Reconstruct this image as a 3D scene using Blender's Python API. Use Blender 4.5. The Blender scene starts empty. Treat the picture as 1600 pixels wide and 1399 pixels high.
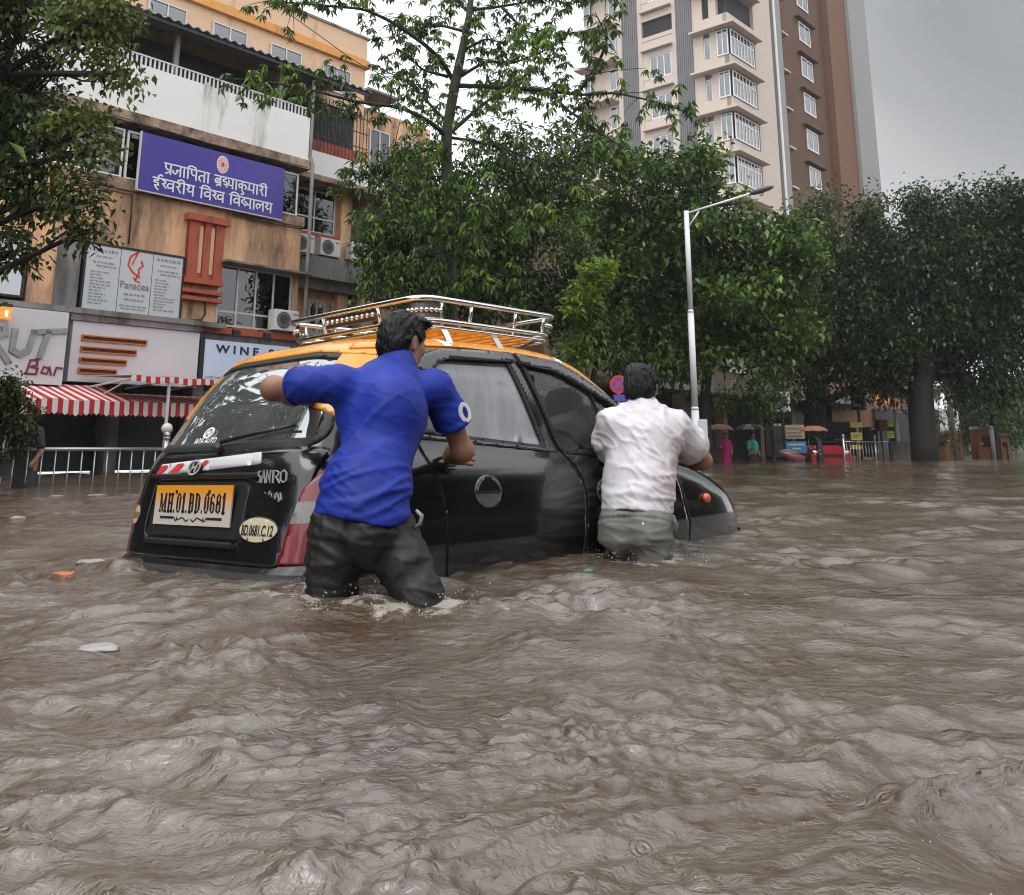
import bpy, bmesh, math, random
import numpy as np
from mathutils import Vector, Matrix, Euler
R = math.radians
scene = bpy.context.scene
# ------------------------------------------------------------------ camera
CAM_H, FPX, PITCH, PPX, PPY = 0.54, 1450.0, R(13.0), 800.0, 363.0
cam_d = bpy.data.cameras.new('camera'); cam = bpy.data.objects.new('camera', cam_d)
scene.collection.objects.link(cam); scene.camera = cam
cam.location = (0, 0, CAM_H); cam.rotation_euler = (R(90)+PITCH, 0, 0)
cam_d.sensor_fit = 'HORIZONTAL'; cam_d.sensor_width = 36.0; cam_d.lens = 36.0*FPX/1600
cam_d.shift_y = -(699.5-PPY)/1600; cam_d.clip_start = .05; cam_d.clip_end = 3000
# ------------------------------------------------------------------ sky, sun, exposure
world = bpy.data.worlds.new('World'); scene.world = world; world.use_nodes = True
SUN_EL, SUN_AZ = R(58), R(215)      # azimuth clockwise from +Y: behind and left of the camera
def build_world():
    nt = world.node_tree; N = nt.nodes; L = nt.links; N.clear()
    out = N.new('ShaderNodeOutputWorld'); bg = N.new('ShaderNodeBackground')
    sky = N.new('ShaderNodeTexSky'); sky.sky_type = 'NISHITA'; sky.sun_disc = False
    sky.sun_elevation = SUN_EL; sky.sun_rotation = SUN_AZ
    hs = N.new('ShaderNodeHueSaturation'); hs.inputs['Saturation'].default_value = .25
    tc = N.new('ShaderNodeTexCoord')
    no = N.new('ShaderNodeTexNoise'); no.inputs['Scale'].default_value = 2.6; no.inputs['Detail'].default_value = 7; no.inputs['Roughness'].default_value = .55
    no.inputs['Distortion'].default_value = .6
    ramp = N.new('ShaderNodeValToRGB')      # cloud deck: thin and thick cloud
    ramp.color_ramp.elements[0].position = .30; ramp.color_ramp.elements[0].color = (.72, .75, .80, 1)
    ramp.color_ramp.elements[1].position = .68; ramp.color_ramp.elements[1].color = (1.0, 1.0, 1.0, 1)
    # a heavier bank of cloud over the right of the street, brighter deck behind the camera
    dot = N.new('ShaderNodeVectorMath'); dot.operation = 'DOT_PRODUCT'
    d = Vector((.60, .80, .46)).normalized(); dot.inputs[1].default_value = d
    mr = N.new('ShaderNodeMapRange'); mr.inputs['From Min'].default_value = .86; mr.inputs['From Max'].default_value = .99
    mr.inputs['To Min'].default_value = 1.0; mr.inputs['To Max'].default_value = .22; mr.interpolation_type = 'SMOOTHSTEP'
    dot2 = N.new('ShaderNodeVectorMath'); dot2.operation = 'DOT_PRODUCT'
    d2 = Vector((-.35, -.75, .75)).normalized(); dot2.inputs[1].default_value = d2
    mr2 = N.new('ShaderNodeMapRange'); mr2.inputs['From Min'].default_value = -.2; mr2.inputs['From Max'].default_value = .9
    mr2.inputs['To Min'].default_value = 1.0; mr2.inputs['To Max'].default_value = SKY_BACK; mr2.interpolation_type = 'SMOOTHSTEP'
    m1 = N.new('ShaderNodeMath'); m1.operation = 'MULTIPLY'
    m2 = N.new('ShaderNodeVectorMath'); m2.operation = 'SCALE'
    m3 = N.new('ShaderNodeVectorMath'); m3.operation = 'SCALE'; m3.inputs['Scale'].default_value = SKY_K
    mix = N.new('ShaderNodeMix'); mix.data_type = 'RGBA'; mix.inputs[0].default_value = .92
    L.new(tc.outputs['Generated'], no.inputs['Vector']); L.new(tc.outputs['Generated'], dot.inputs[0]); L.new(tc.outputs['Generated'], dot2.inputs[0])
    L.new(no.outputs['Fac'], ramp.inputs['Fac']); L.new(dot.outputs['Value'], mr.inputs['Value']); L.new(dot2.outputs['Value'], mr2.inputs['Value'])
    L.new(mr.outputs[0], m1.inputs[0]); L.new(mr2.outputs[0], m1.inputs[1])
    L.new(ramp.outputs['Color'], m2.inputs[0]); L.new(m1.outputs[0], m2.inputs['Scale']); L.new(m2.outputs[0], m3.inputs[0])
    L.new(sky.outputs['Color'], hs.inputs['Color']); L.new(hs.outputs['Color'], mix.inputs[6]); L.new(m3.outputs[0], mix.inputs[7])
    L.new(mix.outputs[2], bg.inputs['Color']); bg.inputs['Strength'].default_value = .10
    L.new(bg.outputs[0], out.inputs['Surface'])
SKY_K, SKY_BACK = 14.5, 1.2
build_world()
sun_d = bpy.data.lights.new('sun', 'SUN'); sun_d.energy = .9; sun_d.angle = R(35); sun_d.color = (1, .97, .93)
sun = bpy.data.objects.new('sun', sun_d); scene.collection.objects.link(sun)
_sd = Vector((math.sin(SUN_AZ)*math.cos(SUN_EL), math.cos(SUN_AZ)*math.cos(SUN_EL), math.sin(SUN_EL)))
sun.rotation_euler = _sd.to_track_quat('Z', 'Y').to_euler(); sun.location = _sd*60
vs = scene.view_settings; vs.view_transform = 'Standard'; vs.look = 'None'; vs.gamma = 1.0; vs.use_curve_mapping = False
vs.exposure = 0.48
scene.render.engine = 'CYCLES'
scene.cycles.filter_width = 1.1; scene.cycles.use_denoising = True; scene.cycles.denoising_prefilter = 'ACCURATE'; scene.cycles.max_bounces = 8; scene.cycles.transparent_max_bounces = 12
scene.cycles.diffuse_bounces = 3; scene.cycles.glossy_bounces = 4; scene.cycles.caustics_reflective = False; scene.cycles.caustics_refractive = False
scene.cycles.sample_clamp_indirect = 6.0
# ================================================================== helpers
COL = scene.collection
U = np.array([.657, .754, 0.]); Nn = np.array([-.754, .657, 0.])   # along the street, across it (to the left)
def ray(X, Y):
    xc = (X-PPX)/FPX; yc = (PPY-Y)/FPX; c, s = math.cos(PITCH), math.sin(PITCH)
    return np.array([xc, c-s*yc, s+c*yc])
def P(X, Y, d):
    D = ray(X, Y); return np.array([0, 0, CAM_H]) + D*(d/D[1])
def W(s, t, z): return U*s + Nn*t + np.array([0, 0, z])
def street(v):
    v = np.asarray(v, float); return v[:, :1]*U + v[:, 1:2]*Nn + v[:, 2:3]*np.array([0, 0, 1.])
def srgb(h):
    h = h.lstrip('#'); c = [int(h[i:i+2], 16)/255 for i in (0, 2, 4)]
    return tuple(x/12.92 if x <= .04045 else ((x+.055)/1.055)**2.4 for x in c)
rng = np.random.default_rng(7)
# gradient noise ---------------------------------------------------------------
_perm = np.random.default_rng(3).permutation(256).astype(np.int64); _perm = np.concatenate([_perm, _perm, _perm])
_g3 = np.random.default_rng(5).normal(size=(256, 3)); _g3 /= np.linalg.norm(_g3, axis=1)[:, None]
def noise3(p):
    p = np.asarray(p, float); i = np.floor(p).astype(np.int64); f = p-i; i &= 255
    w = f*f*f*(f*(f*6-15)+10); r = 0
    for dx in (0, 1):
        for dy in (0, 1):
            for dz in (0, 1):
                h = _perm[_perm[_perm[i[:, 0]+dx]+i[:, 1]+dy]+i[:, 2]+dz]
                g = _g3[h]; d = g[:, 0]*(f[:, 0]-dx)+g[:, 1]*(f[:, 1]-dy)+g[:, 2]*(f[:, 2]-dz)
                ww = (w[:, 0] if dx else 1-w[:, 0])*(w[:, 1] if dy else 1-w[:, 1])*(w[:, 2] if dz else 1-w[:, 2])
                r = r+ww*d
    return r*1.6
def noise2(x, y, z=0.): return noise3(np.stack([x, y, np.full_like(x, z)], 1))
# materials --------------------------------------------------------------------
MATS = {}
def pm(name, col, rough=.6, metal=0., var=.12, scale=6., bump=0., bscale=40., spec=.5, coat=0., dirt=None, dirt_amt=0., dirt_scale=1.5, streak=.25, trans=0., emit=None, emit_s=0.):
    """procedural Principled: base colour broken up by noise, optional dirt in streaks, optional bump"""
    if name in MATS: return MATS[name]
    m = bpy.data.materials.new(name); m.use_nodes = True; MATS[name] = m
    nt = m.node_tree; N = nt.nodes; L = nt.links; b = N['Principled BSDF']
    b.inputs['Roughness'].default_value = rough; b.inputs['Metallic'].default_value = metal
    b.inputs['Specular IOR Level'].default_value = spec; b.inputs['Coat Weight'].default_value = coat; b.inputs['Coat Roughness'].default_value = .05
    tc = N.new('ShaderNodeTexCoord'); no = N.new('ShaderNodeTexNoise')
    no.inputs['Scale'].default_value = scale; no.inputs['Detail'].default_value = 6; no.inputs['Roughness'].default_value = .6
    L.new(tc.outputs['Object'], no.inputs['Vector'])
    mx = N.new('ShaderNodeMix'); mx.data_type = 'RGBA'
    mx.inputs[6].default_value = (*[max(0, c*(1-var*1.6)) for c in col], 1); mx.inputs[7].default_value = (*[min(1, c*(1+var*1.6)) for c in col], 1)
    L.new(no.outputs['Fac'], mx.inputs[0]); last = mx.outputs[2]
    if dirt:
        mp = N.new('ShaderNodeMapping'); mp.inputs['Scale'].default_value = (1, 1, streak)
        n2 = N.new('ShaderNodeTexNoise'); n2.inputs['Scale'].default_value = dirt_scale; n2.inputs['Detail'].default_value = 9; n2.inputs['Roughness'].default_value = .68
        L.new(tc.outputs['Object'], mp.inputs['Vector']); L.new(mp.outputs[0], n2.inputs['Vector'])
        rp = N.new('ShaderNodeValToRGB'); rp.color_ramp.elements[0].position = .62-dirt_amt*.3; rp.color_ramp.elements[1].position = .80-dirt_amt*.2
        L.new(n2.outputs['Fac'], rp.inputs['Fac']); m2 = N.new('ShaderNodeMix'); m2.data_type = 'RGBA'; m2.inputs[7].default_value = (*dirt, 1)
        L.new(rp.outputs['Color'], m2.inputs[0]); L.new(last, m2.inputs[6]); last = m2.outputs[2]
    L.new(last, b.inputs['Base Color'])
    if rough > .15 and metal < .5:
        mr = N.new('ShaderNodeMapRange'); mr.inputs['To Min'].default_value = max(0.02, rough-.12); mr.inputs['To Max'].default_value = min(1, rough+.12)
        L.new(no.outputs['Fac'], mr.inputs['Value']); L.new(mr.outputs[0], b.inputs['Roughness'])
    if bump:
        n3 = N.new('ShaderNodeTexNoise'); n3.inputs['Scale'].default_value = bscale; n3.inputs['Detail'].default_value = 4
        L.new(tc.outputs['Object'], n3.inputs['Vector']); bp = N.new('ShaderNodeBump'); bp.inputs['Strength'].default_value = bump; bp.inputs['Distance'].default_value = .02
        L.new(n3.outputs['Fac'], bp.inputs['Height']); L.new(bp.outputs[0], b.inputs['Normal'])
    if emit:
        b.inputs['Emission Color'].default_value = (*emit, 1); b.inputs['Emission Strength'].default_value = emit_s
    return m
def glass(name, tint=(.35, .38, .38), refl=.12, fog=0., fogcol=(.6, .62, .64), fscale=9., rough=.02, drops=0.):
    """thin pane: transparent tint, mirror by Fresnel, optional film of condensation and rain"""
    if name in MATS: return MATS[name]
    m = bpy.data.materials.new(name); m.use_nodes = True; MATS[name] = m
    nt = m.node_tree; N = nt.nodes; L = nt.links; N.clear()
    out = N.new('ShaderNodeOutputMaterial'); tr = N.new('ShaderNodeBsdfTransparent'); tr.inputs['Color'].default_value = (*tint, 1)
    gl = N.new('ShaderNodeBsdfGlossy'); gl.inputs['Roughness'].default_value = rough; gl.inputs['Color'].default_value = (.95, .97, 1, 1)
    fr = N.new('ShaderNodeFresnel'); fr.inputs['IOR'].default_value = 1.5
    ad = N.new('ShaderNodeMath'); ad.operation = 'ADD'; ad.inputs[1].default_value = refl; ad.use_clamp = True
    L.new(fr.outputs[0], ad.inputs[0]); mx = N.new('ShaderNodeMixShader'); L.new(ad.outputs[0], mx.inputs[0]); L.new(tr.outputs[0], mx.inputs[1]); L.new(gl.outputs[0], mx.inputs[2])
    last = mx.outputs[0]
    tc = N.new('ShaderNodeTexCoord')
    if fog:
        d0 = N.new('ShaderNodeBsdfDiffuse'); d0.inputs['Color'].default_value = (*fogcol, 1); d1 = N.new('ShaderNodeBsdfTranslucent'); d1.inputs['Color'].default_value = (*fogcol, 1); df = N.new('ShaderNodeMixShader'); df.inputs[0].default_value = .4; L.new(d0.outputs[0], df.inputs[1]); L.new(d1.outputs[0], df.inputs[2])
        mp = N.new('ShaderNodeMapping'); mp.inputs['Scale'].default_value = (1, 1, .22)
        no = N.new('ShaderNodeTexNoise'); no.inputs['Scale'].default_value = fscale; no.inputs['Detail'].default_value = 8; no.inputs['Roughness'].default_value = .65
        L.new(tc.outputs['Object'], mp.inputs[0]); L.new(mp.outputs[0], no.inputs['Vector'])
        mr = N.new('ShaderNodeMapRange'); mr.inputs['From Min'].default_value = .3; mr.inputs['From Max'].default_value = .72; mr.inputs['To Min'].default_value = fog*.7; mr.inputs['To Max'].default_value = min(1, fog*1.25)
        L.new(no.outputs['Fac'], mr.inputs['Value']); m2 = N.new('ShaderNodeMixShader'); L.new(mr.outputs[0], m2.inputs[0]); L.new(last, m2.inputs[1]); L.new(df.outputs[0], m2.inputs[2]); last = m2.outputs[0]
    if drops:
        vo = N.new('ShaderNodeTexVoronoi'); vo.inputs['Scale'].default_value = 95; vo.inputs['Randomness'].default_value = 1
        L.new(tc.outputs['Object'], vo.inputs['Vector']); rp = N.new('ShaderNodeMapRange'); rp.inputs['From Min'].default_value = .05; rp.inputs['From Max'].default_value = .4; rp.inputs['To Min'].default_value = 1; rp.inputs['To Max'].default_value = 0
        L.new(vo.outputs['Distance'], rp.inputs['Value']); bp = N.new('ShaderNodeBump'); bp.inputs['Strength'].default_value = drops; bp.inputs['Distance'].default_value = .003
        L.new(rp.outputs[0], bp.inputs['Height']); L.new(bp.outputs[0], gl.inputs['Normal'])
    L.new(last, out.inputs['Surface'])
    return m
# mesh building ----------------------------------------------------------------
class MB:
    def __init__(s, T=None): s.v = []; s.f = []; s.n = 0; s.T = T; s.mi = []; s.cur = 0
    def add(s, v, f):
        v = np.asarray(v, float).reshape(-1, 3); n = s.n
        s.v.append(v); s.f += [tuple(int(i)+n for i in q) for q in f]; s.mi += [s.cur]*len(f); s.n += len(v); return s
    def box(s, x0, x1, y0, y1, z0, z1):
        x0, x1 = min(x0, x1), max(x0, x1); y0, y1 = min(y0, y1), max(y0, y1); z0, z1 = min(z0, z1), max(z0, z1)
        v = [(x, y, z) for z in (z0, z1) for y in (y0, y1) for x in (x0, x1)]
        return s.add(v, [(0, 2, 3, 1), (4, 5, 7, 6), (0, 1, 5, 4), (2, 6, 7, 3), (0, 4, 6, 2), (1, 3, 7, 5)])
    def cbox(s, c, h): return s.box(c[0]-h[0], c[0]+h[0], c[1]-h[1], c[1]+h[1], c[2]-h[2], c[2]+h[2])
    def bbox(s, x0, x1, y0, y1, z0, z1, b):     # box with chamfered edges
        bm = bmesh.new(); bmesh.ops.create_cube(bm, size=1)
        for v in bm.verts: v.co = Vector(((x0+x1)/2+v.co.x*(x1-x0), (y0+y1)/2+v.co.y*(y1-y0), (z0+z1)/2+v.co.z*(z1-z0)))
        bmesh.ops.bevel(bm, geom=bm.edges[:], offset=b, segments=2, affect='EDGES', profile=.6)
        bm.verts.index_update(); s.add([tuple(v.co) for v in bm.verts], [[v.index for v in f.verts] for f in bm.faces]); bm.free(); return s
    def tube(s, pts, r, k=8, cap=True):
        pts = np.asarray(pts, float); m = len(pts); r = np.broadcast_to(np.asarray(r, float), (m,))
        t = np.gradient(pts, axis=0); t /= np.linalg.norm(t, axis=1)[:, None]+1e-12
        a = np.array([0, 0, 1.]) if abs(t[0, 2]) < .9 else np.array([1., 0, 0]); n = np.cross(t[0], a); n /= np.linalg.norm(n)
        V = []
        for i in range(m):
            n = n-t[i]*(n@t[i]); n /= np.linalg.norm(n)+1e-12; b = np.cross(t[i], n)
            an = np.arange(k)*2*np.pi/k; V.append(pts[i]+r[i]*(np.cos(an)[:, None]*n+np.sin(an)[:, None]*b))
        F = [(i*k+j, i*k+(j+1) % k, (i+1)*k+(j+1) % k, (i+1)*k+j) for i in range(m-1) for j in range(k)]
        if cap: F += [tuple(range(k))[::-1], tuple((m-1)*k+j for j in range(k))]
        return s.add(np.concatenate(V), F)
    def lathe(s, prof, c=(0, 0, 0), k=16, axis=(0, 0, 1)):
        ax = np.asarray(axis, float); ax /= np.linalg.norm(ax); a = np.array([1., 0, 0]) if abs(ax[0]) < .9 else np.array([0, 1., 0])
        n = np.cross(ax, a); n /= np.linalg.norm(n); b = np.cross(ax, n); an = np.arange(k)*2*np.pi/k
        V = [np.asarray(c)+ax*z+r*(np.cos(an)[:, None]*n+np.sin(an)[:, None]*b) for r, z in prof]; m = len(prof)
        F = [(i*k+j, i*k+(j+1) % k, (i+1)*k+(j+1) % k, (i+1)*k+j) for i in range(m-1) for j in range(k)]
        F += [tuple(range(k))[::-1], tuple((m-1)*k+j for j in range(k))]
        return s.add(np.concatenate(V), F)
    def ball(s, c, r, k=12, sq=(1, 1, 1)):
        c = np.asarray(c, float); m = k//2+1
        V = []
        for i in range(m+1):
            ph = np.pi*i/m
            for j in range(k): th = 2*np.pi*j/k; V.append(c+r*np.array([np.sin(ph)*np.cos(th)*sq[0], np.sin(ph)*np.sin(th)*sq[1], np.cos(ph)*sq[2]]))
        return s.add(V, [(i*k+j, (i+1)*k+j, (i+1)*k+(j+1) % k, i*k+(j+1) % k) for i in range(m) for j in range(k)])
    def prism(s, poly, o, ex, ey, ez, th):      # polygon in the (ex, ey) plane at o, extruded th along ez
        poly = np.asarray(poly, float); o, ex, ey, ez = [np.asarray(a, float) for a in (o, ex, ey, ez)]; k = len(poly)
        a = o+poly[:, :1]*ex+poly[:, 1:2]*ey; b = a+ez*th
        return s.add(np.concatenate([a, b]), [tuple(range(k))[::-1], tuple(range(k, 2*k))]+[(i, (i+1) % k, k+(i+1) % k, k+i) for i in range(k)])
    def build(s, name, mat, parent=None, smooth=False):
        v = np.concatenate(s.v) if s.v else np.zeros((0, 3))
        if s.T is not None: v = s.T(v)
        o = mesh_obj(name, v, s.f, mat, parent, smooth)
        if any(s.mi): o.data.polygons.foreach_set('material_index', np.array(s.mi, dtype=np.int32))
        return o
def mesh_obj(name, v, f, mat, parent=None, smooth=False):
    me = bpy.data.meshes.new(name); me.from_pydata(np.asarray(v, float).tolist(), [], f); me.update()
    bm = bmesh.new(); bm.from_mesh(me); bmesh.ops.recalc_face_normals(bm, faces=bm.faces[:]); bm.to_mesh(me); bm.free()
    return link(name, me, mat, parent, smooth)
def link(name, me, mat, parent=None, smooth=False):
    for m in (mat if isinstance(mat, (list, tuple)) else [mat]): me.materials.append(m)
    if smooth: me.polygons.foreach_set('use_smooth', np.ones(len(me.polygons), dtype=bool))
    o = bpy.data.objects.new(name, me); COL.objects.link(o)
    if parent is not None: setpar(o, parent)
    return o
LOCAL = set()
def setpar(o, p):
    o.parent = p; base = p
    while base.parent is not None: base = base.parent
    if base.name not in LOCAL and p.parent is None: o.matrix_parent_inverse = p.matrix_basis.inverted()
def big_mesh(name, v, quads, mat, parent=None, smooth=True, recalc=False):
    """fast path for large arrays of quads"""
    me = bpy.data.meshes.new(name); v = np.asarray(v, np.float32); quads = np.asarray(quads, np.int32); k = quads.shape[1]
    me.vertices.add(len(v)); me.vertices.foreach_set('co', v.ravel())
    me.loops.add(quads.size); me.loops.foreach_set('vertex_index', quads.ravel())
    me.polygons.add(len(quads)); me.polygons.foreach_set('loop_start', np.arange(0, quads.size, k, dtype=np.int32)); me.polygons.foreach_set('loop_total', np.full(len(quads), k, np.int32))
    me.update(calc_edges=True); me.validate()
    return link(name, me, mat, parent, smooth)
def tag(o, label, cat, group=None, kind=None):
    if label: o['label'] = label
    if cat: o['category'] = cat
    if group: o['group'] = group
    if kind: o['kind'] = kind
    return o
def thing(name, label, cat, loc, group=None):
    o = bpy.data.objects.new(name, None); COL.objects.link(o); o.location = Vector([float(a) for a in loc]); o.empty_display_size = .2
    return tag(o, label, cat, group)
def copy_tree(o, parent=None):
    c = o.copy(); COL.objects.link(c)
    if parent is not None: c.parent = parent
    for ch in list(o.children): copy_tree(ch, c)
    return c
def text_geo(txt, size, extrude, bold=0., sx=1., shear=0.):
    """lettering as arrays: (verts (n,3) in x-right y-up z-out, faces, width)"""
    cu = bpy.data.curves.new('t', 'FONT'); cu.body = txt; cu.size = size; cu.extrude = extrude; cu.offset = bold; cu.shear = shear; cu.resolution_u = 4
    o = bpy.data.objects.new('t', cu); COL.objects.link(o); dg = bpy.context.evaluated_depsgraph_get()
    me = bpy.data.meshes.new_from_object(o.evaluated_get(dg)); v = np.array([x.co[:] for x in me.vertices]).reshape(-1, 3); f = [tuple(p.vertices) for p in me.polygons]
    bpy.data.objects.remove(o); bpy.data.curves.remove(cu); bpy.data.meshes.remove(me)
    v[:, 0] *= sx; x0 = v[:, 0].min(); v[:, 0] -= x0; return v, f, v[:, 0].max()
def stroke_geo(strokes, w, th, close=False):
    """thick polylines in 2D -> prism arrays"""
    V = []; F = []; n = 0
    for st in strokes:
        if isinstance(st, tuple) and st and isinstance(st[0], (int, float)) and len(st) == 2 and isinstance(st[1], list): ww, pts = st
        else: ww, pts = w, st
        p = np.asarray(pts, float); k = len(p); t = np.gradient(p, axis=0) if k > 1 else p*0+[1, 0]
        d = np.diff(p, axis=0); d /= np.linalg.norm(d, axis=1)[:, None]+1e-9
        nm = np.zeros_like(p); 
        for i in range(k):
            a = d[max(i-1, 0)]; b = d[min(i, k-2)]; m = a+b; m /= np.linalg.norm(m)+1e-9
            sc = 1/max(.5, float(np.sqrt((1+a@b)/2))); nm[i] = np.array([-m[1], m[0]])*sc
        p = p.copy(); p[0] -= d[0]*ww*.35; p[-1] += d[-1]*ww*.35
        l = p+nm*ww/2; r = p-nm*ww/2
        for z in (0, th): V += [np.c_[l, np.full(k, z)], np.c_[r, np.full(k, z)]]
        for i in range(k-1):
            F += [(n+2*k+i, n+3*k+i, n+3*k+i+1, n+2*k+i+1), (n+i, n+i+1, n+k+i+1, n+k+i), (n+i, n+2*k+i, n+2*k+i+1, n+i+1), (n+k+i, n+k+i+1, n+3*k+i+1, n+3*k+i)]
        F += [(n, n+k, n+3*k, n+2*k), (n+k-1, n+3*k-1, n+4*k-1, n+2*k-1)]; n += 4*k
    return np.concatenate(V), F
def place(v, o, ex, ey, ez): return np.asarray(o)+v[:, :1]*np.asarray(ex)+v[:, 1:2]*np.asarray(ey)+v[:, 2:3]*np.asarray(ez)
Zu = np.array([0, 0, 1.])
# ================================================================== car pose (shared by the water)
CAR_YAW, CAR_PITCH, CAR_ROLL = .742, R(0.0), R(1.6)
_F = np.array([math.sin(CAR_YAW), math.cos(CAR_YAW), 0]); _L = np.array([-math.cos(CAR_YAW), math.sin(CAR_YAW), 0])
CAR_O = np.array([-.17, 5.30, 0])-1.7*_F
LEGS = [P(527, 936, 3.37), P(648, 938, 3.36), P(985, 872, 4.80), P(1020, 872, 4.66)]
# ================================================================== road and flood water
WAVE_STEEP = .078
def build_water():
    rows = [.25]
    while rows[-1] < 170: rows.append(rows[-1]*(1.0045 if rows[-1] < 12 else 1.012 if rows[-1] < 40 else 1.03))
    rows = np.array(rows)
    a1 = np.arange(-36, 36, .17); a0 = np.arange(36, 324, 3.0); ang = np.radians(np.concatenate([a1, a0]))
    r, a = np.meshgrid(rows, ang, indexing='ij'); nr, na = r.shape
    x = (r*np.sin(a)).ravel(); y = (r*np.cos(a)).ravel(); rr = r.ravel()
    dense = np.tile(np.concatenate([np.ones(len(a1)), np.zeros(len(a0))]), nr)
    spacing = np.where(dense > 0, rr*.0045*np.where(rr < 12, 1, 1.8), rr*.05)
    # flow frame: the flood runs along the street, crests lie across it at a slant
    ca, sa = math.cos(.30), math.sin(.30); p = ca*x+sa*y; q = -sa*x+ca*y
    wx = noise2(x*.7, y*.7, 4.)*.35+noise2(x*2.6, y*2.6, 14.)*.13; wy = noise2(x*.7, y*.7, 9.)*.35+noise2(x*2.6, y*2.6, 19.)*.10
    def lay(lam, amp, st, ridge, seed):
        fade = np.clip((lam/spacing-2.5)/3.0, 0, 1)
        n = noise2((p+wx)/(lam*st), (q+wy)/lam, seed)
        if ridge: n = 1.0-2.0*np.sqrt(n*n+.006)
        return amp*fade*n
    near = np.zeros_like(x); foam = np.zeros_like(x)
    for i, Lp in enumerate(LEGS):
        d = np.hypot(x-Lp[0], y-Lp[1]); near = np.maximum(near, np.exp(-(d/.42)**2))
        foam = np.maximum(foam, .62*np.exp(-((d-.15)/.12)**2)*np.where(y < Lp[1]+.15, 1, .6))
    # distance to the hull
    rx = x-CAR_O[0]; ry = y-CAR_O[1]; cx = rx*_F[0]+ry*_F[1]; cy = rx*_L[0]+ry*_L[1]
    dx = np.maximum(np.abs(cx-1.72)-1.72, 0); dy = np.maximum(np.abs(cy)-.72, 0); dc = np.hypot(dx, dy)
    near = np.maximum(near, .75*np.exp(-(dc/.30)**2)); foam = np.maximum(foam, .30*np.exp(-(dc/.10)**2))
    wake = np.exp(-((x-.9)/.9)**2-((y-3.7)/.8)**2)+.7*np.exp(-((x-.1)/.5)**2-((y-3.2)/.35)**2)
    patch = np.clip(.75+.75*noise2(x*.9, y*.9, 2.)+.3*noise2(x*.35, y*.35, 5.), .15, 1.7)
    # choppy sea of many short wave trains, mostly running towards and across the camera
    rgw = np.random.default_rng(17); z = lay(2.6, .028, 1.5, False, 1.)*(1-.7*np.exp(-(dc/.6)**2))+lay(7., .03, 1.3, False, 71.)*np.clip(rr/12, 0, 1); ox = np.zeros_like(x); oy = np.zeros_like(x); ch = 1+.45*near+.25*wake
    X_ = x+wx*.8; Y_ = y+wy*.8; NB = 6; env = [np.clip(.55+1.0*noise2(x*f, y*f, 40.+i), .08, 1.25) for i, f in enumerate((.35, .6, .9, 1.3, 1.9, 2.8))]
    NW = 78; lams = np.exp(np.linspace(math.log(.040), math.log(1.5), NW))
    for i, lam in enumerate(lams):
        th = R(-78)+rgw.normal()*.85; kx, ky = math.cos(th), math.sin(th); k = 2*math.pi/lam; fade = np.clip((lam/spacing-2.2)/2.6, 0, 1)
        if fade.max() <= 0: continue
        st = WAVE_STEEP*(1.35 if lam < .09 else 1.25 if lam < .2 else .95 if lam < .5 else .42)
        e = env[(NB-1)-int(i*NB/NW)]*fade*(ch if lam < .4 else 1)*(patch if lam < .3 else 1); am = e*st/k*(1 if lam < .35 else 1-.75*np.exp(-(dc/.5)**2)); ph = k*(kx*X_+ky*Y_)+rgw.uniform(0, 6.28)+1.2*wx*min(6, .5/lam); c_, s_ = np.cos(ph), np.sin(ph)
        z += am*c_; ox -= .55*am*kx*s_; oy -= .55*am*ky*s_
    z += ch*lay(.045, .0030, 1.3, True, 51.)*(.3+.7*patch)
    x = x+ox; y = y+oy
    z += .026*np.exp(-(dc/.45)**2)
    z += .028*near*(.4+noise2(x*5, y*5, 3.))
    z += .022*np.exp(-(np.hypot(np.minimum(cx, 0)*1.0, np.maximum(np.abs(cy)-.8, 0))/.35)**2)*np.exp(-(np.maximum(cx-.2, 0)/.3)**2)
    z -= .03*np.clip(rr/30, 0, 1)
    fn = noise2(x*11, y*11, 6.)*.6+noise2(x*27, y*27, 8.)*.5
    f = np.clip(foam*1.05+.26*wake-.42+.75*fn, 0, .66)*1.5
    crest = np.clip((z-.045)*14+.7*fn-.40, 0, 1)*.7*(rr > 2)*np.clip(rr/6, 0, 1)  # crest foam, spread further to whiten distant water like sky glare
    f = np.clip(np.maximum(f, crest), 0, 1)
    v = np.stack([x, y, z], 1)
    i = np.arange(nr-1)[:, None]; j = np.arange(na)[None, :]; j2 = (j+1) % na
    quads = np.stack([i*na+j, i*na+j2, (i+1)*na+j2, (i+1)*na+j], -1).reshape(-1, 4)[:, ::-1]
    o = big_mesh('flood_water', v, quads, water_mat(), None, True)
    at = o.data.attributes.new('foam', 'FLOAT', 'POINT'); at.data.foreach_set('value', f.astype(np.float32))
    tag(o, 'muddy brown flood water in choppy ripples filling the street', 'water', kind='structure')
    return v
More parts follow.
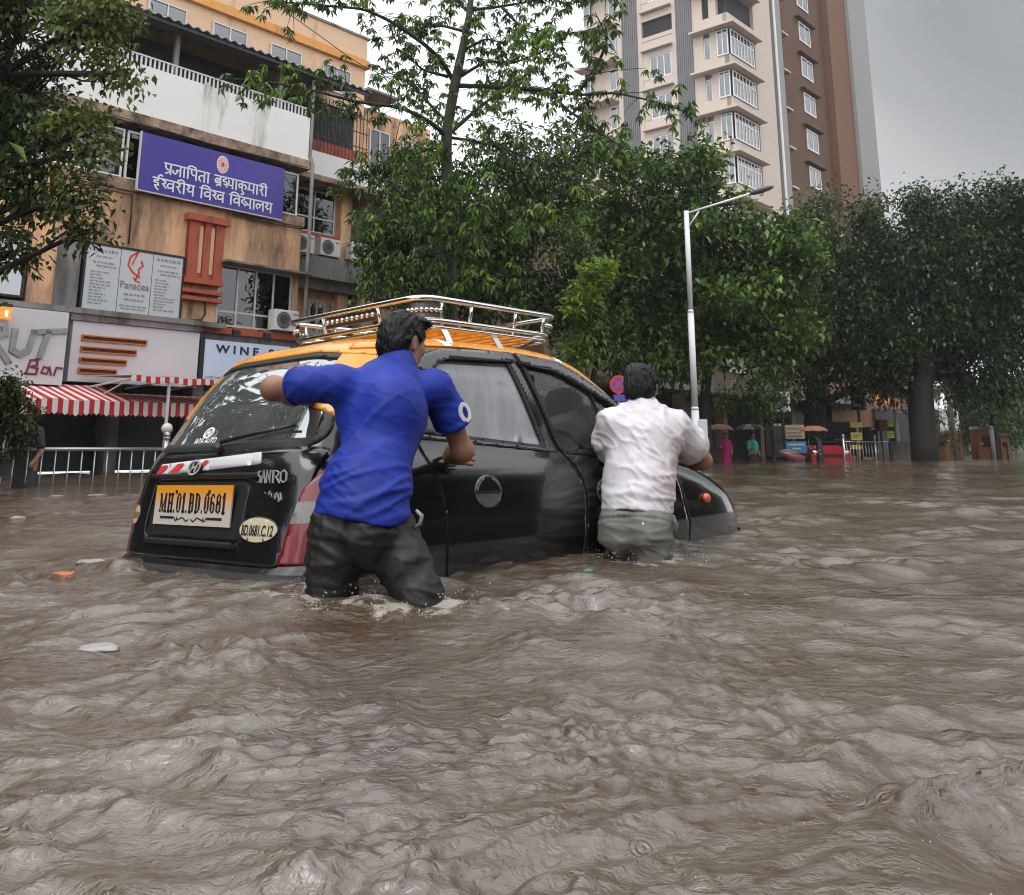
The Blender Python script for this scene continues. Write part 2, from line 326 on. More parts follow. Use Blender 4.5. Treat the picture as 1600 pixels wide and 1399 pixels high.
def water_mat():
    m = bpy.data.materials.new('muddy_water'); m.use_nodes = True; nt = m.node_tree; N = nt.nodes; L = nt.links; b = N['Principled BSDF']
    tc = N.new('ShaderNodeTexCoord'); mp = N.new('ShaderNodeMapping'); mp.inputs['Rotation'].default_value = (0, 0, -.30); mp.inputs['Scale'].default_value = (.8, 1, 1)
    L.new(tc.outputs['Object'], mp.inputs[0])
    n1 = N.new('ShaderNodeTexNoise'); n1.inputs['Scale'].default_value = 1.1; n1.inputs['Detail'].default_value = 7; n1.inputs['Roughness'].default_value = .6; n1.inputs['Distortion'].default_value = 1.2
    L.new(mp.outputs[0], n1.inputs['Vector'])
    rp = N.new('ShaderNodeValToRGB'); e = rp.color_ramp.elements; e[0].position = .36; e[0].color = (.054, .028, .010, 1); e[1].position = .66; e[1].color = (.105, .086, .062, 1)
    L.new(n1.outputs['Fac'], rp.inputs['Fac'])
    at = N.new('ShaderNodeAttribute'); at.attribute_name = 'foam'
    mx = N.new('ShaderNodeMix'); mx.data_type = 'RGBA'; mx.inputs[7].default_value = (.50, .46, .41, 1)
    nf = N.new('ShaderNodeTexNoise'); nf.inputs['Scale'].default_value = 48; nf.inputs['Detail'].default_value = 6; nf.inputs['Roughness'].default_value = .7; L.new(tc.outputs['Object'], nf.inputs['Vector'])
    ff = N.new('ShaderNodeMath'); ff.operation = 'MULTIPLY_ADD'; ff.inputs[1].default_value = .62; ff.inputs[2].default_value = -.62; L.new(at.outputs['Fac'], ff.inputs[0]); fs = N.new('ShaderNodeMath'); fs.operation = 'ADD'; L.new(ff.outputs[0], fs.inputs[0]); L.new(nf.outputs['Fac'], fs.inputs[1])
    fm = N.new('ShaderNodeMapRange'); fm.inputs['From Max'].default_value = .34; fm.interpolation_type = 'SMOOTHSTEP'; L.new(fs.outputs[0], fm.inputs['Value']); fx = N.new('ShaderNodeMath'); fx.operation = 'MULTIPLY'; fx.inputs[1].default_value = .6; L.new(fm.outputs[0], fx.inputs[0]); L.new(fx.outputs[0], mx.inputs[0]); L.new(rp.outputs['Color'], mx.inputs[6]); L.new(mx.outputs[2], b.inputs['Base Color'])
    mr = N.new('ShaderNodeMapRange'); mr.inputs['To Min'].default_value = .05; mr.inputs['To Max'].default_value = .5; L.new(fx.outputs[0], mr.inputs['Value']); L.new(mr.outputs[0], b.inputs['Roughness'])
    b.inputs['IOR'].default_value = 1.6; b.inputs['Specular IOR Level'].default_value = 1.0
    # fine ripple and rain pitting
    n2 = N.new('ShaderNodeTexNoise'); n2.inputs['Scale'].default_value = 36; n2.inputs['Detail'].default_value = 5; n2.inputs['Roughness'].default_value = .62; n2.inputs['Distortion'].default_value = .9
    L.new(mp.outputs[0], n2.inputs['Vector'])
    ab = N.new('ShaderNodeMath'); ab.operation = 'SUBTRACT'; ab.inputs[1].default_value = .5; L.new(n2.outputs['Fac'], ab.inputs[0])
    a2 = N.new('ShaderNodeMath'); a2.operation = 'ABSOLUTE'; L.new(ab.outputs[0], a2.inputs[0])
    bp = N.new('ShaderNodeBump'); bp.inputs['Strength'].default_value = .85; bp.inputs['Distance'].default_value = .0090; bp.invert = True
    L.new(a2.outputs[0], bp.inputs['Height'])
    n3 = N.new('ShaderNodeTexNoise'); n3.inputs['Scale'].default_value = 17; n3.inputs['Detail'].default_value = 3; n3.inputs['Distortion'].default_value = .8; L.new(mp.outputs[0], n3.inputs['Vector'])
    b2 = N.new('ShaderNodeBump'); b2.inputs['Strength'].default_value = .7; b2.inputs['Distance'].default_value = .013; L.new(n3.outputs['Fac'], b2.inputs['Height']); L.new(bp.outputs[0], b2.inputs['Normal'])
    vo = N.new('ShaderNodeTexVoronoi'); vo.inputs['Scale'].default_value = 15; L.new(tc.outputs['Object'], vo.inputs['Vector'])   # rings of rain drops
    m1 = N.new('ShaderNodeMath'); m1.operation = 'MULTIPLY'; m1.inputs[1].default_value = 42; L.new(vo.outputs['Distance'], m1.inputs[0]); m2 = N.new('ShaderNodeMath'); m2.operation = 'SINE'; L.new(m1.outputs[0], m2.inputs[0])
    fa = N.new('ShaderNodeMapRange'); fa.inputs['From Min'].default_value = .08; fa.inputs['From Max'].default_value = .42; fa.inputs['To Min'].default_value = 1; fa.inputs['To Max'].default_value = 0; L.new(vo.outputs['Distance'], fa.inputs['Value'])
    sc = N.new('ShaderNodeSeparateColor'); L.new(vo.outputs['Color'], sc.inputs[0]); th = N.new('ShaderNodeMath'); th.operation = 'GREATER_THAN'; th.inputs[1].default_value = .72; L.new(sc.outputs[0], th.inputs[0])
    m3 = N.new('ShaderNodeMath'); m3.operation = 'MULTIPLY'; L.new(m2.outputs[0], m3.inputs[0]); L.new(fa.outputs[0], m3.inputs[1]); m4 = N.new('ShaderNodeMath'); m4.operation = 'MULTIPLY'; L.new(m3.outputs[0], m4.inputs[0]); L.new(th.outputs[0], m4.inputs[1])
    b3 = N.new('ShaderNodeBump'); b3.inputs['Strength'].default_value = .8; b3.inputs['Distance'].default_value = .0014; L.new(m4.outputs[0], b3.inputs['Height']); L.new(b2.outputs[0], b3.inputs['Normal']); L.new(b3.outputs[0], b.inputs['Normal'])
    return m
WATER_V = build_water()
def water_z(x, y):
    d = (WATER_V[:, 0]-x)**2+(WATER_V[:, 1]-y)**2; return float(WATER_V[np.argmin(d), 2])
def build_road():
    m = MB(); m.add([(-400, -400, -.68), (400, -400, -.68), (400, 400, -.68), (-400, 400, -.68)], [(0, 1, 2, 3)])
    o = m.build('road', pm('wet_asphalt', (.05, .05, .05), .5, bump=.3)); tag(o, 'asphalt road under the flood water', 'road', kind='structure')
build_road()
# ================================================================== palette
M_peach = pm('peach_plaster', srgb('#dcae88'), .85, var=.14, scale=1.2, dirt=srgb('#4c3f36'), dirt_amt=.62, dirt_scale=1.1, bump=.25, bscale=18)
M_peach2 = pm('pale_peach_plaster', srgb('#d2b090'), .85, var=.08, scale=1.1, dirt=srgb('#75614e'), dirt_amt=.2, dirt_scale=.9, bump=.2, bscale=18)
M_orange = pm('orange_band_paint', srgb('#cf9450'), .8, dirt=srgb('#6d4c30'), dirt_amt=.1)
M_white = pm('white_plaster', (.74, .73, .71), .85, var=.05, scale=.9, dirt=srgb('#8c7c6c'), dirt_amt=.12, dirt_scale=.9, bump=.2, bscale=16)
M_soil = pm('soiled_plaster', srgb('#a98e78'), .9, var=.25, scale=2.2, dirt=srgb('#2d2723'), dirt_amt=.75, dirt_scale=2.0, streak=.8, bump=.4, bscale=20)
M_dark = pm('interior_shade', (.014, .014, .015), .8, var=.3, scale=2)  # near-black colour painted for the shade of unlit rooms and openings
M_darkwall = pm('dark_mottled_wall', (.055, .052, .05), .8, var=.35, scale=1.5, dirt=(.02, .02, .02), dirt_amt=.5)  # dark mottled tone put into the colour of recessed walls, kiosk and stalls
M_brick = pm('brick_red_paint', srgb('#a5523c'), .8, var=.12, scale=3, dirt=srgb('#4d2a22'), dirt_amt=.35, dirt_scale=3)
M_slab = pm('grey_concrete', (.22, .21, .20), .85, var=.25, scale=2, dirt=(.05, .05, .045), dirt_amt=.5, bump=.3)
M_alu = pm('aluminium_frame', (.55, .55, .54), .45, var=.1, scale=8)
M_wframe = pm('white_window_frame', (.7, .7, .69), .5, var=.06)
M_signw = pm('white_sign_panel', (.60, .60, .63), .4, var=.03, scale=.7)
M_board = pm('pale_board', (.52, .54, .56), .45, var=.04, scale=.8, dirt=(.3, .3, .3), dirt_amt=.1)
M_ink = pm('grey_print', (.16, .16, .17), .6)
M_purple = pm('violet_banner_vinyl', srgb('#3d2f8e'), .42, var=.05, scale=.8)
M_bwhite = pm('white_lettering', (.78, .78, .78), .5, var=.02)
M_red = pm('red_print', srgb('#c9342f'), .5)
M_pane = glass('building_glass', (.10, .11, .12), .05)
M_panebright = glass('tower_glass', (.25, .28, .30), .14)
M_steel = pm('stainless_steel', (.42, .42, .42), .30, metal=.9, var=.12, scale=12)
M_chrome = pm('chrome', (.72, .72, .72), .12, metal=1., var=.05)
M_black = pm('black_plastic', (.012, .012, .013), .45, var=.2, scale=20)
M_corr = pm('corrugated_sheet', (.20, .20, .21), .6, var=.25, scale=3)
def win(root, s0, s1, t, z0, z1, mull=1, rails=(), fw=.05, frame=None, pane=None, depth=.1, name='window', axis='t', sgn=1):
    """window in the plane t (facing -t): frame with its pane a sub-part; axis='s' puts it in a plane of constant s"""
    fr = MB(street); frame = frame or M_wframe; pane = pane or M_pane
    def bx(m, a0, a1, d0, d1, zz0, zz1):
        if axis == 't': m.box(a0, a1, t-d1*sgn, t-d0*sgn, zz0, zz1)
        else: m.box(t-d1*sgn, t-d0*sgn, a0, a1, zz0, zz1)
    bx(fr, s0, s1, .0, .06, z0, z0+fw); bx(fr, s0, s1, .0, .06, z1-fw, z1)
    for k in range(mull+1):
        c = s0+fw/2+(s1-s0-fw)*k/mull; bx(fr, c-fw/2, c+fw/2, .002, .055, z0+fw, z1-fw)
    for q in rails: bx(fr, s0+fw, s1-fw, .005, .050, q-fw/2, q+fw/2)
    f = fr.build(name, frame, root)
    g = MB(street); bx(g, s0+fw*.5, s1-fw*.5, .02, .03, z0+fw*.5, z1-fw*.5); g.build('pane', pane, f)
    d = MB(street); bx(d, s0+.01, s1-.01, -depth, -depth+.02, z0+.01, z1-.01); d.build('room_shade_sheet', M_dark, f)  # flat dark sheet stands for the unlit room behind
    return f
def sbox(root, name, mat, *boxes):
    if name in SPLIT:
        for b in boxes: o = MB(street).box(*b).build(name, mat, root)
        return o
    m = MB(street)
    for b in boxes: m.box(*b)
    return m.build(name, mat, root)
SPLIT = {'wall', 'spandrel', 'ledge', 'pier', 'terrace_post', 'balcony_shade_sheet', 'balcony_parapet', 'slab', 'white_parapet', 'column', 'room_shade_sheet', 'brick_panel', 'pilaster_slot', 'bracket', 'eave_purlin', 'canopy_tube'}
# ================================================================== the shop building on the left
def build_shops():
    b = thing('shop_building', 'peach and white shop building with grey corrugated eave, behind the violet banner', 'building', W(8, 21, 0))
    E = 15.15
    sbox(b, 'wall', M_peach, (2, 7.42, 21, 21.3, 3.55, 6.5), (8.07, 8.62, 20.97, 21.3, 3.55, 5.15), (7.42, E, 21, 21.3, 5.13, 6.5), (11.62, 12.66, 20.98, 21.3, 3.5, 5.13), (14.95, E, 21, 21.3, 3.5, 5.13),
         (E-.25, E, 21.3, 23.0, 3.5, 6.5))
    sbox(b, 'grey_panel', M_slab, (8.62, 9.15, 20.95, 21.2, 3.5, 5.13))
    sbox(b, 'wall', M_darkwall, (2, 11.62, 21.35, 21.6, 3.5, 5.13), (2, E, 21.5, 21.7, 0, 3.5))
    sbox(b, 'sill_band', M_soil, (2, E+.05, 20.93, 21.05, 6.5, 6.78))
    # upper window band, dark, behind the banner
    for k in range(7):
        s0 = 6.2+k*1.27
        win(b, s0, s0+1.2, 21.12, 6.8, 8.02, 2, frame=M_wframe, depth=.5)
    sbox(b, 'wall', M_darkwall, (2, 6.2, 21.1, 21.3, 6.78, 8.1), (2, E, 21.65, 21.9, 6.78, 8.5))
    sbox(b, 'slab', M_soil, (2, E+.1, 20.82, 21.4, 8.16, 8.42))
    sbox(b, 'white_parapet', M_white, (2, 11.9, 20.92, 21.1, 8.42, 9.72), (11.94, E+.05, 20.92, 21.1, 8.42, 9.72), (E-.12, E+.05, 21.1, 23, 8.42, 9.72), (11.88, 11.96, 20.86, 20.915, 8.42, 9.78))
    # terrace balustrade
    m = MB(street); m.box(2, E, 20.98, 21.02, 9.98, 10.02)
    for k in range(110): s = 2.2+k*.118; m.box(s, s+.05, 20.99, 21.01, 9.72, 9.98)
    m.build('terrace_railing', M_alu, b)
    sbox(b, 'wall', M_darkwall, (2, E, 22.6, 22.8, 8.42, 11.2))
    for s in (4.5, 7.8, 11.1, 14.3): sbox(b, 'terrace_post', M_slab, (s, s+.12, 21.2, 21.32, 9.72, 11.0))
    # corrugated eave
    ss = np.arange(2, 17.3, .045); zz = .035*np.sin(ss*2*np.pi/.27)
    v = np.concatenate([np.c_[ss, np.full_like(ss, 20.7), 11.06+zz], np.c_[ss, np.full_like(ss, 23.0), 11.75+zz], np.c_[ss, np.full_like(ss, 20.7), 11.085+zz], np.c_[ss, np.full_like(ss, 23.0), 11.775+zz]]); k = len(ss)
    f = [(i, i+1, k+i+1, k+i) for i in range(k-1)]+[(2*k+i, 3*k+i, 3*k+i+1, 2*k+i+1) for i in range(k-1)]+[(i, 2*k+i, 2*k+i+1, i+1) for i in range(k-1)]
    mesh_obj('corrugated_eave', street(v), f, M_corr, b)
    sbox(b, 'eave_purlin', M_black, (2, 17.2, 20.78, 20.84, 10.94, 11.02), (2, 17.2, 21.3, 21.36, 11.2, 11.28))
    # pilaster in brick red with two pale slots
    sbox(b, 'pilaster', M_brick, (11.70, 11.96, 20.80, 20.98, 4.62, 6.05), (12.10, 12.28, 20.80, 20.98, 4.62, 6.05), (12.42, 12.66, 20.80, 20.98, 4.62, 6.05), (11.70, 12.66, 20.86, 20.97, 4.62, 6.05),
         (11.60, 12.76, 20.72, 20.97, 6.05, 6.22), (11.66, 12.70, 20.76, 20.97, 4.48, 4.62), (11.64, 12.72, 20.78, 20.97, 4.24, 4.33), (11.64, 12.72, 20.78, 20.97, 4.06, 4.15))
    sbox(b, 'pilaster_slot', M_peach2, (11.985, 12.075, 20.84, 20.86, 4.75, 5.95), (12.305, 12.395, 20.84, 20.86, 4.75, 5.95))
    m = MB(street); m.tube([(12.30, 20.9, 4.06), (12.30, 20.85, 3.75), (12.2, 20.85, 3.6), (11.9, 20.85, 3.55)], .03); m.build('drain_pipe', M_black, b)
    # first-floor windows
    win(b, 12.68, 14.93, 21.05, 3.52, 5.10, 4, (3.90,), frame=M_alu, depth=.5)
    sbox(b, 'window_hood', M_slab, (12.6, 15.3, 20.55, 21.0, 5.11, 5.16)); sbox(b, 'room_shade_sheet', M_dark, (12.6, 15, 21.55, 21.7, 3.5, 5.1))
    win(b, 7.0, 8.02, 21.05, 3.66, 4.95, 1, frame=M_black, pane=glass('blue_glass', (.2, .25, .28), .25), depth=.5)
    win(b, 5.6, 6.9, 21.05, 3.66, 4.95, 1, frame=M_black, pane=MATS['blue_glass'], depth=.5)
    sbox(b, 'ledge', M_slab, (2, 12.7, 20.5, 21.0, 3.40, 3.52)); sbox(b, 'ledge', M_brick, (12.0, 15.2, 20.75, 21.0, 3.30, 3.48))
    sbox(b, 'fascia', M_slab, (2, E, 20.9, 21.3, 2.9, 3.40))
    # ground-floor piers and shutters
    for s in (8.2, 10.1, 12.15, 14.6): sbox(b, 'pier', M_slab, (s, s+.28, 20.9, 21.5, -.3, 2.9))
    m = MB(street)
    for s0, s1 in ((2, 8.2), (8.48, 10.1), (10.38, 12.15), (12.43, 14.6)):
        for k in range(18): m.box(s0+.02, s1-.02, 21.42, 21.44+.02*(k % 2), .0+k*.13, .12+k*.13)
    m.build('shutter', pm('dark_shutter', (.03, .03, .032), .5, var=.3, scale=3), b)
    m = MB(street); m.tube([(15.28, 20.95, 10.9), (15.28, 20.95, 8.6), (15.24, 20.75, 8.3), (15.24, 20.75, 3.6), (15.24, 20.95, 3.3), (15.24, 20.95, -.2)], .055, 10); m.build('drain_pipe', M_slab, b, True)
    m = MB(street); m.tube([(8.9, 20.93, 6.42), (10.2, 20.93, 6.40), (10.22, 20.93, 5.2)], .02, 6); m.build('conduit', M_black, b, True); m = MB(street); m.tube([(12.9, 20.9, 6.44), (14.0, 20.9, 6.40), (15.1, 20.9, 6.42)], .018, 6); m.build('conduit', M_black, b, True)
    for s in (12.9, 13.8): m = MB(street); m.box(s-.09, s+.09, 20.3, 20.42, 3.24, 3.36); m.tube([(s, 20.36, 3.34), (s, 20.6, 3.46), (s, 20.8, 3.46)], .015, 6); m.build('floodlight', M_black, b)
    # top storey set back
    b2 = b
    sbox(b2, 'penthouse_wall', M_peach2, (2, 18.85, 23.0, 23.3, 11.3, 12.95), (18.6, 18.85, 23.3, 33, 3, 13.9))
    sbox(b2, 'orange_band', M_orange, (2, 18.95, 22.86, 23.3, 12.95, 13.22)); sbox(b2, 'parapet', M_peach2, (2, 18.86, 22.95, 23.3, 13.22, 14.0)); sbox(b2, 'coping', M_slab, (2, 18.95, 22.9, 23.35, 14.0, 14.08))
    sbox(b2, 'roof_slab', M_slab, (2, 18.8, 23.3, 33, 13.6, 13.7)); sbox(b2, 'wall', M_peach2, (2, 2.3, 21, 33, 0, 14))
    for k in range(8): s0 = 3.2+k*1.98; win(b2, s0, s0+1.15, 22.99, 11.75, 12.62, 2, frame=M_alu, pane=M_panebright, depth=.12, fw=.04)
    m = MB(street); m.box(18.85, 20.3, 22.8, 24.0, 12.2, 12.28); m.build('canopy', M_slab, b2)
build_shops()
def build_wing():
    b = thing('side_wing', 'recessed peach wing with white balconies beside the shop building', 'building', W(17, 23, 0))
    sbox(b, 'wall', M_peach, (15.15, 27, 23.25, 23.5, 0, 8.6), (18.1, 18.5, 23.0, 23.3, 3.6, 8.5), (19.8, 27, 23.0, 23.25, 3.6, 8.4), (18.9, 22.5, 23.6, 23.9, 8.6, 11.9))
    sbox(b, 'balcony_parapet', M_white, (15.3, 20.6, 22.35, 22.5, 8.62, 9.36), (20.6, 27, 22.7, 22.85, 8.62, 9.36))
    sbox(b, 'slab', M_soil, (15.2, 27, 22.3, 23.3, 8.45, 8.62)); sbox(b, 'ledge', M_slab, (15.2, 19.0, 22.5, 23.2, 5.5, 6.15)); sbox(b, 'slab', M_slab, (15.2, 27, 22.8, 23.3, 5.2, 5.5))
    sbox(b, 'room_shade_sheet', M_dark, (15.2, 18.55, 23.16, 23.24, 9.3, 11.3))
    sbox(b, 'brick_panel', M_brick, (15.3, 18.6, 22.9, 23.2, 9.36, 9.95), (16.5, 19.6, 23.02, 23.24, 6.6, 7.0))
    m = MB(street); n = 0
    for k in range(24): m.box(15.3+k*.14, 15.32+k*.14, 22.4, 22.42, 9.4, 11.2)
    for z in (9.9, 10.4, 10.9): m.box(15.3, 18.6, 22.42, 22.44, z, z+.03)
    m.build('balcony_grille', M_black, b)
    win(b, 15.6, 17.95, 23.2, 7.02, 8.38, 3, (7.5,), frame=M_alu, depth=.03)
    m = MB(street)
    for k in range(15): m.box(18.55+k*.09, 18.565+k*.09, 22.96, 22.975, 6.9, 8.4)
    for k in range(10): m.box(18.55, 19.8, 22.96, 22.97, 6.95+k*.15, 6.965+k*.15)
    m.build('window_grille', M_black, b)
    win(b, 17.1, 17.75, 23.2, 3.2, 4.95, 2, (3.9,), frame=pm('cream_joinery', (.55, .46, .36), .6), depth=.03, fw=.09); win(b, 18.0, 18.6, 23.2, 3.2, 4.95, 2, (3.9,), frame=MATS['cream_joinery'], depth=.03, fw=.09)
    sbox(b, 'column', M_peach, (18.75, 19.2, 22.6, 23.2, -.2, 5.2), (15.2, 15.5, 22.7, 23.2, -.2, 5.2))
    for k in range(3): win(b, 20.4+k*2, 21.9+k*2, 22.97, 6.2, 7.8, 2, frame=M_alu, depth=.05); (win(b, 19.6+k*1.5, 20.5+k*1.5, 23.58, 9.6, 11.2, 2, frame=M_alu, depth=.03) if k < 2 else None)
    for s, t, z, lab in ((15.95, 22.1, 6.05, 'white air conditioner half hidden by the peach corner'), (17.42, 22.75, 6.24, 'white air conditioner with round dark fan, middle of the three on the ledge'), (18.62, 22.75, 6.3, 'white air conditioner beside the leaves at the far end of the ledge'), (14.55, 20.75, 3.52, 'white air conditioner set in the first-floor window above the wine sign')):
        a = thing('air_conditioner', lab, 'air conditioner', W(s, t, z), 'air conditioners on the building' )
        m = MB(street); m.bbox(s-.38, s+.38, t-.16, t+.16, z, z+.55, .02); m.build('casing', pm('ac_white', (.66, .66, .65), .45), a)
        m = MB(street); m.lathe([(.0, -.005), (.20, -.005), (.22, .0), (.22, .012), (.2, .012)], (s-.10, t-.175, z+.275), 20, (0, 1, 0)); m.build('fan_guard', pm('ac_grille', (.05, .055, .06), .5), a)
        m = MB(street)
        for k in range(7): m.lathe([(.03+k*.027, 0), (.034+k*.027, 0), (.034+k*.027, .006), (.03+k*.027, .006)], (s-.10, t-.185, z+.275), 20, (0, 1, 0))
        m.box(s+.20, s+.34, t-.165, t-.159, z+.43, z+.47); m.build('badge', pm('ac_badge', (.2, .2, .21), .4), a)
        sbox(a, 'bracket', M_black, (s-.3, s-.26, t-.15, t+.3, z-.05, z-.002), (s+.26, s+.3, t-.15, t+.3, z-.05, z-.002))
build_wing()
# ================================================================== signs on the shop front
OUT = -Nn        # towards the street
DEV = {
 'pra': (.78, [[(.62, 1), (.62, 0)], [(.16, 1), (.16, .6), (.3, .42), (.62, .42)], [(.18, .02), (.6, .28)]]),
 'pa': (.78, [[(.62, 1), (.62, 0)], [(.16, 1), (.16, .6), (.3, .42), (.62, .42)]]),
 'ja': (.86, [[(.72, 1), (.72, 0)], [(.72, .55), (.42, .55), (.4, .3), (.26, .14), (.08, .24), (.06, .42)]]),
 'aa': (.36, [[(.2, 1), (.2, 0)]]),
 'i': (.36, [[(.2, 0), (.2, 1), (.26, 1.24), (.5, 1.32), (.85, 1.22), (.96, 1.02)]]),
 'ta': (.78, [[(.62, 1), (.62, 0)], [(.62, .6), (.32, .6), (.13, .45), (.12, .2), (.28, .03)]]),
 'bra': (.8, [[(.64, 1), (.64, 0)], [(.64, .72), (.28, .72), (.1, .5), (.2, .27), (.42, .27), (.64, .47)], [(.2, .32), (.56, .66)], [(.26, -.02), (.62, .2)]]),
 'hma': (1.22, [[(.36, 1), (.36, .84), (.13, .74), (.12, .56), (.38, .54), (.5, .38), (.36, .2), (.2, .3)], [(.66, .8), (.66, .3)], [(.5, .3), (1.06, .3)], [(1.06, 1), (1.06, 0)], [(.4, .2), (.5, .02)]]),
 'ku': (.98, [[(.46, 1), (.46, 0)], [(.46, .66), (.22, .72), (.08, .5), (.22, .3), (.46, .45)], [(.46, .6), (.72, .7), (.88, .5), (.78, .25)], [(.46, 0), (.62, -.12), (.6, -.3), (.4, -.34)]]),
 'ma': (.82, [[(.2, 1), (.2, .26)], [(.05, .3), (.66, .3)], [(.66, 1), (.66, 0)]]),
 'ra': (.6, [[(.14, .96), (.42, .82), (.36, .6), (.12, .56)], [(.2, .54), (.5, .03)]]),
 'rii': (.96, [[(.14, .96), (.42, .82), (.36, .6), (.12, .56)], [(.2, .54), (.5, .03)], [(.78, 0), (.78, 1), (.74, 1.22), (.5, 1.32), (.25, 1.2), (.2, 1.02)]]),
 'ii': (.74, [[(.46, 1), (.46, .8), (.16, .78), (.13, .6), (.46, .55), (.5, .34), (.2, .3), (.3, .08), (.5, -.1)], [(.5, 1.02), (.46, 1.2), (.62, 1.36), (.8, 1.28)]]),
 'shva': (1.2, [[(.1, .92), (.36, .8), (.3, .6), (.12, .55), (.42, .2)], [(1.04, 1), (1.04, 0)], [(1.04, .7), (.68, .7), (.52, .5), (.62, .26), (.82, .26), (1.04, .46)]]),
 'ya': (.8, [[(.64, 1), (.64, 0)], [(.1, .95), (.32, .8), (.12, .55), (.3, .33), (.64, .44)]]),
 'va': (.8, [[(.64, 1), (.64, 0)], [(.64, .72), (.28, .72), (.1, .5), (.2, .27), (.42, .27), (.64, .47)]]),
 'dya': (1.1, [[(.34, 1), (.34, .82), (.12, .66), (.1, .45), (.32, .35), (.44, .14)], [(.95, 1), (.95, 0)], [(.38, .62), (.6, .5), (.56, .3), (.95, .42)]]),
 'la': (.94, [[(.78, 1), (.78, 0)], [(.78, .56), (.62, .7), (.46, .56), (.42, .3)], [(.46, .56), (.3, .7), (.12, .55), (.1, .34), (.24, .14)]]),
}
def deva(words, w=.15):
    st = []; x = 0
    for wd in words:
        x0 = x
        for g in wd: st += [[(x+a, y) for a, y in s] for s in DEV[g][1]]; x += DEV[g][0]
        st.append([(x0+.02, 1), (x-.04, 1)]); x += .42
    return st, x-.42
def banner():
    r = thing('banner', 'wide violet banner with white Hindi lettering and a red sunburst emblem', 'banner', W(12.3, 20.75, 6.5))
    s0, s1, z0, z1, t = 10.21, 14.33, 6.53, 7.96, 20.75
    sbox(r, 'panel', M_purple, (s0, s1, t, t+.05, z0, z1))
    sbox(r, 'frame', M_alu, (s0-.025, s0, t-.01, t+.07, z0-.025, z1+.02), (s0, s1, t+.0, t+.07, z0-.03, z0-.003), (s0+.5, s0+.54, t+.05, 20.9, z1-.3, z1-.26), (s1-.5, s1-.46, t+.05, 20.9, z1-.3, z1-.26))
    m = MB(); 
    for words, zb, hh, a, b in (((('pra', 'ja', 'aa', 'i', 'pa', 'ta', 'aa'), ('bra', 'hma', 'aa', 'ku', 'ma', 'aa', 'rii')), 7.06, .26, s0+.62, s1-.52), ((('ii', 'shva', 'rii', 'ya'), ('i', 'va', 'shva'), ('i', 'va', 'dya', 'aa', 'la', 'ya')), 6.64, .26, s0+.36, s1-.34)):
        st, wd = deva(words); v, f = stroke_geo(st, .125, .012); v = v*np.array([(b-a)/wd, hh, 1]); m.add(place(v, W(a, t-.002, zb), U, Zu, OUT), f)
    m.build('lettering', M_bwhite, r)
    c = W(12.42, t-.004, 7.64); k = 40; an = np.arange(k)*2*np.pi/k
    m = MB(); m.prism(np.c_[.17*np.cos(an), .235*np.sin(an)], c, U, Zu, OUT, .006); m.build('emblem', M_bwhite, r)
    m = MB()
    for i in range(18):
        a = 2*np.pi*i/18; ca, sa = np.cos(a), np.sin(a); m.prism([(.155*np.cos(a-.07), .215*np.sin(a-.07)), (.155*np.cos(a+.07), .215*np.sin(a+.07)), (.06*np.cos(a+.04), .08*np.sin(a+.04)), (.06*np.cos(a-.04), .08*np.sin(a-.04))], c, U, Zu, OUT, .011)
    m.prism(np.c_[.05*np.cos(an), .068*np.sin(an)], c, U, Zu, OUT, .012); m.build('emblem_rays', M_red, r)
banner()
def txt(root, name, s, mat, o, h, ex=U, ey=Zu, ez=OUT, width=None, bold=0., shear=0., ext=.006, center=False):
    v, f, w = text_geo(s, 1.0, .0, bold, 1., shear); hh = v[:, 1].max(); k = h/hh; sx = (width/w) if width else k
    v = v*np.array([sx, k, 1]); v[:, 2] = ext
    if center: v[:, 0] -= v[:, 0].max()/2
    m = MB(); m.add(place(v, o, ex, ey, ez), f); return m.build(name, mat, root)
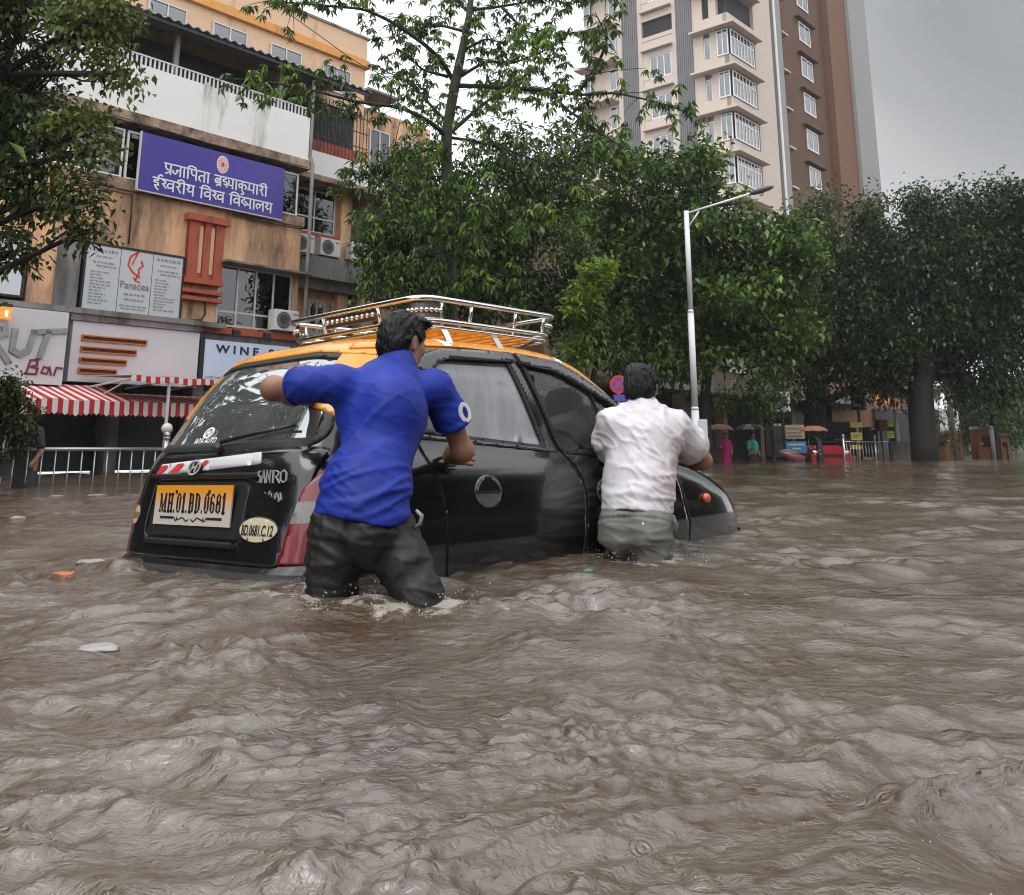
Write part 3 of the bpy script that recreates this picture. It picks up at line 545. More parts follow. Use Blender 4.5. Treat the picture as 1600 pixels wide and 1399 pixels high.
def clinic_board():
    r = thing('clinic_board', 'pale clinic board with red flame logo and small grey columns of print', 'sign', W(10.4, 20.9, 3.55)); t = 20.88
    s0, s1, z0, z1 = 9.24, 11.61, 3.57, 5.05
    sbox(r, 'panel', M_board, (s0, s1, t, t+.05, z0, z1)); sbox(r, 'frame', M_black, (s0-.05, s0, t-.01, t+.06, z0-.05, z1+.05), (s1, s1+.06, t-.01, t+.06, z0-.05, z1+.05), (s0, s1, t-.01, t+.06, z1, z1+.06), (s0, s1, t-.01, t+.06, z0-.06, z0), (10.03, 10.04, t-.004, t, z0, z1), (10.83, 10.84, t-.004, t, z0, z1))
    m = MB(); rr = random.Random(4)
    def line(a, b, z, h=.035):
        x = a
        while x < b: w = rr.uniform(.04, .14); m.prism([(x, 0), (min(b, x+w), 0), (min(b, x+w), h), (x, h)], W(0, t-.002, z), U, Zu, OUT, .003); x += w+.03
    for c0, c1 in ((9.36, 9.96), (10.93, 11.55)):
        line(c0, c1, 4.90, .07); line(c0+.1, c1-.1, 4.78); line(c0+.04, c1-.04, 4.64, .045); line(c0+.12, c1, 4.56, .04)
        for k in range(11): line(c0, c0+rr.uniform(.25, .55), 4.42-k*.072)
    line(10.18, 10.7, 3.98, .05); line(10.2, 10.68, 3.86, .05); line(10.1, 10.78, 3.72); line(10.14, 10.74, 3.65)
    m.build('small_print', pm('faint_print', (.27, .28, .30), .6), r)
    txt(r, 'lettering', 'Panacea', M_ink, W(10.08, t-.003, 4.14), .17, width=.71, bold=.004)
    v, f = stroke_geo([(.045, [(.02, .62), (-.16, .48), (-.2, .28), (-.08, .12), (.1, .02)]), (.035, [(.02, .62), (-.06, .42), (-.1, .3)]), (.045, [(.12, .4), (.16, .3), (.06, .2), (.08, .1), (.0, -.06)]), (.03, [(-.05, .0), (.02, -.08), (.12, -.1)])], .04, .004)
    m = MB(); m.add(place(v, W(10.43, t-.002, 4.42), U, Zu, OUT), f); m.build('flame_logo', M_red, r)
clinic_board()
def bar_sign():
    r = thing('shop_sign', 'white sign with chrome slanting letters and red script, left end of the shop fronts', 'sign', W(7, 20.2, 1.8)); t = 20.2
    sbox(r, 'panel', M_signw, (3.0, 8.70, t, t+.5, 1.80, 3.34))
    v, f = stroke_geo([(.13, [(-1.22, 0), (-1.06, .62), (-.95, .25), (-.72, .66), (-.70, .02)]), (.12, [(-.42, -.02), (-.30, .58)]), (.12, [(-.52, .55), (-.1, .62), (-.06, .42), (-.32, .30)]), (.12, [(-.3, .3), (.05, -.14)]), (.12, [(.12, .5), (.10, .1), (.26, .02), (.42, .12), (.50, .5)]), (.12, [(.66, .0), (.78, .52)]), (.11, [(.48, .50), (1.12, .58)])], .12, .035)
    m = MB(); m.add(place(v, W(7.52, t-.004, 2.36), U, Zu, OUT), f); m.build('lettering', pm('brushed_letter_metal', (.30, .30, .30), .3, metal=.9, var=.3, scale=6), r)
    v, f = stroke_geo([(.04, [(.0, .0), (.06, .28), (.2, .3), (.2, .18), (.06, .15), (.22, .12), (.2, .0), (.0, .0)]), (.035, [(.44, .14), (.34, .16), (.3, .04), (.42, .02), (.46, .16), (.5, .0)]), (.035, [(.56, .0), (.6, .16), (.72, .15)])], .05, .02)
    m = MB(); m.add(place(v, W(7.95, t-.004, 2.0), U, Zu, OUT), f); m.build('script', pm('dark_red_script', (.20, .018, .03), .5), r)
    l = thing('wall_lamp', 'small lit orange lantern above the slanting chrome letters', 'lamp', W(7.35, 20.1, 3.05))
    sbox(l, 'housing', M_black, (7.26, 7.46, 19.98, 20.16, 3.30, 3.36), (7.33, 7.39, 20.05, 20.2, 3.36, 3.4))
    sbox(l, 'lamp_shade', pm('amber_glass', srgb('#c5651b'), .3, emit=(1., .33, .05), emit_s=.6), (7.27, 7.45, 19.99, 20.15, 3.06, 3.30)); sbox(l, 'bulb', pm('lit_bulb', (.9, .8, .6), .3, emit=(1, .75, .4), emit_s=5), (7.34, 7.38, 19.975, 19.99, 3.10, 3.22))
bar_sign()
def louvre_sign():
    r = thing('shop_fascia', 'white shop fascia with four orange louvres that shorten downwards', 'sign', W(10.5, 20.6, 2)); t = 20.6
    sbox(r, 'panel', M_signw, (8.98, 12.05, t, t+.3, 1.92, 3.24)); sbox(r, 'top_ledge', M_slab, (8.9, 12.1, t-.05, t+.4, 3.25, 3.40))
    for s1, z in ((10.70, 2.88), (10.47, 2.63), (10.26, 2.39), (10.05, 2.16)):
        l = sbox(r, 'louvre', pm('orange_louvre', srgb('#b5662c'), .5), (9.18, s1, t-.05, t-.003, z-.065, z-.035), (9.18, s1, t-.05, t-.003, z+.035, z+.065), (9.18, 9.21, t-.05, t-.003, z-.035, z+.035), (s1-.03, s1, t-.05, t-.003, z-.035, z+.035))
        m = MB(street); m.box(9.21, s1-.03, t-.012, t-.004, z-.035, z+.035)
        for k in range(int((s1-9.25)/.05)): m.box(9.23+k*.05, 9.245+k*.05, t-.03, t-.012, z-.034, z+.034)
        m.build('grille', pm('rust_grille', srgb('#5a3018'), .6), l)
louvre_sign()
def wine_sign():
    r = thing('wine_sign', 'pale blue wine shop sign with dark blue capital letters, above the taxi', 'sign', W(13, 20.6, 2)); t = 20.6
    sbox(r, 'panel', pm('pale_blue_sign', (.50, .57, .70), .35, var=.05, scale=.6, emit=(.5, .6, .8), emit_s=.12), (12.2, 14.7, t, t+.12, 2.1, 3.10)); sbox(r, 'frame', M_black, (12.08, 12.2, t-.02, t+.3, 2.05, 3.14))
    txt(r, 'lettering', 'W I N E   S H O P', pm('navy_print', (.015, .018, .07), .5), W(12.50, t-.004, 2.80), .20, width=2.75, bold=.035)
    txt(r, 'small_lettering', 'cold beer and wines', MATS['navy_print'], W(12.28, t-.004, 2.16), .07, width=1.0)
wine_sign()
def striped(root, name, s0, s1, pts, w=.105, mats=None, scallop=0.):
    """striped cloth: profile pts (t, z) swept along the street, one stripe wide each"""
    m = MB(street); n = int((s1-s0)/w)
    for k in range(n):
        m.cur = k % 2; a, b = s0+k*w, s0+(k+1)*w; sg = .035*math.sin(math.pi*((a-s0)/.85 % 1))**2+.012*math.sin(a*9.1)
        for (t0, z0), (t1, z1) in zip(pts[:-1], pts[1:]):
            q0, q1 = z0-(sg if scallop else 0)*.3, z1-sg*.6; m.add([(a, t0, q0), (b, t0, q0), (b, t1, q1), (a, t1, q1), (a, t0+.008, q0-.008), (b, t0+.008, q0-.008), (b, t1+.008, q1-.008), (a, t1+.008, q1-.008)], [(0, 1, 2, 3), (4, 7, 6, 5), (0, 3, 7, 4), (1, 5, 6, 2), (0, 4, 5, 1), (3, 2, 6, 7)])
        if scallop:
            t1, z1 = pts[-1]; z1 = z1-sg*.6; m.add([(a, t1, z1-.001), (b, t1, z1-.001), ((a+b)/2, t1, z1-scallop)], [(0, 1, 2)])
    return m.build(name, mats or [M_cw, M_cr], root)
M_cw = pm('white_awning_cloth', (.66, .62, .58), .8, var=.08, scale=2); M_cr = pm('red_awning_cloth', srgb('#b3222b'), .8, var=.1, scale=2)
def awnings():
    r = thing('awning', 'long low red and white striped awning with a scalloped valance', 'awning', W(9.5, 19.5, 1.2))
    striped(r, 'canopy', 7.2, 9.75, [(20.55, 1.84), (19.0, 1.46)]); striped(r, 'canopy', 9.78, 12.3, [(20.55, 1.70), (19.0, 1.46)])
    striped(r, 'valance', 7.2, 12.3, [(19.0, 1.455), (18.985, 1.20)], scallop=.05)
    m = MB(street); m.tube([(7.2, 19.02, 1.43), (12.3, 19.02, 1.43)], .018); m.tube([(7.2, 19.02, 1.43), (7.2, 20.6, 1.5)], .015); m.tube([(12.3, 19.02, 1.43), (12.3, 20.6, 1.5)], .015); m.build('frame', M_alu, r)
    r = thing('awning', 'short higher red and white striped canopy on a grey post', 'awning', W(10.5, 18.8, 1.8))
    striped(r, 'canopy', 9.33, 12.2, [(20.4, 2.05), (18.45, 1.97)]); striped(r, 'valance', 9.33, 12.2, [(18.45, 1.965), (18.44, 1.85)], scallop=.02)
    m = MB(street)
    for s in (9.36, 10.2, 11.2, 12.15): m.tube([(s, 18.5, 1.90), (s, 20.4, 1.80)], .022)
    m.tube([(9.36, 18.5, 1.9), (12.15, 18.5, 1.9)], .025); m.tube([(9.36, 18.5, 1.9), (9.36, 20.4, 1.45)], .015); m.build('frame', M_alu, r)
    m = MB(street); m.tube([(10.2, 18.5, 1.9), (10.2, 18.5, -.5)], .035, 10); m.build('post', M_alu, r)
    g = thing('globe_lamp', 'white globe lamp on a short post beside the awning post', 'lamp', W(10.12, 18.3, -.4))
    m = MB(); m.tube([W(10.12, 18.3, -.5), W(10.12, 18.3, .78)], .03); m.lathe([(.05, .74), (.07, .78), (.05, .80)], W(10.12, 18.3, 0)); m.build('post', M_slab, g)
    m = MB(); m.ball(W(10.12, 18.3, .90), .115, 20); m.build('globe', pm('opal_glass', (.62, .60, .56), .35, var=.04), g, True)
awnings()
# ================================================================== railing, lamp post, no-parking disc
def railing(s0, s1, t, top, post, label, nb=12):
    r = thing('railing', label, 'railing', W(s0, t, -.5), 'steel railings along the footpath')
    m = MB(street); m.tube([(s0, t, -.6), (s0, t, post-.05)], .045, 12); m.build('post', M_steel, r, True)
    m = MB(street); m.ball((s0, t, post), .055, 12); m.lathe([(.05, -.06), (.06, -.05), (.05, -.035)], (s0, t, post)); m.build('post_cap', M_steel, r, True)
    m = MB(street); m.tube([(s0, t, top), (s1, t, top)], .027, 10); m.tube([(s0, t, -.3), (s1, t, -.3)], .02, 8); m.build('top_rail', M_steel, r, True)
    for k in range(nb): m = MB(street); s = s0+(s1-s0)*(k+.9)/(nb+.8); m.tube([(s, t, -.3), (s, t, top-.02)], .011, 8); m.build('baluster', M_steel, r, True)
    return r
for k, lab in enumerate(('steel railing section running off the left edge of the picture', 'steel railing section between the ball-topped post and the taxi', 'steel railing section mostly hidden behind the taxi', None, None)):
    if lab: railing(2.92+2.5*k, 5.42+2.5*k, 14.3, .50, .72, lab)
FAR = [('steel railing section in front of the yellow signs', 36.4, 39.6), ('steel railing section below the thick dark tree trunk', 39.7, 43.2), ('dark steel railing section between the creeper and the orange booth', 44.6, 47.0)]
for lab, a, b in FAR: railing(a, b, 14.6, .72, .95, lab, 9)
def lamp_post():
    x, y = P(1088, 690, 28)[:2]; M = pm('grey_lamp_paint', (.66, .66, .68), .4, var=.06)
    r = thing('street_lamp', 'tall pale grey street lamp with one slanting arm, behind the man in white', 'street lamp', (x, y, -.5))
    top = P(1073, 330, 28)[2]
    m = MB(); m.tube([(x, y, -.6), (x, y, 1.6)], .115, 14); m.tube([(x, y, 1.6), (x, y, 1.68)], [.125, .1], 14); m.tube([(x, y, 1.68), (x, y, 4.5)], .095, 14); m.tube([(x, y, 4.5), (x, y, 4.58)], [.105, .08], 14); m.tube([(x, y, 4.58), (x, y, top)], .078, 14); m.build('pole', M, r, True)
    e = P(1172, 303, 27.2); a = np.array([x, y, top-.08]); m = MB(); m.tube([a, a*.5+e*.5, e], .036, 10); m.tube([a+[0, 0, -.5], a*.8+e*.2+np.array([0, 0, -.05])], .025, 8); m.build('arm', M, r, True)
    d = (e-a)/np.linalg.norm(e-a); ex = d; ey = np.cross(Zu, d); ey /= np.linalg.norm(ey); ez = np.cross(ex, ey)
    m = MB(); n = 9; prof = [(0, .05, .04), (.1, .12, .07), (.35, .15, .085), (.6, .13, .07), (.72, .06, .03)]
    V = []
    for q, w, h in prof:
        for j in range(10): an = 2*np.pi*j/10; V.append(e+ex*q+ey*w*np.cos(an)+ez*h*np.sin(an))
    m.add(V, [(i*10+j, i*10+(j+1) % 10, (i+1)*10+(j+1) % 10, (i+1)*10+j) for i in range(4) for j in range(10)]+[tuple(range(10)), tuple(range(40, 50))]); m.build('lamp_head', pm('lamp_head_grey', (.09, .09, .095), .4), r, True)
    m = MB(); m.cbox((x+.2, y-.05, 1.0), (.12, .08, .32)); m.build('meter_box', M_signw, r)
    m = MB(); m.cbox((x+.22, y-.05, .38), (.14, .1, .22)); m.build('switch_box', M_black, r)
lamp_post()
def no_parking():
    c = P(967, 601, 20.5); r = thing('road_sign', 'round red and blue no-parking sign above the front of the taxi', 'sign', (c[0], c[1], -.5))
    m = MB(); m.tube([(c[0], c[1]+.05, -.6), (c[0], c[1]+.05, c[2]+.2)], .03, 10); m.build('post', M_steel, r)
    f = np.array([-.05, -1, 0.]); f /= np.linalg.norm(f); ex = np.cross(f, Zu); ex = -ex if ex[0] < 0 else ex
    an = np.arange(36)*2*np.pi/36; circ = np.c_[np.cos(an), np.sin(an)]
    m = MB(); m.prism(circ*.20, c, ex, Zu, f, .01); m.build('disc', M_red, r)
    m = MB(); m.prism(circ*.145, c, ex, Zu, f, .014); m.build('blue_face', pm('sign_blue', (.07, .07, .38), .4), r)
    m = MB()
    for q in (1, -1):
        v, F = stroke_geo([[(-.11, -.11*q), (.11, .11*q)]], .04, .018+.001*q); m.add(place(v, c, ex, Zu, f), F)
    m.build('red_cross', M_red, r)
    m = MB(); m.prism([(-.12, -.36), (.2, -.36), (.2, -.22), (-.12, -.22)], c, ex, Zu, f, .01); m.build('plate', MATS['sign_blue'], r)
no_parking()
# ================================================================== apartment tower
def tower():
    r = thing('apartment_tower', 'tall cream and brown apartment tower rising above the trees', 'building', W(53.2, 27, 0))
    cream = pm('cream_render', srgb('#bdb0a5'), .85, var=.05, scale=.35, dirt=srgb('#8f7a69'), dirt_amt=.12, dirt_scale=.35, streak=.2)
    brown = pm('brown_render', srgb('#573d2a'), .85, var=.08, scale=.3, dirt=srgb('#4e2f20'), dirt_amt=.2, dirt_scale=.4, streak=.15)
    brown2 = pm('rust_render', srgb('#6a4a36'), .85, var=.06, scale=.3)
    grey = pm('grey_fluted_render', (.17, .165, .175), .85, var=.06, scale=.5)
    pale = pm('pale_grey_render', (.25, .245, .24), .8, var=.06, scale=.4)
    S, T = 53.2, 27.0; Z1 = 40
    # face A (plane of constant s) and the block behind
    sbox(r, 'wall', cream, (S+.4, 60, T+.4, 31.2, 0, Z1), (S+.4, 66, 31.2, 36.2, 0, Z1), (S+.4, 66, 36.2, 39.0, 0, Z1), (S, S+.4, 35.6, 36.0, 0, Z1), (S, S+.4, 33.9, 34.25, 0, Z1), (S, S+.4, 31.05, 31.35, 0, Z1))
    m = MB(street)
    for a, b in ((34.25, 35.6), (29.75, 31.05)):
        m.box(S-.05, S+.35, a, b, 0, Z1)
        for k in range(8): q = a+(b-a)*(k+.5)/8; m.box(S-.10, S-.052, q-.04, q+.04, 0, Z1)
        m.build('fluted_strip', grey, r); m = MB(street)
    # face B: cream, pale strip, brown, rust, white edge
    sbox(r, 'wall', cream, (60, 60.4, 27.3, 31, 0, Z1), (61.6, 62.2, 28.2, 30, 0, Z1))
    sbox(r, 'pale_strip', pale, (60.4, 61.6, 27.0, 30, 0, Z1)); sbox(r, 'wall', M_wframe, (60.3, 60.5, 26.9, 27.0, 0, Z1))
    sbox(r, 'brown_wall', brown, (62.2, 71.0, 27.6, 39, 0, Z1)); sbox(r, 'rust_wall', brown2, (71.0, 75.0, 27.0, 39, 0, Z1)); sbox(r, 'edge_wall', pale, (75.0, 79.2, 26.7, 39, 0, Z1))
    lv = [16.3+3*k-.03 for k in range(8)]
    for i, z in enumerate(lv):
        # ledges wrap the corner; bay window and balcony below each
        sbox(r, 'ledge', cream, (S-.65, 57.0, T-.65, 29.7, z-.14, z), (S-.35, S+.4, 31.35, 33.9, z-.12, z), (S-.7, S+.4, 36.2, 39.6, z-.14, z)); sbox(r, 'ledge', cream, (61.6, 62.6, 26.9, 27.6, z-.6, z-.46), (79.2, 80.0, 27.5, 29.5, z-1.2, z-1.05))
        sbox(r, 'spandrel', cream, (S, S+.4, T+.05, 29.75, z, z+.95), (S, 57.4, T, T+.4, z, z+.9), (S, S+.4, 28.95, 29.75, z+.95, z+2.86), (S, S+.4, 27.9, 28.45, z+.95, z+2.86), (57.2, 60, T+.1, T+.42, z-.0, z+3.0), (S+.05, S+.4, 31.35, 33.9, z, z+.75))
        open_ = (i == 4)
        if open_:
            sbox(r, 'balcony_shade_sheet', M_dark, (S+.1, S+.39, 28.45, 28.95, z+.95, z+2.5), (S+.36, S+.39, T+.42, 27.9, z+.95, z+2.8), (S+.36, 57.2, T+.36, T+.39, z+.95, z+2.8), (S+.2, S+.39, 31.4, 33.85, z+.95, z+2.3))  # flat near-black sheets painted for the shade inside the open balcony
            sbox(r, 'spandrel', cream, (S+.02, S+.4, 31.35, 33.9, z+2.3, z+2.86), (S+.01, S+.4, 31.35, 33.9, z+.74, z+1.05))
        else:
            win(r, 28.45, 28.95, S+.12, z+.9, z+2.5, 1, fw=.07, pane=M_panebright, axis='s', depth=.15)
            win(r, T+.06, 27.9, S-.02, z+.92, z+2.75, 2, fw=.07, pane=M_panebright, axis='s', depth=.15)
            win(r, S+.06, 56.6, T-.04, z+.92, z+2.75, 7, (z+2.2,), fw=.09, pane=M_panebright, depth=.15)
            win(r, 31.55, 33.3, S+.12, z+.75, z+2.4, 3, fw=.07, pane=M_panebright, axis='s', depth=.15)
            sbox(r, 'spandrel', cream, (S+.02, S+.4, 31.35, 33.9, z+2.42, z+2.86), (S+.02, S+.4, 33.3, 33.9, z+.75, z+2.42), (S+.02, S+.4, 31.35, 31.55, z+.75, z+2.42))
        win(r, 36.4, 37.0, S+.38, z+.9, z+2.6, 1, fw=.06, pane=M_panebright, axis='s', depth=.1); win(r, 38.6, 39.2, S+.2, z+.6, z+2.8, 1, fw=.06, pane=M_panebright, axis='s', depth=.1)
        win(r, 66.2, 68.3, 27.58, z+.55, z+2.2, 2, fw=.12, pane=M_panebright, depth=.05); sbox(r, 'window_hood', brown, (65.6, 68.9, 27.2, 27.6, z+2.35, z+2.43))
        win(r, 61.65, 62.15, 28.18, z+.5, z+2.0, 1, fw=.06, pane=M_panebright, depth=.05)
    # podium with a stair rail and a lit lamp
    sbox(r, 'podium', brown2, (58.5, 70.0, 22.5, 26.6, 0, 15.7)); 
    m = MB(street)
    for k in range(9): m.box(66+k*.8, 66.1+k*.8, 23.0, 23.08, 15.7, 16.9)
    m.box(66, 72.5, 23.0, 23.08, 16.85, 16.95); m.build('roof_railing', M_alu, r)
    sbox(r, 'entrance_lamp', pm('lamp_glow', (.9, .7, .4), .4, emit=(1, .55, .15), emit_s=6), (70.6, 70.9, 22.3, 22.5, 14.6, 15.3))
tower()
def annex():
    r = thing('low_block', 'low pale flat-roofed block between the trees in front of the tower', 'building', W(44, 29, 0))
    sbox(r, 'wall', M_peach2, (40, 52, 27, 40, 0, 14.4)); sbox(r, 'roof_slab', M_slab, (39.8, 52.2, 26.8, 40.2, 14.4, 14.6)); sbox(r, 'parapet', M_white, (39.9, 52.1, 26.85, 27.05, 14.6, 15.3))
    for k in range(4): win(r, 28+k*3, 29.4+k*3, 39.98, 10.3, 12.0, 2, frame=M_alu, axis='s', depth=.03); win(r, 41+k*2.7, 42.6+k*2.7, 26.98, 10.3, 12.0, 2, frame=M_alu, depth=.03)
annex()
# ================================================================== signed-distance modelling for bodies and clothes
class SDF:
    """smooth unions of tapered capsules and ellipsoids on a grid, surfaced by naive surface nets"""
    def __init__(s, lo, hi, h):
        s.lo = np.asarray(lo, float); s.h = h; s.n = np.ceil((np.asarray(hi)-s.lo)/h).astype(int)+1
        s.D = np.full(tuple(s.n), .5, np.float32)
    def _reg(s, lo, hi):
        a = np.clip(np.floor((lo-s.lo)/s.h).astype(int), 0, s.n-1); b = np.clip(np.ceil((hi-s.lo)/s.h).astype(int)+1, 1, s.n)
        if (b <= a).any(): return None
        g = [s.lo[i]+np.arange(a[i], b[i])*s.h for i in range(3)]
        return (slice(a[0], b[0]), slice(a[1], b[1]), slice(a[2], b[2])), np.stack(np.meshgrid(*g, indexing='ij'), -1)
    def _comb(s, sl, d, k, mode):
        A = s.D[sl]
        if mode == 'add':
            if k > 0: h = np.clip(.5+.5*(A-d)/k, 0, 1); s.D[sl] = A*(1-h)+d*h-k*h*(1-h)
            else: s.D[sl] = np.minimum(A, d)
        else:       # carve
            if k > 0: h = np.clip(.5-.5*(A+d)/k, 0, 1); s.D[sl] = A*(1-h)-d*h+k*h*(1-h)
            else: s.D[sl] = np.maximum(A, -d)
    def cone(s, a, b, ra, rb, k=.03, flat=None, mode='add'):
        a = np.asarray(a, float); b = np.asarray(b, float); m = max(ra, rb)*(1.05 if not flat else 1.6)+k*2+.05
        q = s._reg(np.minimum(a, b)-m, np.maximum(a, b)+m)
        if q is None: return s
        sl, p = q; ba = b-a; L2 = ba@ba+1e-12
        if flat is not None:
            ax, f = np.asarray(flat[0], float), flat[1]; ax = ax/np.linalg.norm(ax)
            tt = np.clip(((p-a)@ba)/L2, 0, 1); off = (p-a-tt[..., None]*ba)@ax; p = p+((f-1)*off)[..., None]*ax
        t = np.clip(((p-a)@ba)/L2, 0, 1); d = np.linalg.norm(p-a-t[..., None]*ba, axis=-1)-(ra+(rb-ra)*t)
        s._comb(sl, d.astype(np.float32), k, mode); return s
    def chain(s, pts, rs, k=.03, flat=None):
        for i in range(len(pts)-1): s.cone(pts[i], pts[i+1], rs[i], rs[i+1], k, flat)
        return s
    def ell(s, c, r, M=None, k=.03, mode='add'):
        c = np.asarray(c, float); r = np.asarray(r, float); m = r.max()+k*2+.05; q = s._reg(c-m, c+m)
        if q is None: return s
        sl, p = q; l = p-c
        if M is not None: l = l@np.asarray(M).T
        k0 = np.linalg.norm(l/r, axis=-1); k1 = np.linalg.norm(l/(r*r), axis=-1)+1e-9
        s._comb(sl, (k0*(k0-1)/k1).astype(np.float32), k, mode); return s
    def cut(s, o, nrm, fn=None):
        """keep the half-space behind the plane (o, nrm)"""
        g = [s.lo[i]+np.arange(s.n[i])*s.h for i in range(3)]; p = np.stack(np.meshgrid(*g, indexing='ij'), -1)
        nrm = np.asarray(nrm, float)/np.linalg.norm(nrm); d = (p-np.asarray(o))@nrm
        if fn is not None: d = d+fn(p)
        s.D = np.maximum(s.D, d.astype(np.float32)); return s
    def mesh(s):
        D = s.D; D = D.copy(); D[0], D[-1] = .5, .5; D[:, 0], D[:, -1] = .5, .5; D[:, :, 0], D[:, :, -1] = .5, .5
        nx, ny, nz = [a-1 for a in D.shape]; neg = D < 0
        cnt = np.zeros((nx, ny, nz), np.int8); 
        for a in (0, 1):
            for b in (0, 1):
                for c in (0, 1): cnt += neg[a:nx+a, b:ny+b, c:nz+c]
        act = (cnt > 0) & (cnt < 8); I = np.argwhere(act); idx = -np.ones(act.shape, np.int64); idx[act] = np.arange(len(I))
        acc = np.zeros((len(I), 3)); num = np.zeros(len(I)); off = [(a, b, c) for a in (0, 1) for b in (0, 1) for c in (0, 1)]
        for p in off:
            for ax in range(3):
                if p[ax]: continue
                q = list(p); q[ax] = 1
                d0 = D[I[:, 0]+p[0], I[:, 1]+p[1], I[:, 2]+p[2]]; d1 = D[I[:, 0]+q[0], I[:, 1]+q[1], I[:, 2]+q[2]]; m = (d0 < 0) != (d1 < 0)
                t = np.where(m, d0/(d0-d1+1e-12), 0); pt = np.tile(np.array(p, float), (len(I), 1)); pt[:, ax] = t
                acc[m] += pt[m]; num[m] += 1
        v = s.lo+(I+acc/num[:, None])*s.h; F = []
        for ax in range(3):
            sl0 = [slice(None)]*3; sl1 = [slice(None)]*3; sl0[ax] = slice(0, -1); sl1[ax] = slice(1, None)
            a0, a1 = neg[tuple(sl0)], neg[tuple(sl1)]; E = np.argwhere(a0 != a1); sg = a0[tuple(E.T)]
            u_, w_ = [(1, 2), (2, 0), (0, 1)][ax]; q = []
            for du, dw in ((0, 0), (-1, 0), (-1, -1), (0, -1)):
                c = E.copy(); c[:, u_] += du; c[:, w_] += dw; q.append(idx[c[:, 0], c[:, 1], c[:, 2]])
            q = np.stack(q, 1); q[~sg] = q[~sg][:, ::-1]; F.append(q[(q >= 0).all(1)])
        return v, np.concatenate(F)
def vnormals(v, F):
    n = np.cross(v[F[:, 2]]-v[F[:, 0]], v[F[:, 3]]-v[F[:, 1]]); o = np.zeros_like(v)
    for j in range(4): np.add.at(o, F[:, j], n)
    return o/(np.linalg.norm(o, axis=1)[:, None]+1e-12)
def smooth_v(v, F, it=1, lam=.5):
    for _ in range(it):
        a = np.zeros_like(v); c = np.zeros(len(v))
        for j in range(4):
            for q in (1, 3): np.add.at(a, F[:, j], v[F[:, (j+q) % 4]]); np.add.at(c, F[:, j], 1)
        v = v+lam*(a/c[:, None]-v)
    return v
# ================================================================== trees
def leafmat(name, dark, light, trans=.25, rough=.32):
    m = bpy.data.materials.new(name); m.use_nodes = True; nt = m.node_tree; N = nt.nodes; L = nt.links; b = N['Principled BSDF']
    ge = N.new('ShaderNodeNewGeometry'); rp = N.new('ShaderNodeValToRGB'); e = rp.color_ramp.elements
    e[0].color = (*dark, 1); e[1].color = (*light, 1); e[1].position = .93; k = e.new(.6); k.color = (*[a*.62+c*.38 for a, c in zip(dark, light)], 1)
    at = N.new('ShaderNodeAttribute'); at.attribute_name = 'tone'; ma = N.new('ShaderNodeMath'); ma.operation = 'MULTIPLY_ADD'; ma.inputs[1].default_value = .55; ma.use_clamp = True; L.new(ge.outputs['Random Per Island'], ma.inputs[0]); L.new(at.outputs['Fac'], ma.inputs[2]); L.new(ma.outputs[0], rp.inputs['Fac']); L.new(rp.outputs[0], b.inputs['Base Color']); b.inputs['Roughness'].default_value = rough
    b.inputs['Specular IOR Level'].default_value = .32
    tr = N.new('ShaderNodeBsdfTranslucent'); L.new(rp.outputs[0], tr.inputs['Color']); mx = N.new('ShaderNodeMixShader'); mx.inputs[0].default_value = trans
    out = N['Material Output']; L.new(b.outputs[0], mx.inputs[1]); L.new(tr.outputs[0], mx.inputs[2]); L.new(mx.outputs[0], out.inputs['Surface'])
    return m
L_dark = leafmat('leaf_dark', (.012, .029, .006), (.11, .19, .030)); L_mid = leafmat('leaf_mid', (.018, .045, .008), (.17, .29, .042))
L_fresh = leafmat('leaf_fresh', (.11, .19, .025), (.34, .46, .07), .4); L_rust = leafmat('leaf_autumn_tinge', (.024, .048, .010), (.15, .19, .035)); L_small = leafmat('leaf_olive', (.026, .042, .012), (.10, .125, .035))
L_creep = leafmat('leaf_yellow', (.08, .10, .02), (.28, .26, .06))
BARK = pm('wet_bark', (.012, .010, .008), .75, var=.4, scale=9, bump=.6, bscale=22); BARKG = pm('mossy_bark', (.035, .038, .018), .75, var=.4, scale=6, bump=.5, bscale=22)
def leaves(base, d, L, Wd, rg, fold=.25):
    """one kite per leaf: base points, unit directions -> verts, quads"""
    n = len(base); up = rg.normal(size=(n, 3))*.45+[0, 0, 1]; s = np.cross(d, up); s /= np.linalg.norm(s, axis=1)[:, None]+1e-9; nn = np.cross(s, d)
    Ls = L*rg.uniform(.65, 1.2, n)[:, None]; Ws = Wd*rg.uniform(.7, 1.15, n)[:, None]
    mid = base+d*Ls*.48-nn*Ls*.02; tip = base+d*Ls+np.array([0, 0, -1])*Ls*.18
    v = np.stack([base, mid+s*Ws*.5+nn*Ws*fold, tip, mid-s*Ws*.5+nn*Ws*fold], 1).reshape(-1, 3)
    return v, np.arange(4*n).reshape(-1, 4)
def unit(a): return a/(np.linalg.norm(a, axis=-1, keepdims=True)+1e-9)
def bez(a, b, sag, n=8, rg=None):
    t = np.linspace(0, 1, n)[:, None]; a, b = np.asarray(a), np.asarray(b); m = (a+b)/2+np.asarray(sag); return (1-t)**2*a+2*t*(1-t)*m+t*t*b
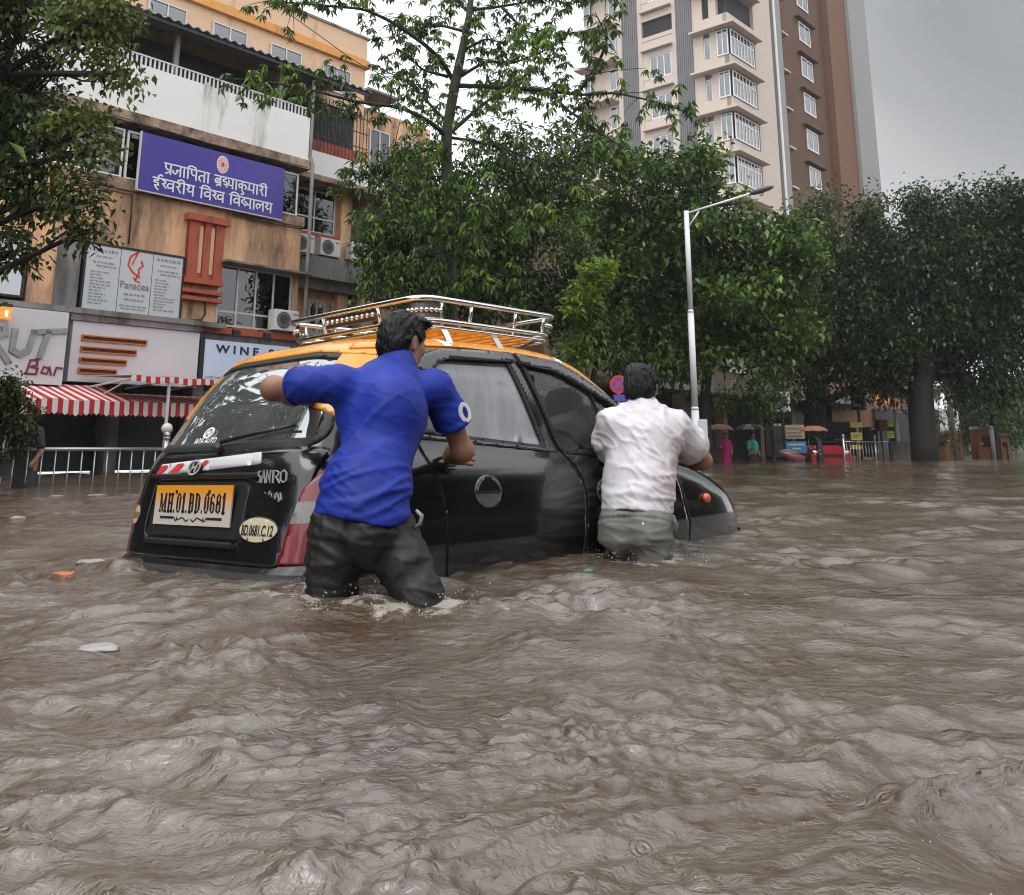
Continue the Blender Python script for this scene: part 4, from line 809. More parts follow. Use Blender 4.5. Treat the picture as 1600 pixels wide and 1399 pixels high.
def crown_leaves(blobs, rg, dens, L, Wd, k, sig, rough=.28, droop=.35):
    C = []; O = []
    for c, r in blobs:
        r = np.broadcast_to(np.asarray(r, float), (3,)); n = int(dens*r[0]*r[2])+4
        p = unit(rg.normal(size=(n*3, 3))); rad = rg.uniform(.25, 1., n*3)**.45; q = p*rad[:, None]
        w = noise3(np.asarray(c)+q*r*1.0+q*0+7.1*r[0])   # ragged outline
        keep = (rad < .86+rough*1.5*w) & (noise3((np.asarray(c)+q*r)*(1.15/max(.6, r[0]))*1.6+31) > -.13); q = q[keep][:n]
        C.append(np.asarray(c)+q*r); O.append(unit(q))
    C = np.concatenate(C); O = np.concatenate(O); n = len(C)
    cc = np.repeat(C, k, 0); oo = np.repeat(O, k, 0); base = cc+rg.normal(size=cc.shape)*sig
    d = unit(oo*.55+rg.normal(size=cc.shape)*.75+np.array([0, 0, -droop])); return C, base, d
def tree(name, label, trunk, tr, blobs, leaf, L=.15, Wd=.075, k=14, dens=130, sig=.17, bark=None, group=None, seed=1, cat='tree', twigs=.35, droop=.35, limbs=None, rough=.5):
    """trunk: points, tr: radii, blobs: (centre, radii)"""
    rg = np.random.default_rng(seed); bark = bark or BARK; trunk = np.asarray(trunk, float)
    r = thing(name, label, cat, trunk[0], group)
    C, base, d = crown_leaves(blobs, rg, dens, L, Wd, k, sig, rough, droop); v, q = leaves(base, d, L, Wd, rg)
    tone(big_mesh('crown', v, q, leaf, r, False), base, seed)
    m = MB(); tt = np.linspace(0, 1, 9); pts = np.stack([np.interp(tt, np.linspace(0, 1, len(trunk)), trunk[:, i]) for i in range(3)], 1); pts[1:-1] += rg.normal(size=(7, 3))*[.05, .05, 0]
    m.tube(pts, np.interp(tt, np.linspace(0, 1, len(tr)), tr), 10); m.build('trunk', bark, r, True)
    m = MB()
    for c, rr in blobs:
        c = np.asarray(c); a = trunk[-1] if c[2] > trunk[-1][2]-.5 else pts[np.argmin(np.abs(pts[:, 2]-(c[2]-.6)))]
        m.tube(bez(a, c, [0, 0, .25*np.max(rr)]), np.linspace(tr[-1]*.75, .025, 8), 6)
        rr = np.broadcast_to(np.asarray(rr, float), (3,)); near = C[(np.abs((C-c)/rr) < 1.05).all(1)]
        for e in near[:int(len(near)*twigs)][:60]: m.tube(bez(c+(a-c)*rg.uniform(0, .35), e, rg.normal(size=3)*.12, 4), [.02, .015, .01, .006], 4, False)
    m.build('branches', bark, r, True); return r
def tone(o, base, seed=0):
    """sprays of younger and older leaves: one value per leaf, alike within a spray"""
    t = np.clip(.22+.62*noise3(base*.75+seed*1.7)+.25*noise3(base*2.1+seed), 0, .62); a = o.data.attributes.new('tone', 'FLOAT', 'POINT'); a.data.foreach_set('value', np.repeat(t, 4).astype(np.float32))
def pb(X, Y, rp, d, dj=0., sq=.85): c = P(X, Y, d+dj); q = rp*d/1480*1.0; return (c, (q, q, q*sq))
def forest():
    g = 'street trees in front of the shops'
    def base(X, d): a = P(X, 690, d); a[2] = -.6; return a
    # overhanging tree, left edge
    b = [pb(*a) for a in ((40, 40, 105, 12.6), (150, 40, 75, 12.2), (50, 165, 95, 12.8), (120, 215, 65, 12.2), (165, 120, 45, 11.9), (70, 300, 80, 12.7), (125, 305, 48, 12.1), (20, 390, 45, 12.6), (205, 115, 24, 11.8), (125, 365, 36, 12.2), (-60, 200, 110, 12.8), (-60, 60, 110, 12.4), (175, 10, 40, 11.9), (155, 235, 30, 12))]
    tree('overhanging_tree', 'dark leafy tree reaching in from the left edge in front of the shop building', [base(-75, 12.8), P(-70, 500, 12.8), P(-40, 250, 12.7), P(0, 120, 12.6)], [.24, .2, .14, .08], b, L_rust, L=.125, Wd=.07, k=11, dens=240, sig=.12, seed=11, rough=.4)
    # dense crowns in the middle
    b = [pb(*a) for a in ((650, 385, 85, 25), (760, 320, 95, 26), (715, 430, 85, 25.5), (850, 285, 80, 26.5), (835, 400, 100, 26.5), (610, 450, 42, 24.5), (780, 470, 80, 26), (880, 480, 60, 26.5), (790, 230, 60, 26.5), (900, 230, 50, 27), (625, 300, 55, 25), (598, 375, 45, 24.6), (665, 250, 50, 25.6), (700, 340, 60, 25.5))]
    tree('mango_tree', 'dense dark green tree behind the roof rack of the taxi', [base(745, 25.5), P(742, 560, 25.5), P(745, 450, 25.6)], [.32, .26, .2], b, L_dark, L=.21, Wd=.09, k=24, dens=62, sig=.24, group=g, seed=21)
    b = [pb(*a) for a in ((1075, 262, 52, 31.2), (1000, 300, 70, 31.7), (1110, 345, 80, 31.2), (1205, 368, 48, 30.7), (1010, 400, 95, 32.2), (1135, 450, 105, 31.7), (1225, 440, 60, 31.2), (1050, 530, 75, 31.7), (1180, 545, 70, 31.7), (930, 360, 60, 32.2), (955, 250, 34, 31.2), (1255, 390, 30, 31.2), (1245, 520, 40, 31.6), (1010, 500, 70, 32.4), (960, 440, 60, 32.4), )]
    tree('almond_tree', 'broad tree with glossy round leaves behind the street lamp', [base(1099, 32.5), P(1100, 600, 32.5), P(1107, 480, 32)], [.19, .17, .15], b, L_mid, L=.29, Wd=.15, k=18, dens=52, sig=.30, group=g, seed=22, droop=.1)
    b = [pb(*a) for a in ((1310, 365, 75, 40), (1375, 420, 75, 40), (1285, 440, 70, 40), (1330, 520, 85, 40.5), (1255, 570, 55, 40), (1390, 540, 50, 40.5), (1350, 330, 30, 40), (1345, 588, 40, 39), (1395, 592, 34, 38.6))]
    tree('raintree', 'olive green tree below the brown side of the tower', [base(1270, 41), P(1275, 600, 41), P(1290, 500, 41)], [.5, .4, .3], b, L_small, L=.26, Wd=.12, k=24, dens=42, sig=.36, group=g, seed=23)
    b = [pb(*a) for a in ((1480, 345, 62, 38), (1555, 335, 55, 38), (1415, 410, 72, 38), (1520, 430, 105, 38.5), (1450, 500, 95, 38.5), (1585, 500, 85, 38), (1370, 550, 60, 38), (1530, 560, 80, 38.5), (1640, 400, 90, 38), (1600, 320, 40, 38), (1440, 320, 30, 38), (1340, 480, 60, 38), (1600, 420, 70, 38.5), (1270, 520, 45, 38.5))]
    tree('banyan_tree', 'large dark tree with a thick trunk at the right side of the street', [base(1443, 38), P(1440, 610, 38), P(1445, 545, 38), P(1470, 470, 38)], [.55, .48, .42, .3], b, leafmat('leaf_blackish', (.008, .020, .005), (.055, .095, .018)), L=.24, Wd=.12, k=26, dens=58, sig=.36, group=g, seed=24, rough=.4)
    b = [pb(*a) for a in ((1540, 618, 48, 46), (1590, 635, 40, 46), (1510, 640, 30, 46), (1620, 610, 40, 46))]
    tree('young_tree', 'small pale green tree beyond the orange booth at the right edge', [base(1555, 46), P(1553, 660, 46), P(1550, 640, 46)], [.14, .12, .09], b, leafmat('leaf_pale', (.05, .085, .02), (.15, .20, .05)), L=.24, Wd=.11, k=10, dens=40, sig=.3, group=g, seed=25)
    b = [pb(*a) for a in ((935, 435, 30, 22), (905, 478, 36, 22), (965, 480, 28, 22.2), (920, 535, 45, 22.3), (960, 560, 30, 22.4), (895, 560, 24, 22))]
    tree('young_tree', 'young tree with a fresh yellow green top behind the front of the roof rack', [base(930, 22.4), P(930, 620, 22.4), P(930, 545, 22.3)], [.1, .08, .05], b, L_mid, L=.2, Wd=.085, k=12, dens=120, sig=.14, group=g, seed=26)
    rg = np.random.default_rng(9); tips = [P(938+rg.normal()*17, 430+rg.normal()*15, 20.9) for _ in range(46)]+[P(905+rg.normal()*16, 458+rg.normal()*14, 20.9) for _ in range(24)]
    bb = np.repeat(np.array(tips), 8, 0); v, q = leaves(bb+rg.normal(size=bb.shape)*.05, unit(rg.normal(size=bb.shape)*[1, 1, .5]+[0, 0, .1]), .20, .085, rg); o = big_mesh('fresh_leaves', v, q, L_fresh, [x for x in bpy.data.objects if x.get('label', '').startswith('young tree with a fresh')][0], False); a_ = o.data.attributes.new('tone', 'FLOAT', 'POINT'); a_.data.foreach_set('value', np.full(len(v), .42, np.float32))
    b = [pb(*a) for a in ((1165, 622, 30, 33), (1200, 632, 26, 33), (1130, 622, 22, 33), (1215, 615, 16, 33))]
    tree('young_tree', 'low bushy tree above the people with umbrellas', [base(1207, 33), P(1206, 665, 33), P(1190, 640, 33)], [.09, .08, .06], b, L_mid, L=.18, Wd=.08, k=11, dens=90, sig=.2, group=g, seed=27)
    b = [pb(*a) for a in ((1462, 655, 14, 43), (1468, 690, 18, 43), (1458, 700, 14, 43))]
    tree('creeper', 'yellowish creeper growing at the foot of the thick trunk', [base(1464, 43), P(1464, 690, 43), P(1463, 660, 43)], [.05, .04, .03], b, L_creep, L=.16, Wd=.08, k=11, dens=110, sig=.16, seed=28, cat='plant')
    b = [pb(*a) for a in ((10, 610, 40, 13.1), (-30, 640, 50, 13.2), (25, 650, 34, 13.2), (35, 610, 24, 13), (20, 690, 30, 13.3))]
    tree('garden_bush', 'round leafy bush at the left edge under the bar sign', [base(0, 13.2), P(0, 720, 13.2), P(2, 660, 13.2)], [.05, .05, .03], b, L_small, L=.07, Wd=.04, k=13, dens=420, sig=.06, seed=29, cat='plant')
    for X, Y, rp, d, sd in ((1420, 640, 60, 75, 1), (1490, 630, 70, 80, 2), (1560, 640, 60, 78, 3), (1625, 625, 75, 82, 4), (1360, 650, 50, 76, 5), (1690, 640, 70, 80, 6)):
        c = base(X, d); tree('distant_tree', 'dark tree closing the far end of the flooded street', [c, P(X, 660, d)], [.3, .2], [pb(X+rg.normal()*10, Y+20*q+rg.normal()*8, rp*.62, d) for q in (-1.2, -.4, .4, 1., 1.6)], L_dark, L=.42, Wd=.22, k=10, dens=16, sig=.5, seed=60+sd, group='distant trees at the street end', twigs=.1)
    # trees and blocks across the street, seen as reflections in the taxi
    for i, (s_, t_) in enumerate(((-14, 9), (-17, 1), (-9, -8), (13, -9.5), (30, -9), (-9, 14), (-1.2, 12.2), (-7, 11.5), (-15, 14.5))):
        x, y = W(s_, t_, 0)[:2]; bl = [((x+rg.normal()*1.8, y+rg.normal()*1.7, (6.0 if t_ > 5 else 3.9)+rg.normal()*1.4), (1.9, 1.9, 1.5)) for _ in range(9)]
        tree('roadside_tree', 'broad street tree on the far pavement, mirrored dimly in the wet taxi', [(x, y, -.6), (x, y, 2.2), (x+.2, y, 4)], [.3, .25, .18], bl, L_dark, L=.34, Wd=.18, k=9, dens=26, sig=.3, seed=40+i, group='trees across the street')
forest()
def cotton_tree():
    rg = np.random.default_rng(77); D = 20.5
    r = thing('silk_cotton_tree', 'tall open tree with spreading level branches and drooping hand-shaped leaves', 'tree', P(705, 690, D)*[1, 1, 0]+[0, 0, -.6])
    def pl(pts, d0, d1): n = len(pts); return np.array([P(x, y, d0+(d1-d0)*i/(n-1)) for i, (x, y) in enumerate(pts)])
    tk = pl([(708, 760), (706, 600), (704, 480), (702, 350), (697, 240), (698, 208), (705, 165), (711, 132), (722, 80), (733, 25), (740, -40), (746, -160)], D, D-.2); rad = [.19, .17, .155, .145, .135, .13, .12, .12, .095, .08, .06, .03]
    m = MB(); m.tube(tk, rad, 10); m.build('trunk', BARKG, r, True)
    br = [([(710, 130), (690, 94), (659, 66), (610, 33), (568, 14), (505, 9), (435, 3), (375, -12)], D, D-2.5), ([(712, 134), (750, 135), (795, 138), (855, 142), (907, 149), (960, 145), (1030, 160), (1088, 182)], D, D-3.5), ([(698, 214), (684, 200), (662, 185), (627, 168), (554, 159), (484, 140), (407, 126), (335, 122)], D, D-3),
          ([(700, 210), (725, 189), (757, 161), (802, 130), (840, 105)], D, D+2), ([(702, 215), (750, 222), (810, 240), (870, 265), (920, 300)], D, D-2), ([(855, 142), (890, 175), (935, 205), (965, 226)], D-1.8, D-2.6), ([(737, 16), (785, 10), (845, 0), (900, -14)], D, D-2), ([(697, 226), (645, 241), (596, 259), (545, 285)], D, D-2.5), ([(733, 20), (711, 0), (680, -30)], D, D+1),
          ([(785, 12), (813, 42), (827, 63), (848, 90)], D-.8, D-2), ([(740, -20), (800, -40), (900, -50), (960, 10)], D, D-3), ([(735, 0), (650, -40), (560, -30), (470, -25)], D, D-2.5), ([(700, 300), (660, 300), (620, 320), (575, 350)], D, D-2.5), ([(702, 330), (740, 320), (790, 330), (840, 350)], D, D-2.2), ([(703, 400), (660, 400), (610, 420), (560, 440)], D, D-1.5), ([(711, 125), (760, 95), (800, 100), (850, 80), (885, 60)], D, D-1.5), ([(900, 150), (935, 100), (950, 60), (930, 20)], D-2.2, D-3), ([(697, 190), (640, 130), (600, 110)], D, D+1.2), ([(703, 460), (722, 432), (765, 440)], D-.4, D-1.6), ([(702, 390), (688, 352), (640, 350)], D-.4, D-1.6), ([(703, 350), (728, 368), (775, 390)], D-.4, D-1.5), ([(702, 300), (720, 285), (760, 290)], D-.4, D-1.6), ([(703, 480), (680, 450), (630, 460)], D-.3, D-1.4), ([(728, 50), (690, 40), (650, 45), (610, 60)], D, D+.8), ([(700, 120), (660, 110), (630, 80)], D, D-.6), ([(722, 80), (760, 60), (790, 70)], D, D-.6)]
    m = MB(); tips = []
    for bi, (pts, a, b) in enumerate(br):
        q = pl(pts, a, b); n = len(q); t = np.linspace(0, n-1, n*4); qq = np.stack([np.interp(t, np.arange(n), q[:, i]) for i in range(3)], 1); qq[1:-1] = (qq[:-2]+2*qq[1:-1]+qq[2:])/4
        m.tube(qq, np.linspace(.062 if bi < 4 else .042, .010, len(qq)), 6)
        ln = np.linalg.norm(np.diff(q, axis=0), axis=1).sum(); low = bi in (7, 12, 13, 14, 18, 19, 20, 21, 22)
        for _ in range(int(ln*(15 if low else 10))+8):
            s = rg.uniform(.18, 1.) if bi not in (0, 1) else rg.uniform(.12, 1.); c = np.array([np.interp(s*(len(qq)-1), np.arange(len(qq)), qq[:, i]) for i in range(3)])
            e = c+rg.normal(size=3)*np.array([.34, .4, .22])*(1.15-.4*s)+np.array([0, 0, .03]); tips.append(e)
            if rg.uniform() < .75: m.tube(bez(c, e, [0, 0, .06], 5), np.linspace(.012, .005, 5), 4, False)
    m.build('branches', BARK, r, True)
    # hand-shaped leaves: six or seven leaflets hanging from one point
    tips = np.array(tips); k = 7; B = np.repeat(tips, 2*k, 0)+np.repeat(rg.normal(size=(len(tips)*2, 3))*.07, k, 0); az = np.tile(np.arange(k)*2*np.pi/k, len(tips)*2)+np.repeat(rg.uniform(0, 6, len(tips)*2), k)
    dr = rg.uniform(-1.3, -.25, len(B)); d = np.stack([np.cos(az)*np.cos(dr), np.sin(az)*np.cos(dr), np.sin(dr)], 1)
    v, q = leaves(B, d, .19, .062, rg); tone(big_mesh('crown', v, q, L_mid, r, False), B, 3)
    for e in tips[rg.choice(len(tips), 26, replace=False)]: MB().ball(e+[0, 0, -.14], .042, 8, (1, 1, 2.0)).build('seed_pod', pm('dark_pod', (.02, .016, .012), .6), r, True)
cotton_tree()
# ================================================================== the far side of the street
def far_building():
    r = thing('old_building', 'old grimy beige building with dark open shops, behind the trees', 'building', W(30, 21, 0))
    beige = pm('old_beige_plaster', srgb('#8f7f6c'), .9, var=.15, scale=1, dirt=srgb('#3b332c'), dirt_amt=.5, dirt_scale=.7)
    sbox(r, 'wall', beige, (27, 62, 21, 21.4, 3.0, 9.5), (27, 27.4, 21.4, 30, 0, 9.5)); sbox(r, 'room_shade_sheet', M_dark, (27, 62, 23, 23.2, -.5, 3.0)); sbox(r, 'slab', M_slab, (27, 62, 19.6, 21, 2.75, 3.0), (27, 62, 20.4, 21, 5.9, 6.05))
    for k in range(10): sbox(r, 'pier', beige, (28+k*3.6, 28.4+k*3.6, 21.05, 21.5, -.5, 2.75))
    for a, b in ((28.5, 31.5), (35.7, 38.7), (46.5, 49.6)):
        m = MB(street)
        for k in range(14): m.box(a, b, 21.5, 21.52+.03*(k % 2), k*.2-.3, k*.2-.11)
        m.build('shutter', pm('grey_shutter', (.10, .10, .105), .5, metal=.3, var=.2), r)
    for k in range(10): win(r, 28.6+k*3.6, 30.4+k*3.6, 20.98, 3.9, 5.3, 2, frame=M_alu, depth=.05)
    sbox(r, 'roof_slab', M_slab, (27, 62, 21.2, 30, 9.5, 9.7))
    r = thing('lit_building', 'peach building with orange lamplight in its windows, beyond the blue sign', 'building', P(1375, 690, 52)*[1, 1, 0])
    a = P(1325, 690, 52); b = P(1425, 690, 54); d = unit((b-a)*[1, 1, 0]); nb = np.array([d[1], -d[0], 0]); w = np.linalg.norm((b-a)[:2])
    def q(m, x0, x1, z0, z1, o0, o1): m.prism([(x0, z0), (x1, z0), (x1, z1), (x0, z1)], a*[1, 1, 0]+nb*o0, d, Zu, nb, o1-o0)
    m = MB(); q(m, -1, w+2, -.5, 7, -3, 0); m.build('wall', pm('shaded_peach', srgb('#866450'), .85, var=.1, dirt=srgb('#4b382c'), dirt_amt=.3), r)  # peach darkened, so the wall's shade sits in its colour
    m = MB(); 
    for a0, a1, z0, z1 in ((.15, .7, 3.4, 4.6), (2.3, 3.4, 2.9, 3.6), (2.4, 2.6, 3.9, 4.3)): m = MB(); q(m, a0, a1, z0, z1, .0, .03); m.build('lit_window', pm('lamplit_glass', (.5, .2, .05), .3, emit=(1, .33, .06), emit_s=.15), r)
    m = MB(); q(m, 1.9, w+2, -.5, 2.6, .01, .3); m.build('grey_base', M_darkwall, r)
far_building()
def board(name, label, X0, X1, Y0, Y1, d, mat, cat='sign', post=True, extra=None, th=.12):
    a, b = P(X0, Y0, d), P(X1, Y1, d); r = thing(name, label, cat, ((a[0]+b[0])/2, d, min(a[2], b[2])))
    m = MB(); m.box(a[0], b[0], d-th/2, d+th/2, b[2], a[2]); m.build('panel', mat, r)
    if post: m = MB(); x = (a[0]+b[0])/2; m.tube([(x, d+.1, -.6), (x, d+.1, a[2]-.1)], .05, 8); m.build('post', M_black, r)
    if extra:
        for nm, mt, boxes in extra:
            m = MB()
            for u0, u1, v0, v1 in boxes: m.box(a[0]+(b[0]-a[0])*u0, a[0]+(b[0]-a[0])*u1, d-th/2-.02, d-th/2-.003, a[2]+(b[2]-a[2])*v1, a[2]+(b[2]-a[2])*v0)
            m.build(nm, mt, r)
    return r
M_nav = pm('dark_blue_sign', (.012, .03, .06), .4); M_yel = pm('yellow_green_panel', (.62, .62, .06), .45); M_cy = pm('blue_poster', (.04, .22, .42), .45)
board('hanging_sign', 'dark blue sign with a white edge under the trees, left of the lit building', 1328, 1354, 604, 641, 41, M_nav, extra=[('white_edge', M_bwhite, [(.9, 1., 0, 1)]), ('print', M_board, [(.12, .75, .14, .26), (.2, .7, .36, .43), (.12, .6, .74, .86)])])
board('white_signboard', 'white framed signboard with a dark panel above the umbrellas', 1210, 1235, 612, 643, 37, M_board, extra=[('dark_panel', M_nav, [(.1, .8, .25, .75)])])
board('notice_board', 'beige notice board behind the orange umbrella', 1226, 1257, 664, 686, 38, pm('beige_poster', (.32, .25, .16), .6), extra=[('print', M_ink, [(.1, .9, .2, .3), (.1, .8, .5, .58), (.1, .85, .75, .82)])], post=False)
board('poster', 'blue poster panel beside the half sunken scooter', 1227, 1260, 690, 708, 38, M_cy, extra=[('print', M_board, [(.1, .9, .2, .35), (.3, .7, .55, .7)])])
for k, (X0, X1, Y0, Y1, d, lab) in enumerate(((1328, 1346, 660, 668, 40, 'yellow panel, topmost of three on the dark kiosk post'), (1329, 1347, 676, 688, 40, 'yellow panel, middle of three on the dark kiosk post'), (1330, 1345, 696, 702, 40, 'yellow panel just above the water, lowest of three on the dark kiosk post'), (1384, 1396, 660, 667, 40, 'upper yellow panel beside the red box'), (1385, 1397, 674, 685, 40, 'lower yellow panel beside the red box'))):
    board('yellow_panel', lab, X0, X1, Y0, Y1, d, M_yel, post=(k == 0 or k == 3), extra=[('print', M_ink, [(.15, .85, .3, .42), (.15, .6, .6, .7)])])
board('red_box', 'dark red box between the yellow panels', 1370, 1384, 656, 674, 40, pm('dark_red', (.12, .012, .012), .5), cat='box', extra=[('door_line', M_black, [(.1, .9, .45, .52)])], th=.5)
board('kiosk', 'dark street kiosk behind the sunken red car', 1262, 1328, 660, 712, 43, M_darkwall, cat='kiosk', post=False, th=1.6, extra=[('counter', M_slab, [(0, 1, .5, .56)]), ('shelf', M_black, [(.05, .95, .1, .4)])])
for X0, X1, Y0, d, lab in ((1095, 1118, 668, 36, 'dark stall cabinet beside the person in pink'), (1200, 1224, 662, 38.5, 'dark stall cabinet left of the beige notice board'), (1352, 1368, 668, 41, 'dark cabinet between the yellow panels'), (1396, 1402, 664, 42, 'narrow dark cabinet at the white vent pipe')):
    board('stall_cabinet', lab, X0, X1, Y0, 714, d, M_darkwall, cat='stall', post=False, th=.9, extra=[('door', M_black, [(.08, .92, .12, .6)]), ('label_strip', M_board, [(.2, .7, .02, .08)])])
def pipe_post():
    x, y = P(1404, 700, 41)[:2]; z = P(1404, 652, 41)[2]; r = thing('vent_pipe', 'white vent pipe with a bent top in front of the thick trunk', 'pipe', (x, y, -.5))
    m = MB(); m.tube([(x, y, -.6), (x, y, z), (x+.03, y, z+.1), (x+.14, y, z+.17), (x+.3, y, z+.16)], .085, 12); m.build('pipe', M_signw, r, True); m = MB(); m.box(x-.35, x+.4, y-.2, y+.2, -.4, P(1404, 690, 41)[2]); m.build('base_box', M_slab, r)
    x, y = P(1494, 700, 45)[:2]; r = thing('utility_pole', 'thin grey pole rising beside the pale green young tree', 'pole', (x, y, -.5)); m = MB(); m.tube([(x, y, -.6), (x-.1, y, P(1490, 575, 45)[2])], [.13, .08], 10); m.build('pole', M_slab, r, True)
    x, y = P(1552, 700, 45)[:2]; r = thing('utility_pole', 'short pale post at the right of the orange booth', 'pole', (x, y, -.5)); m = MB(); m.tube([(x, y, -.6), (x, y, P(1552, 668, 45)[2])], .1, 10); m.lathe([(.11, 0), (.13, .03), (.05, .1)], (x, y, P(1552, 668, 45)[2]-.03)); m.build('post', M_slab, r, True)
pipe_post()
def booths():
    O = pm('orange_booth_paint', srgb('#8a5a3a'), .6, var=.2, scale=2)
    for X0, X1, Y0, lab in ((1468, 1500, 678, 'low orange wall by the yellowish creeper'), (1520, 1549, 672, 'orange booth with an arched opening at the right of the street'), (1556, 1572, 682, 'narrow orange stand at the far right')):
        a, b = P(X0, Y0, 47), P(X1, 712, 47); r = thing('orange_booth', lab, 'booth', ((a[0]+b[0])/2, 47, -.3), 'orange structures at the far right'); w = b[0]-a[0]
        m = MB(); m.box(a[0], a[0]+w*.2, 46.6, 47.4, -.4, a[2]); m.box(b[0]-w*.2, b[0], 46.6, 47.4, -.4, a[2]); m.box(a[0]+w*.2, b[0]-w*.2, 46.6, 47.4, a[2]-.3, a[2]-.0); m.box(a[0]+w*.2, b[0]-w*.2, 46.7, 47.4, -.4, .5); m.build('body', O, r)
        m = MB(); m.prism([(a[0]-.08, a[2]+.002), (b[0]+.08, a[2]+.002), (b[0]-.1, a[2]+.16), (a[0]+.1, a[2]+.16)], (0, 46.5, 0), (1, 0, 0), Zu, (0, 1, 0), 1.0); m.build('roof', M_slab, r)
    r = thing('white_tent', 'white tent with two pointed roofs behind the leaves at right', 'tent', P(1470, 690, 55)*[1, 1, 0]); m = MB()
    for X in (1458, 1476):
        a = P(X-9, 640, 55); b = P(X+9, 640, 55); t = P(X, 610, 55); w = b[0]-a[0]
        m.add([(a[0], 55, a[2]), (b[0], 55, a[2]), (b[0], 55+w, a[2]), (a[0], 55+w, a[2]), (t[0], 55+w/2, t[2])], [(0, 1, 4), (1, 2, 4), (2, 3, 4), (3, 0, 4), (0, 3, 2, 1)])
    m.build('roof', M_bwhite, r); m = MB()
    for X in (1450, 1466, 1484): p = P(X, 640, 55); m.tube([(p[0], 55.02, -.5), (p[0], 55.02, p[2])], .04, 6); m.box(p[0], p[0]+.5, 55.05, 55.1, .6, p[2])
    m.build('wall', M_signw, r)
booths()
def red_car():
    c = P(1300, 712, 38); r = thing('sunken_car', 'red car half under water below the kiosk', 'car', (c[0], c[1], 0)); red = pm('red_car_paint', srgb('#a3262a'), .25, coat=.6, var=.05)
    x0, y0 = c[0], c[1]; m = MB(); prof = [(-.80, -.3), (-.82, .28), (-.74, .42), (-.5, .52), (.5, .52), (.74, .42), (.82, .28), (.80, -.3)]
    m.prism(prof, (x0, y0+.1, 0), (1, 0, 0), Zu, (0, 1, 0), 3.4); m.prism([(-.7, .35), (-.62, .58), (.62, .58), (.7, .35)], (x0, y0+.8, 0), (1, 0, 0), Zu, (0, 1, 0), 2.4); m.build('body', red, r)
    m = MB(); m.prism([(-.62, .58), (-.5, .92), (.5, .92), (.62, .58)], (x0, y0+1.2, 0), (1, 0, 0), Zu, (0, 1, 0), 1.8); m.build('windscreen', glass('car_glass_far', (.03, .03, .03), .1), r)
    for s in (-1, 1): m = MB(); m.ball((x0+s*.62, y0+.1, .30), .12, 10, (1.2, .5, .8)); m.build('headlight', M_chrome, r, True)
    m = MB(); m.box(x0-.45, x0+.45, y0+.05, y0+.09, .14, .24); m.build('grille', M_black, r); m = MB(); m.box(x0-.82, x0+.82, y0+.02, y0+.08, -.1, .06); m.build('bumper', red, r)
    # scooter lying in the water
    c = P(1240, 714, 37); r = thing('scooter', 'white and pink scooter half under water beside the red car', 'scooter', (c[0], c[1], 0)); x, y = c[0], c[1]
    pk = pm('pink_scooter_paint', srgb('#8a4a50'), .4, coat=.4)
    m = MB(); m.tube([(x-.5, y, .28), (x-.2, y, .22), (x+.1, y, .10), (x+.35, y+.1, .0), (x+.5, y+.1, -.1)], [.07, .17, .2, .2, .12], 10); m.build('body', pk, r, True)
    m = MB(); m.tube([(x-.55, y, .33), (x-.25, y, .36), (x+.05, y, .26), (x+.3, y+.1, .16)], [.05, .09, .1, .06], 10); m.build('seat', M_slab, r, True)
    m = MB(); m.tube([(x+.45, y-.1, -.1), (x+.6, y, .3), (x+.62, y, .5)], [.08, .07, .04], 8); m.build('front_shield', M_black, r, True); m = MB(); m.tube([(x+.5, y-.25, .52), (x+.62, y, .56), (x+.6, y+.25, .52)], .018, 6); m.build('handlebar', M_steel, r, True)
red_car()
SK = pm('brown_skin', (.27, .135, .085), .48, var=.1, scale=14, bump=.08, bscale=120); HAIRM = pm('black_wet_hair', (.004, .0038, .004), .42, var=.3, scale=60, bump=.3, bscale=180, spec=.28)
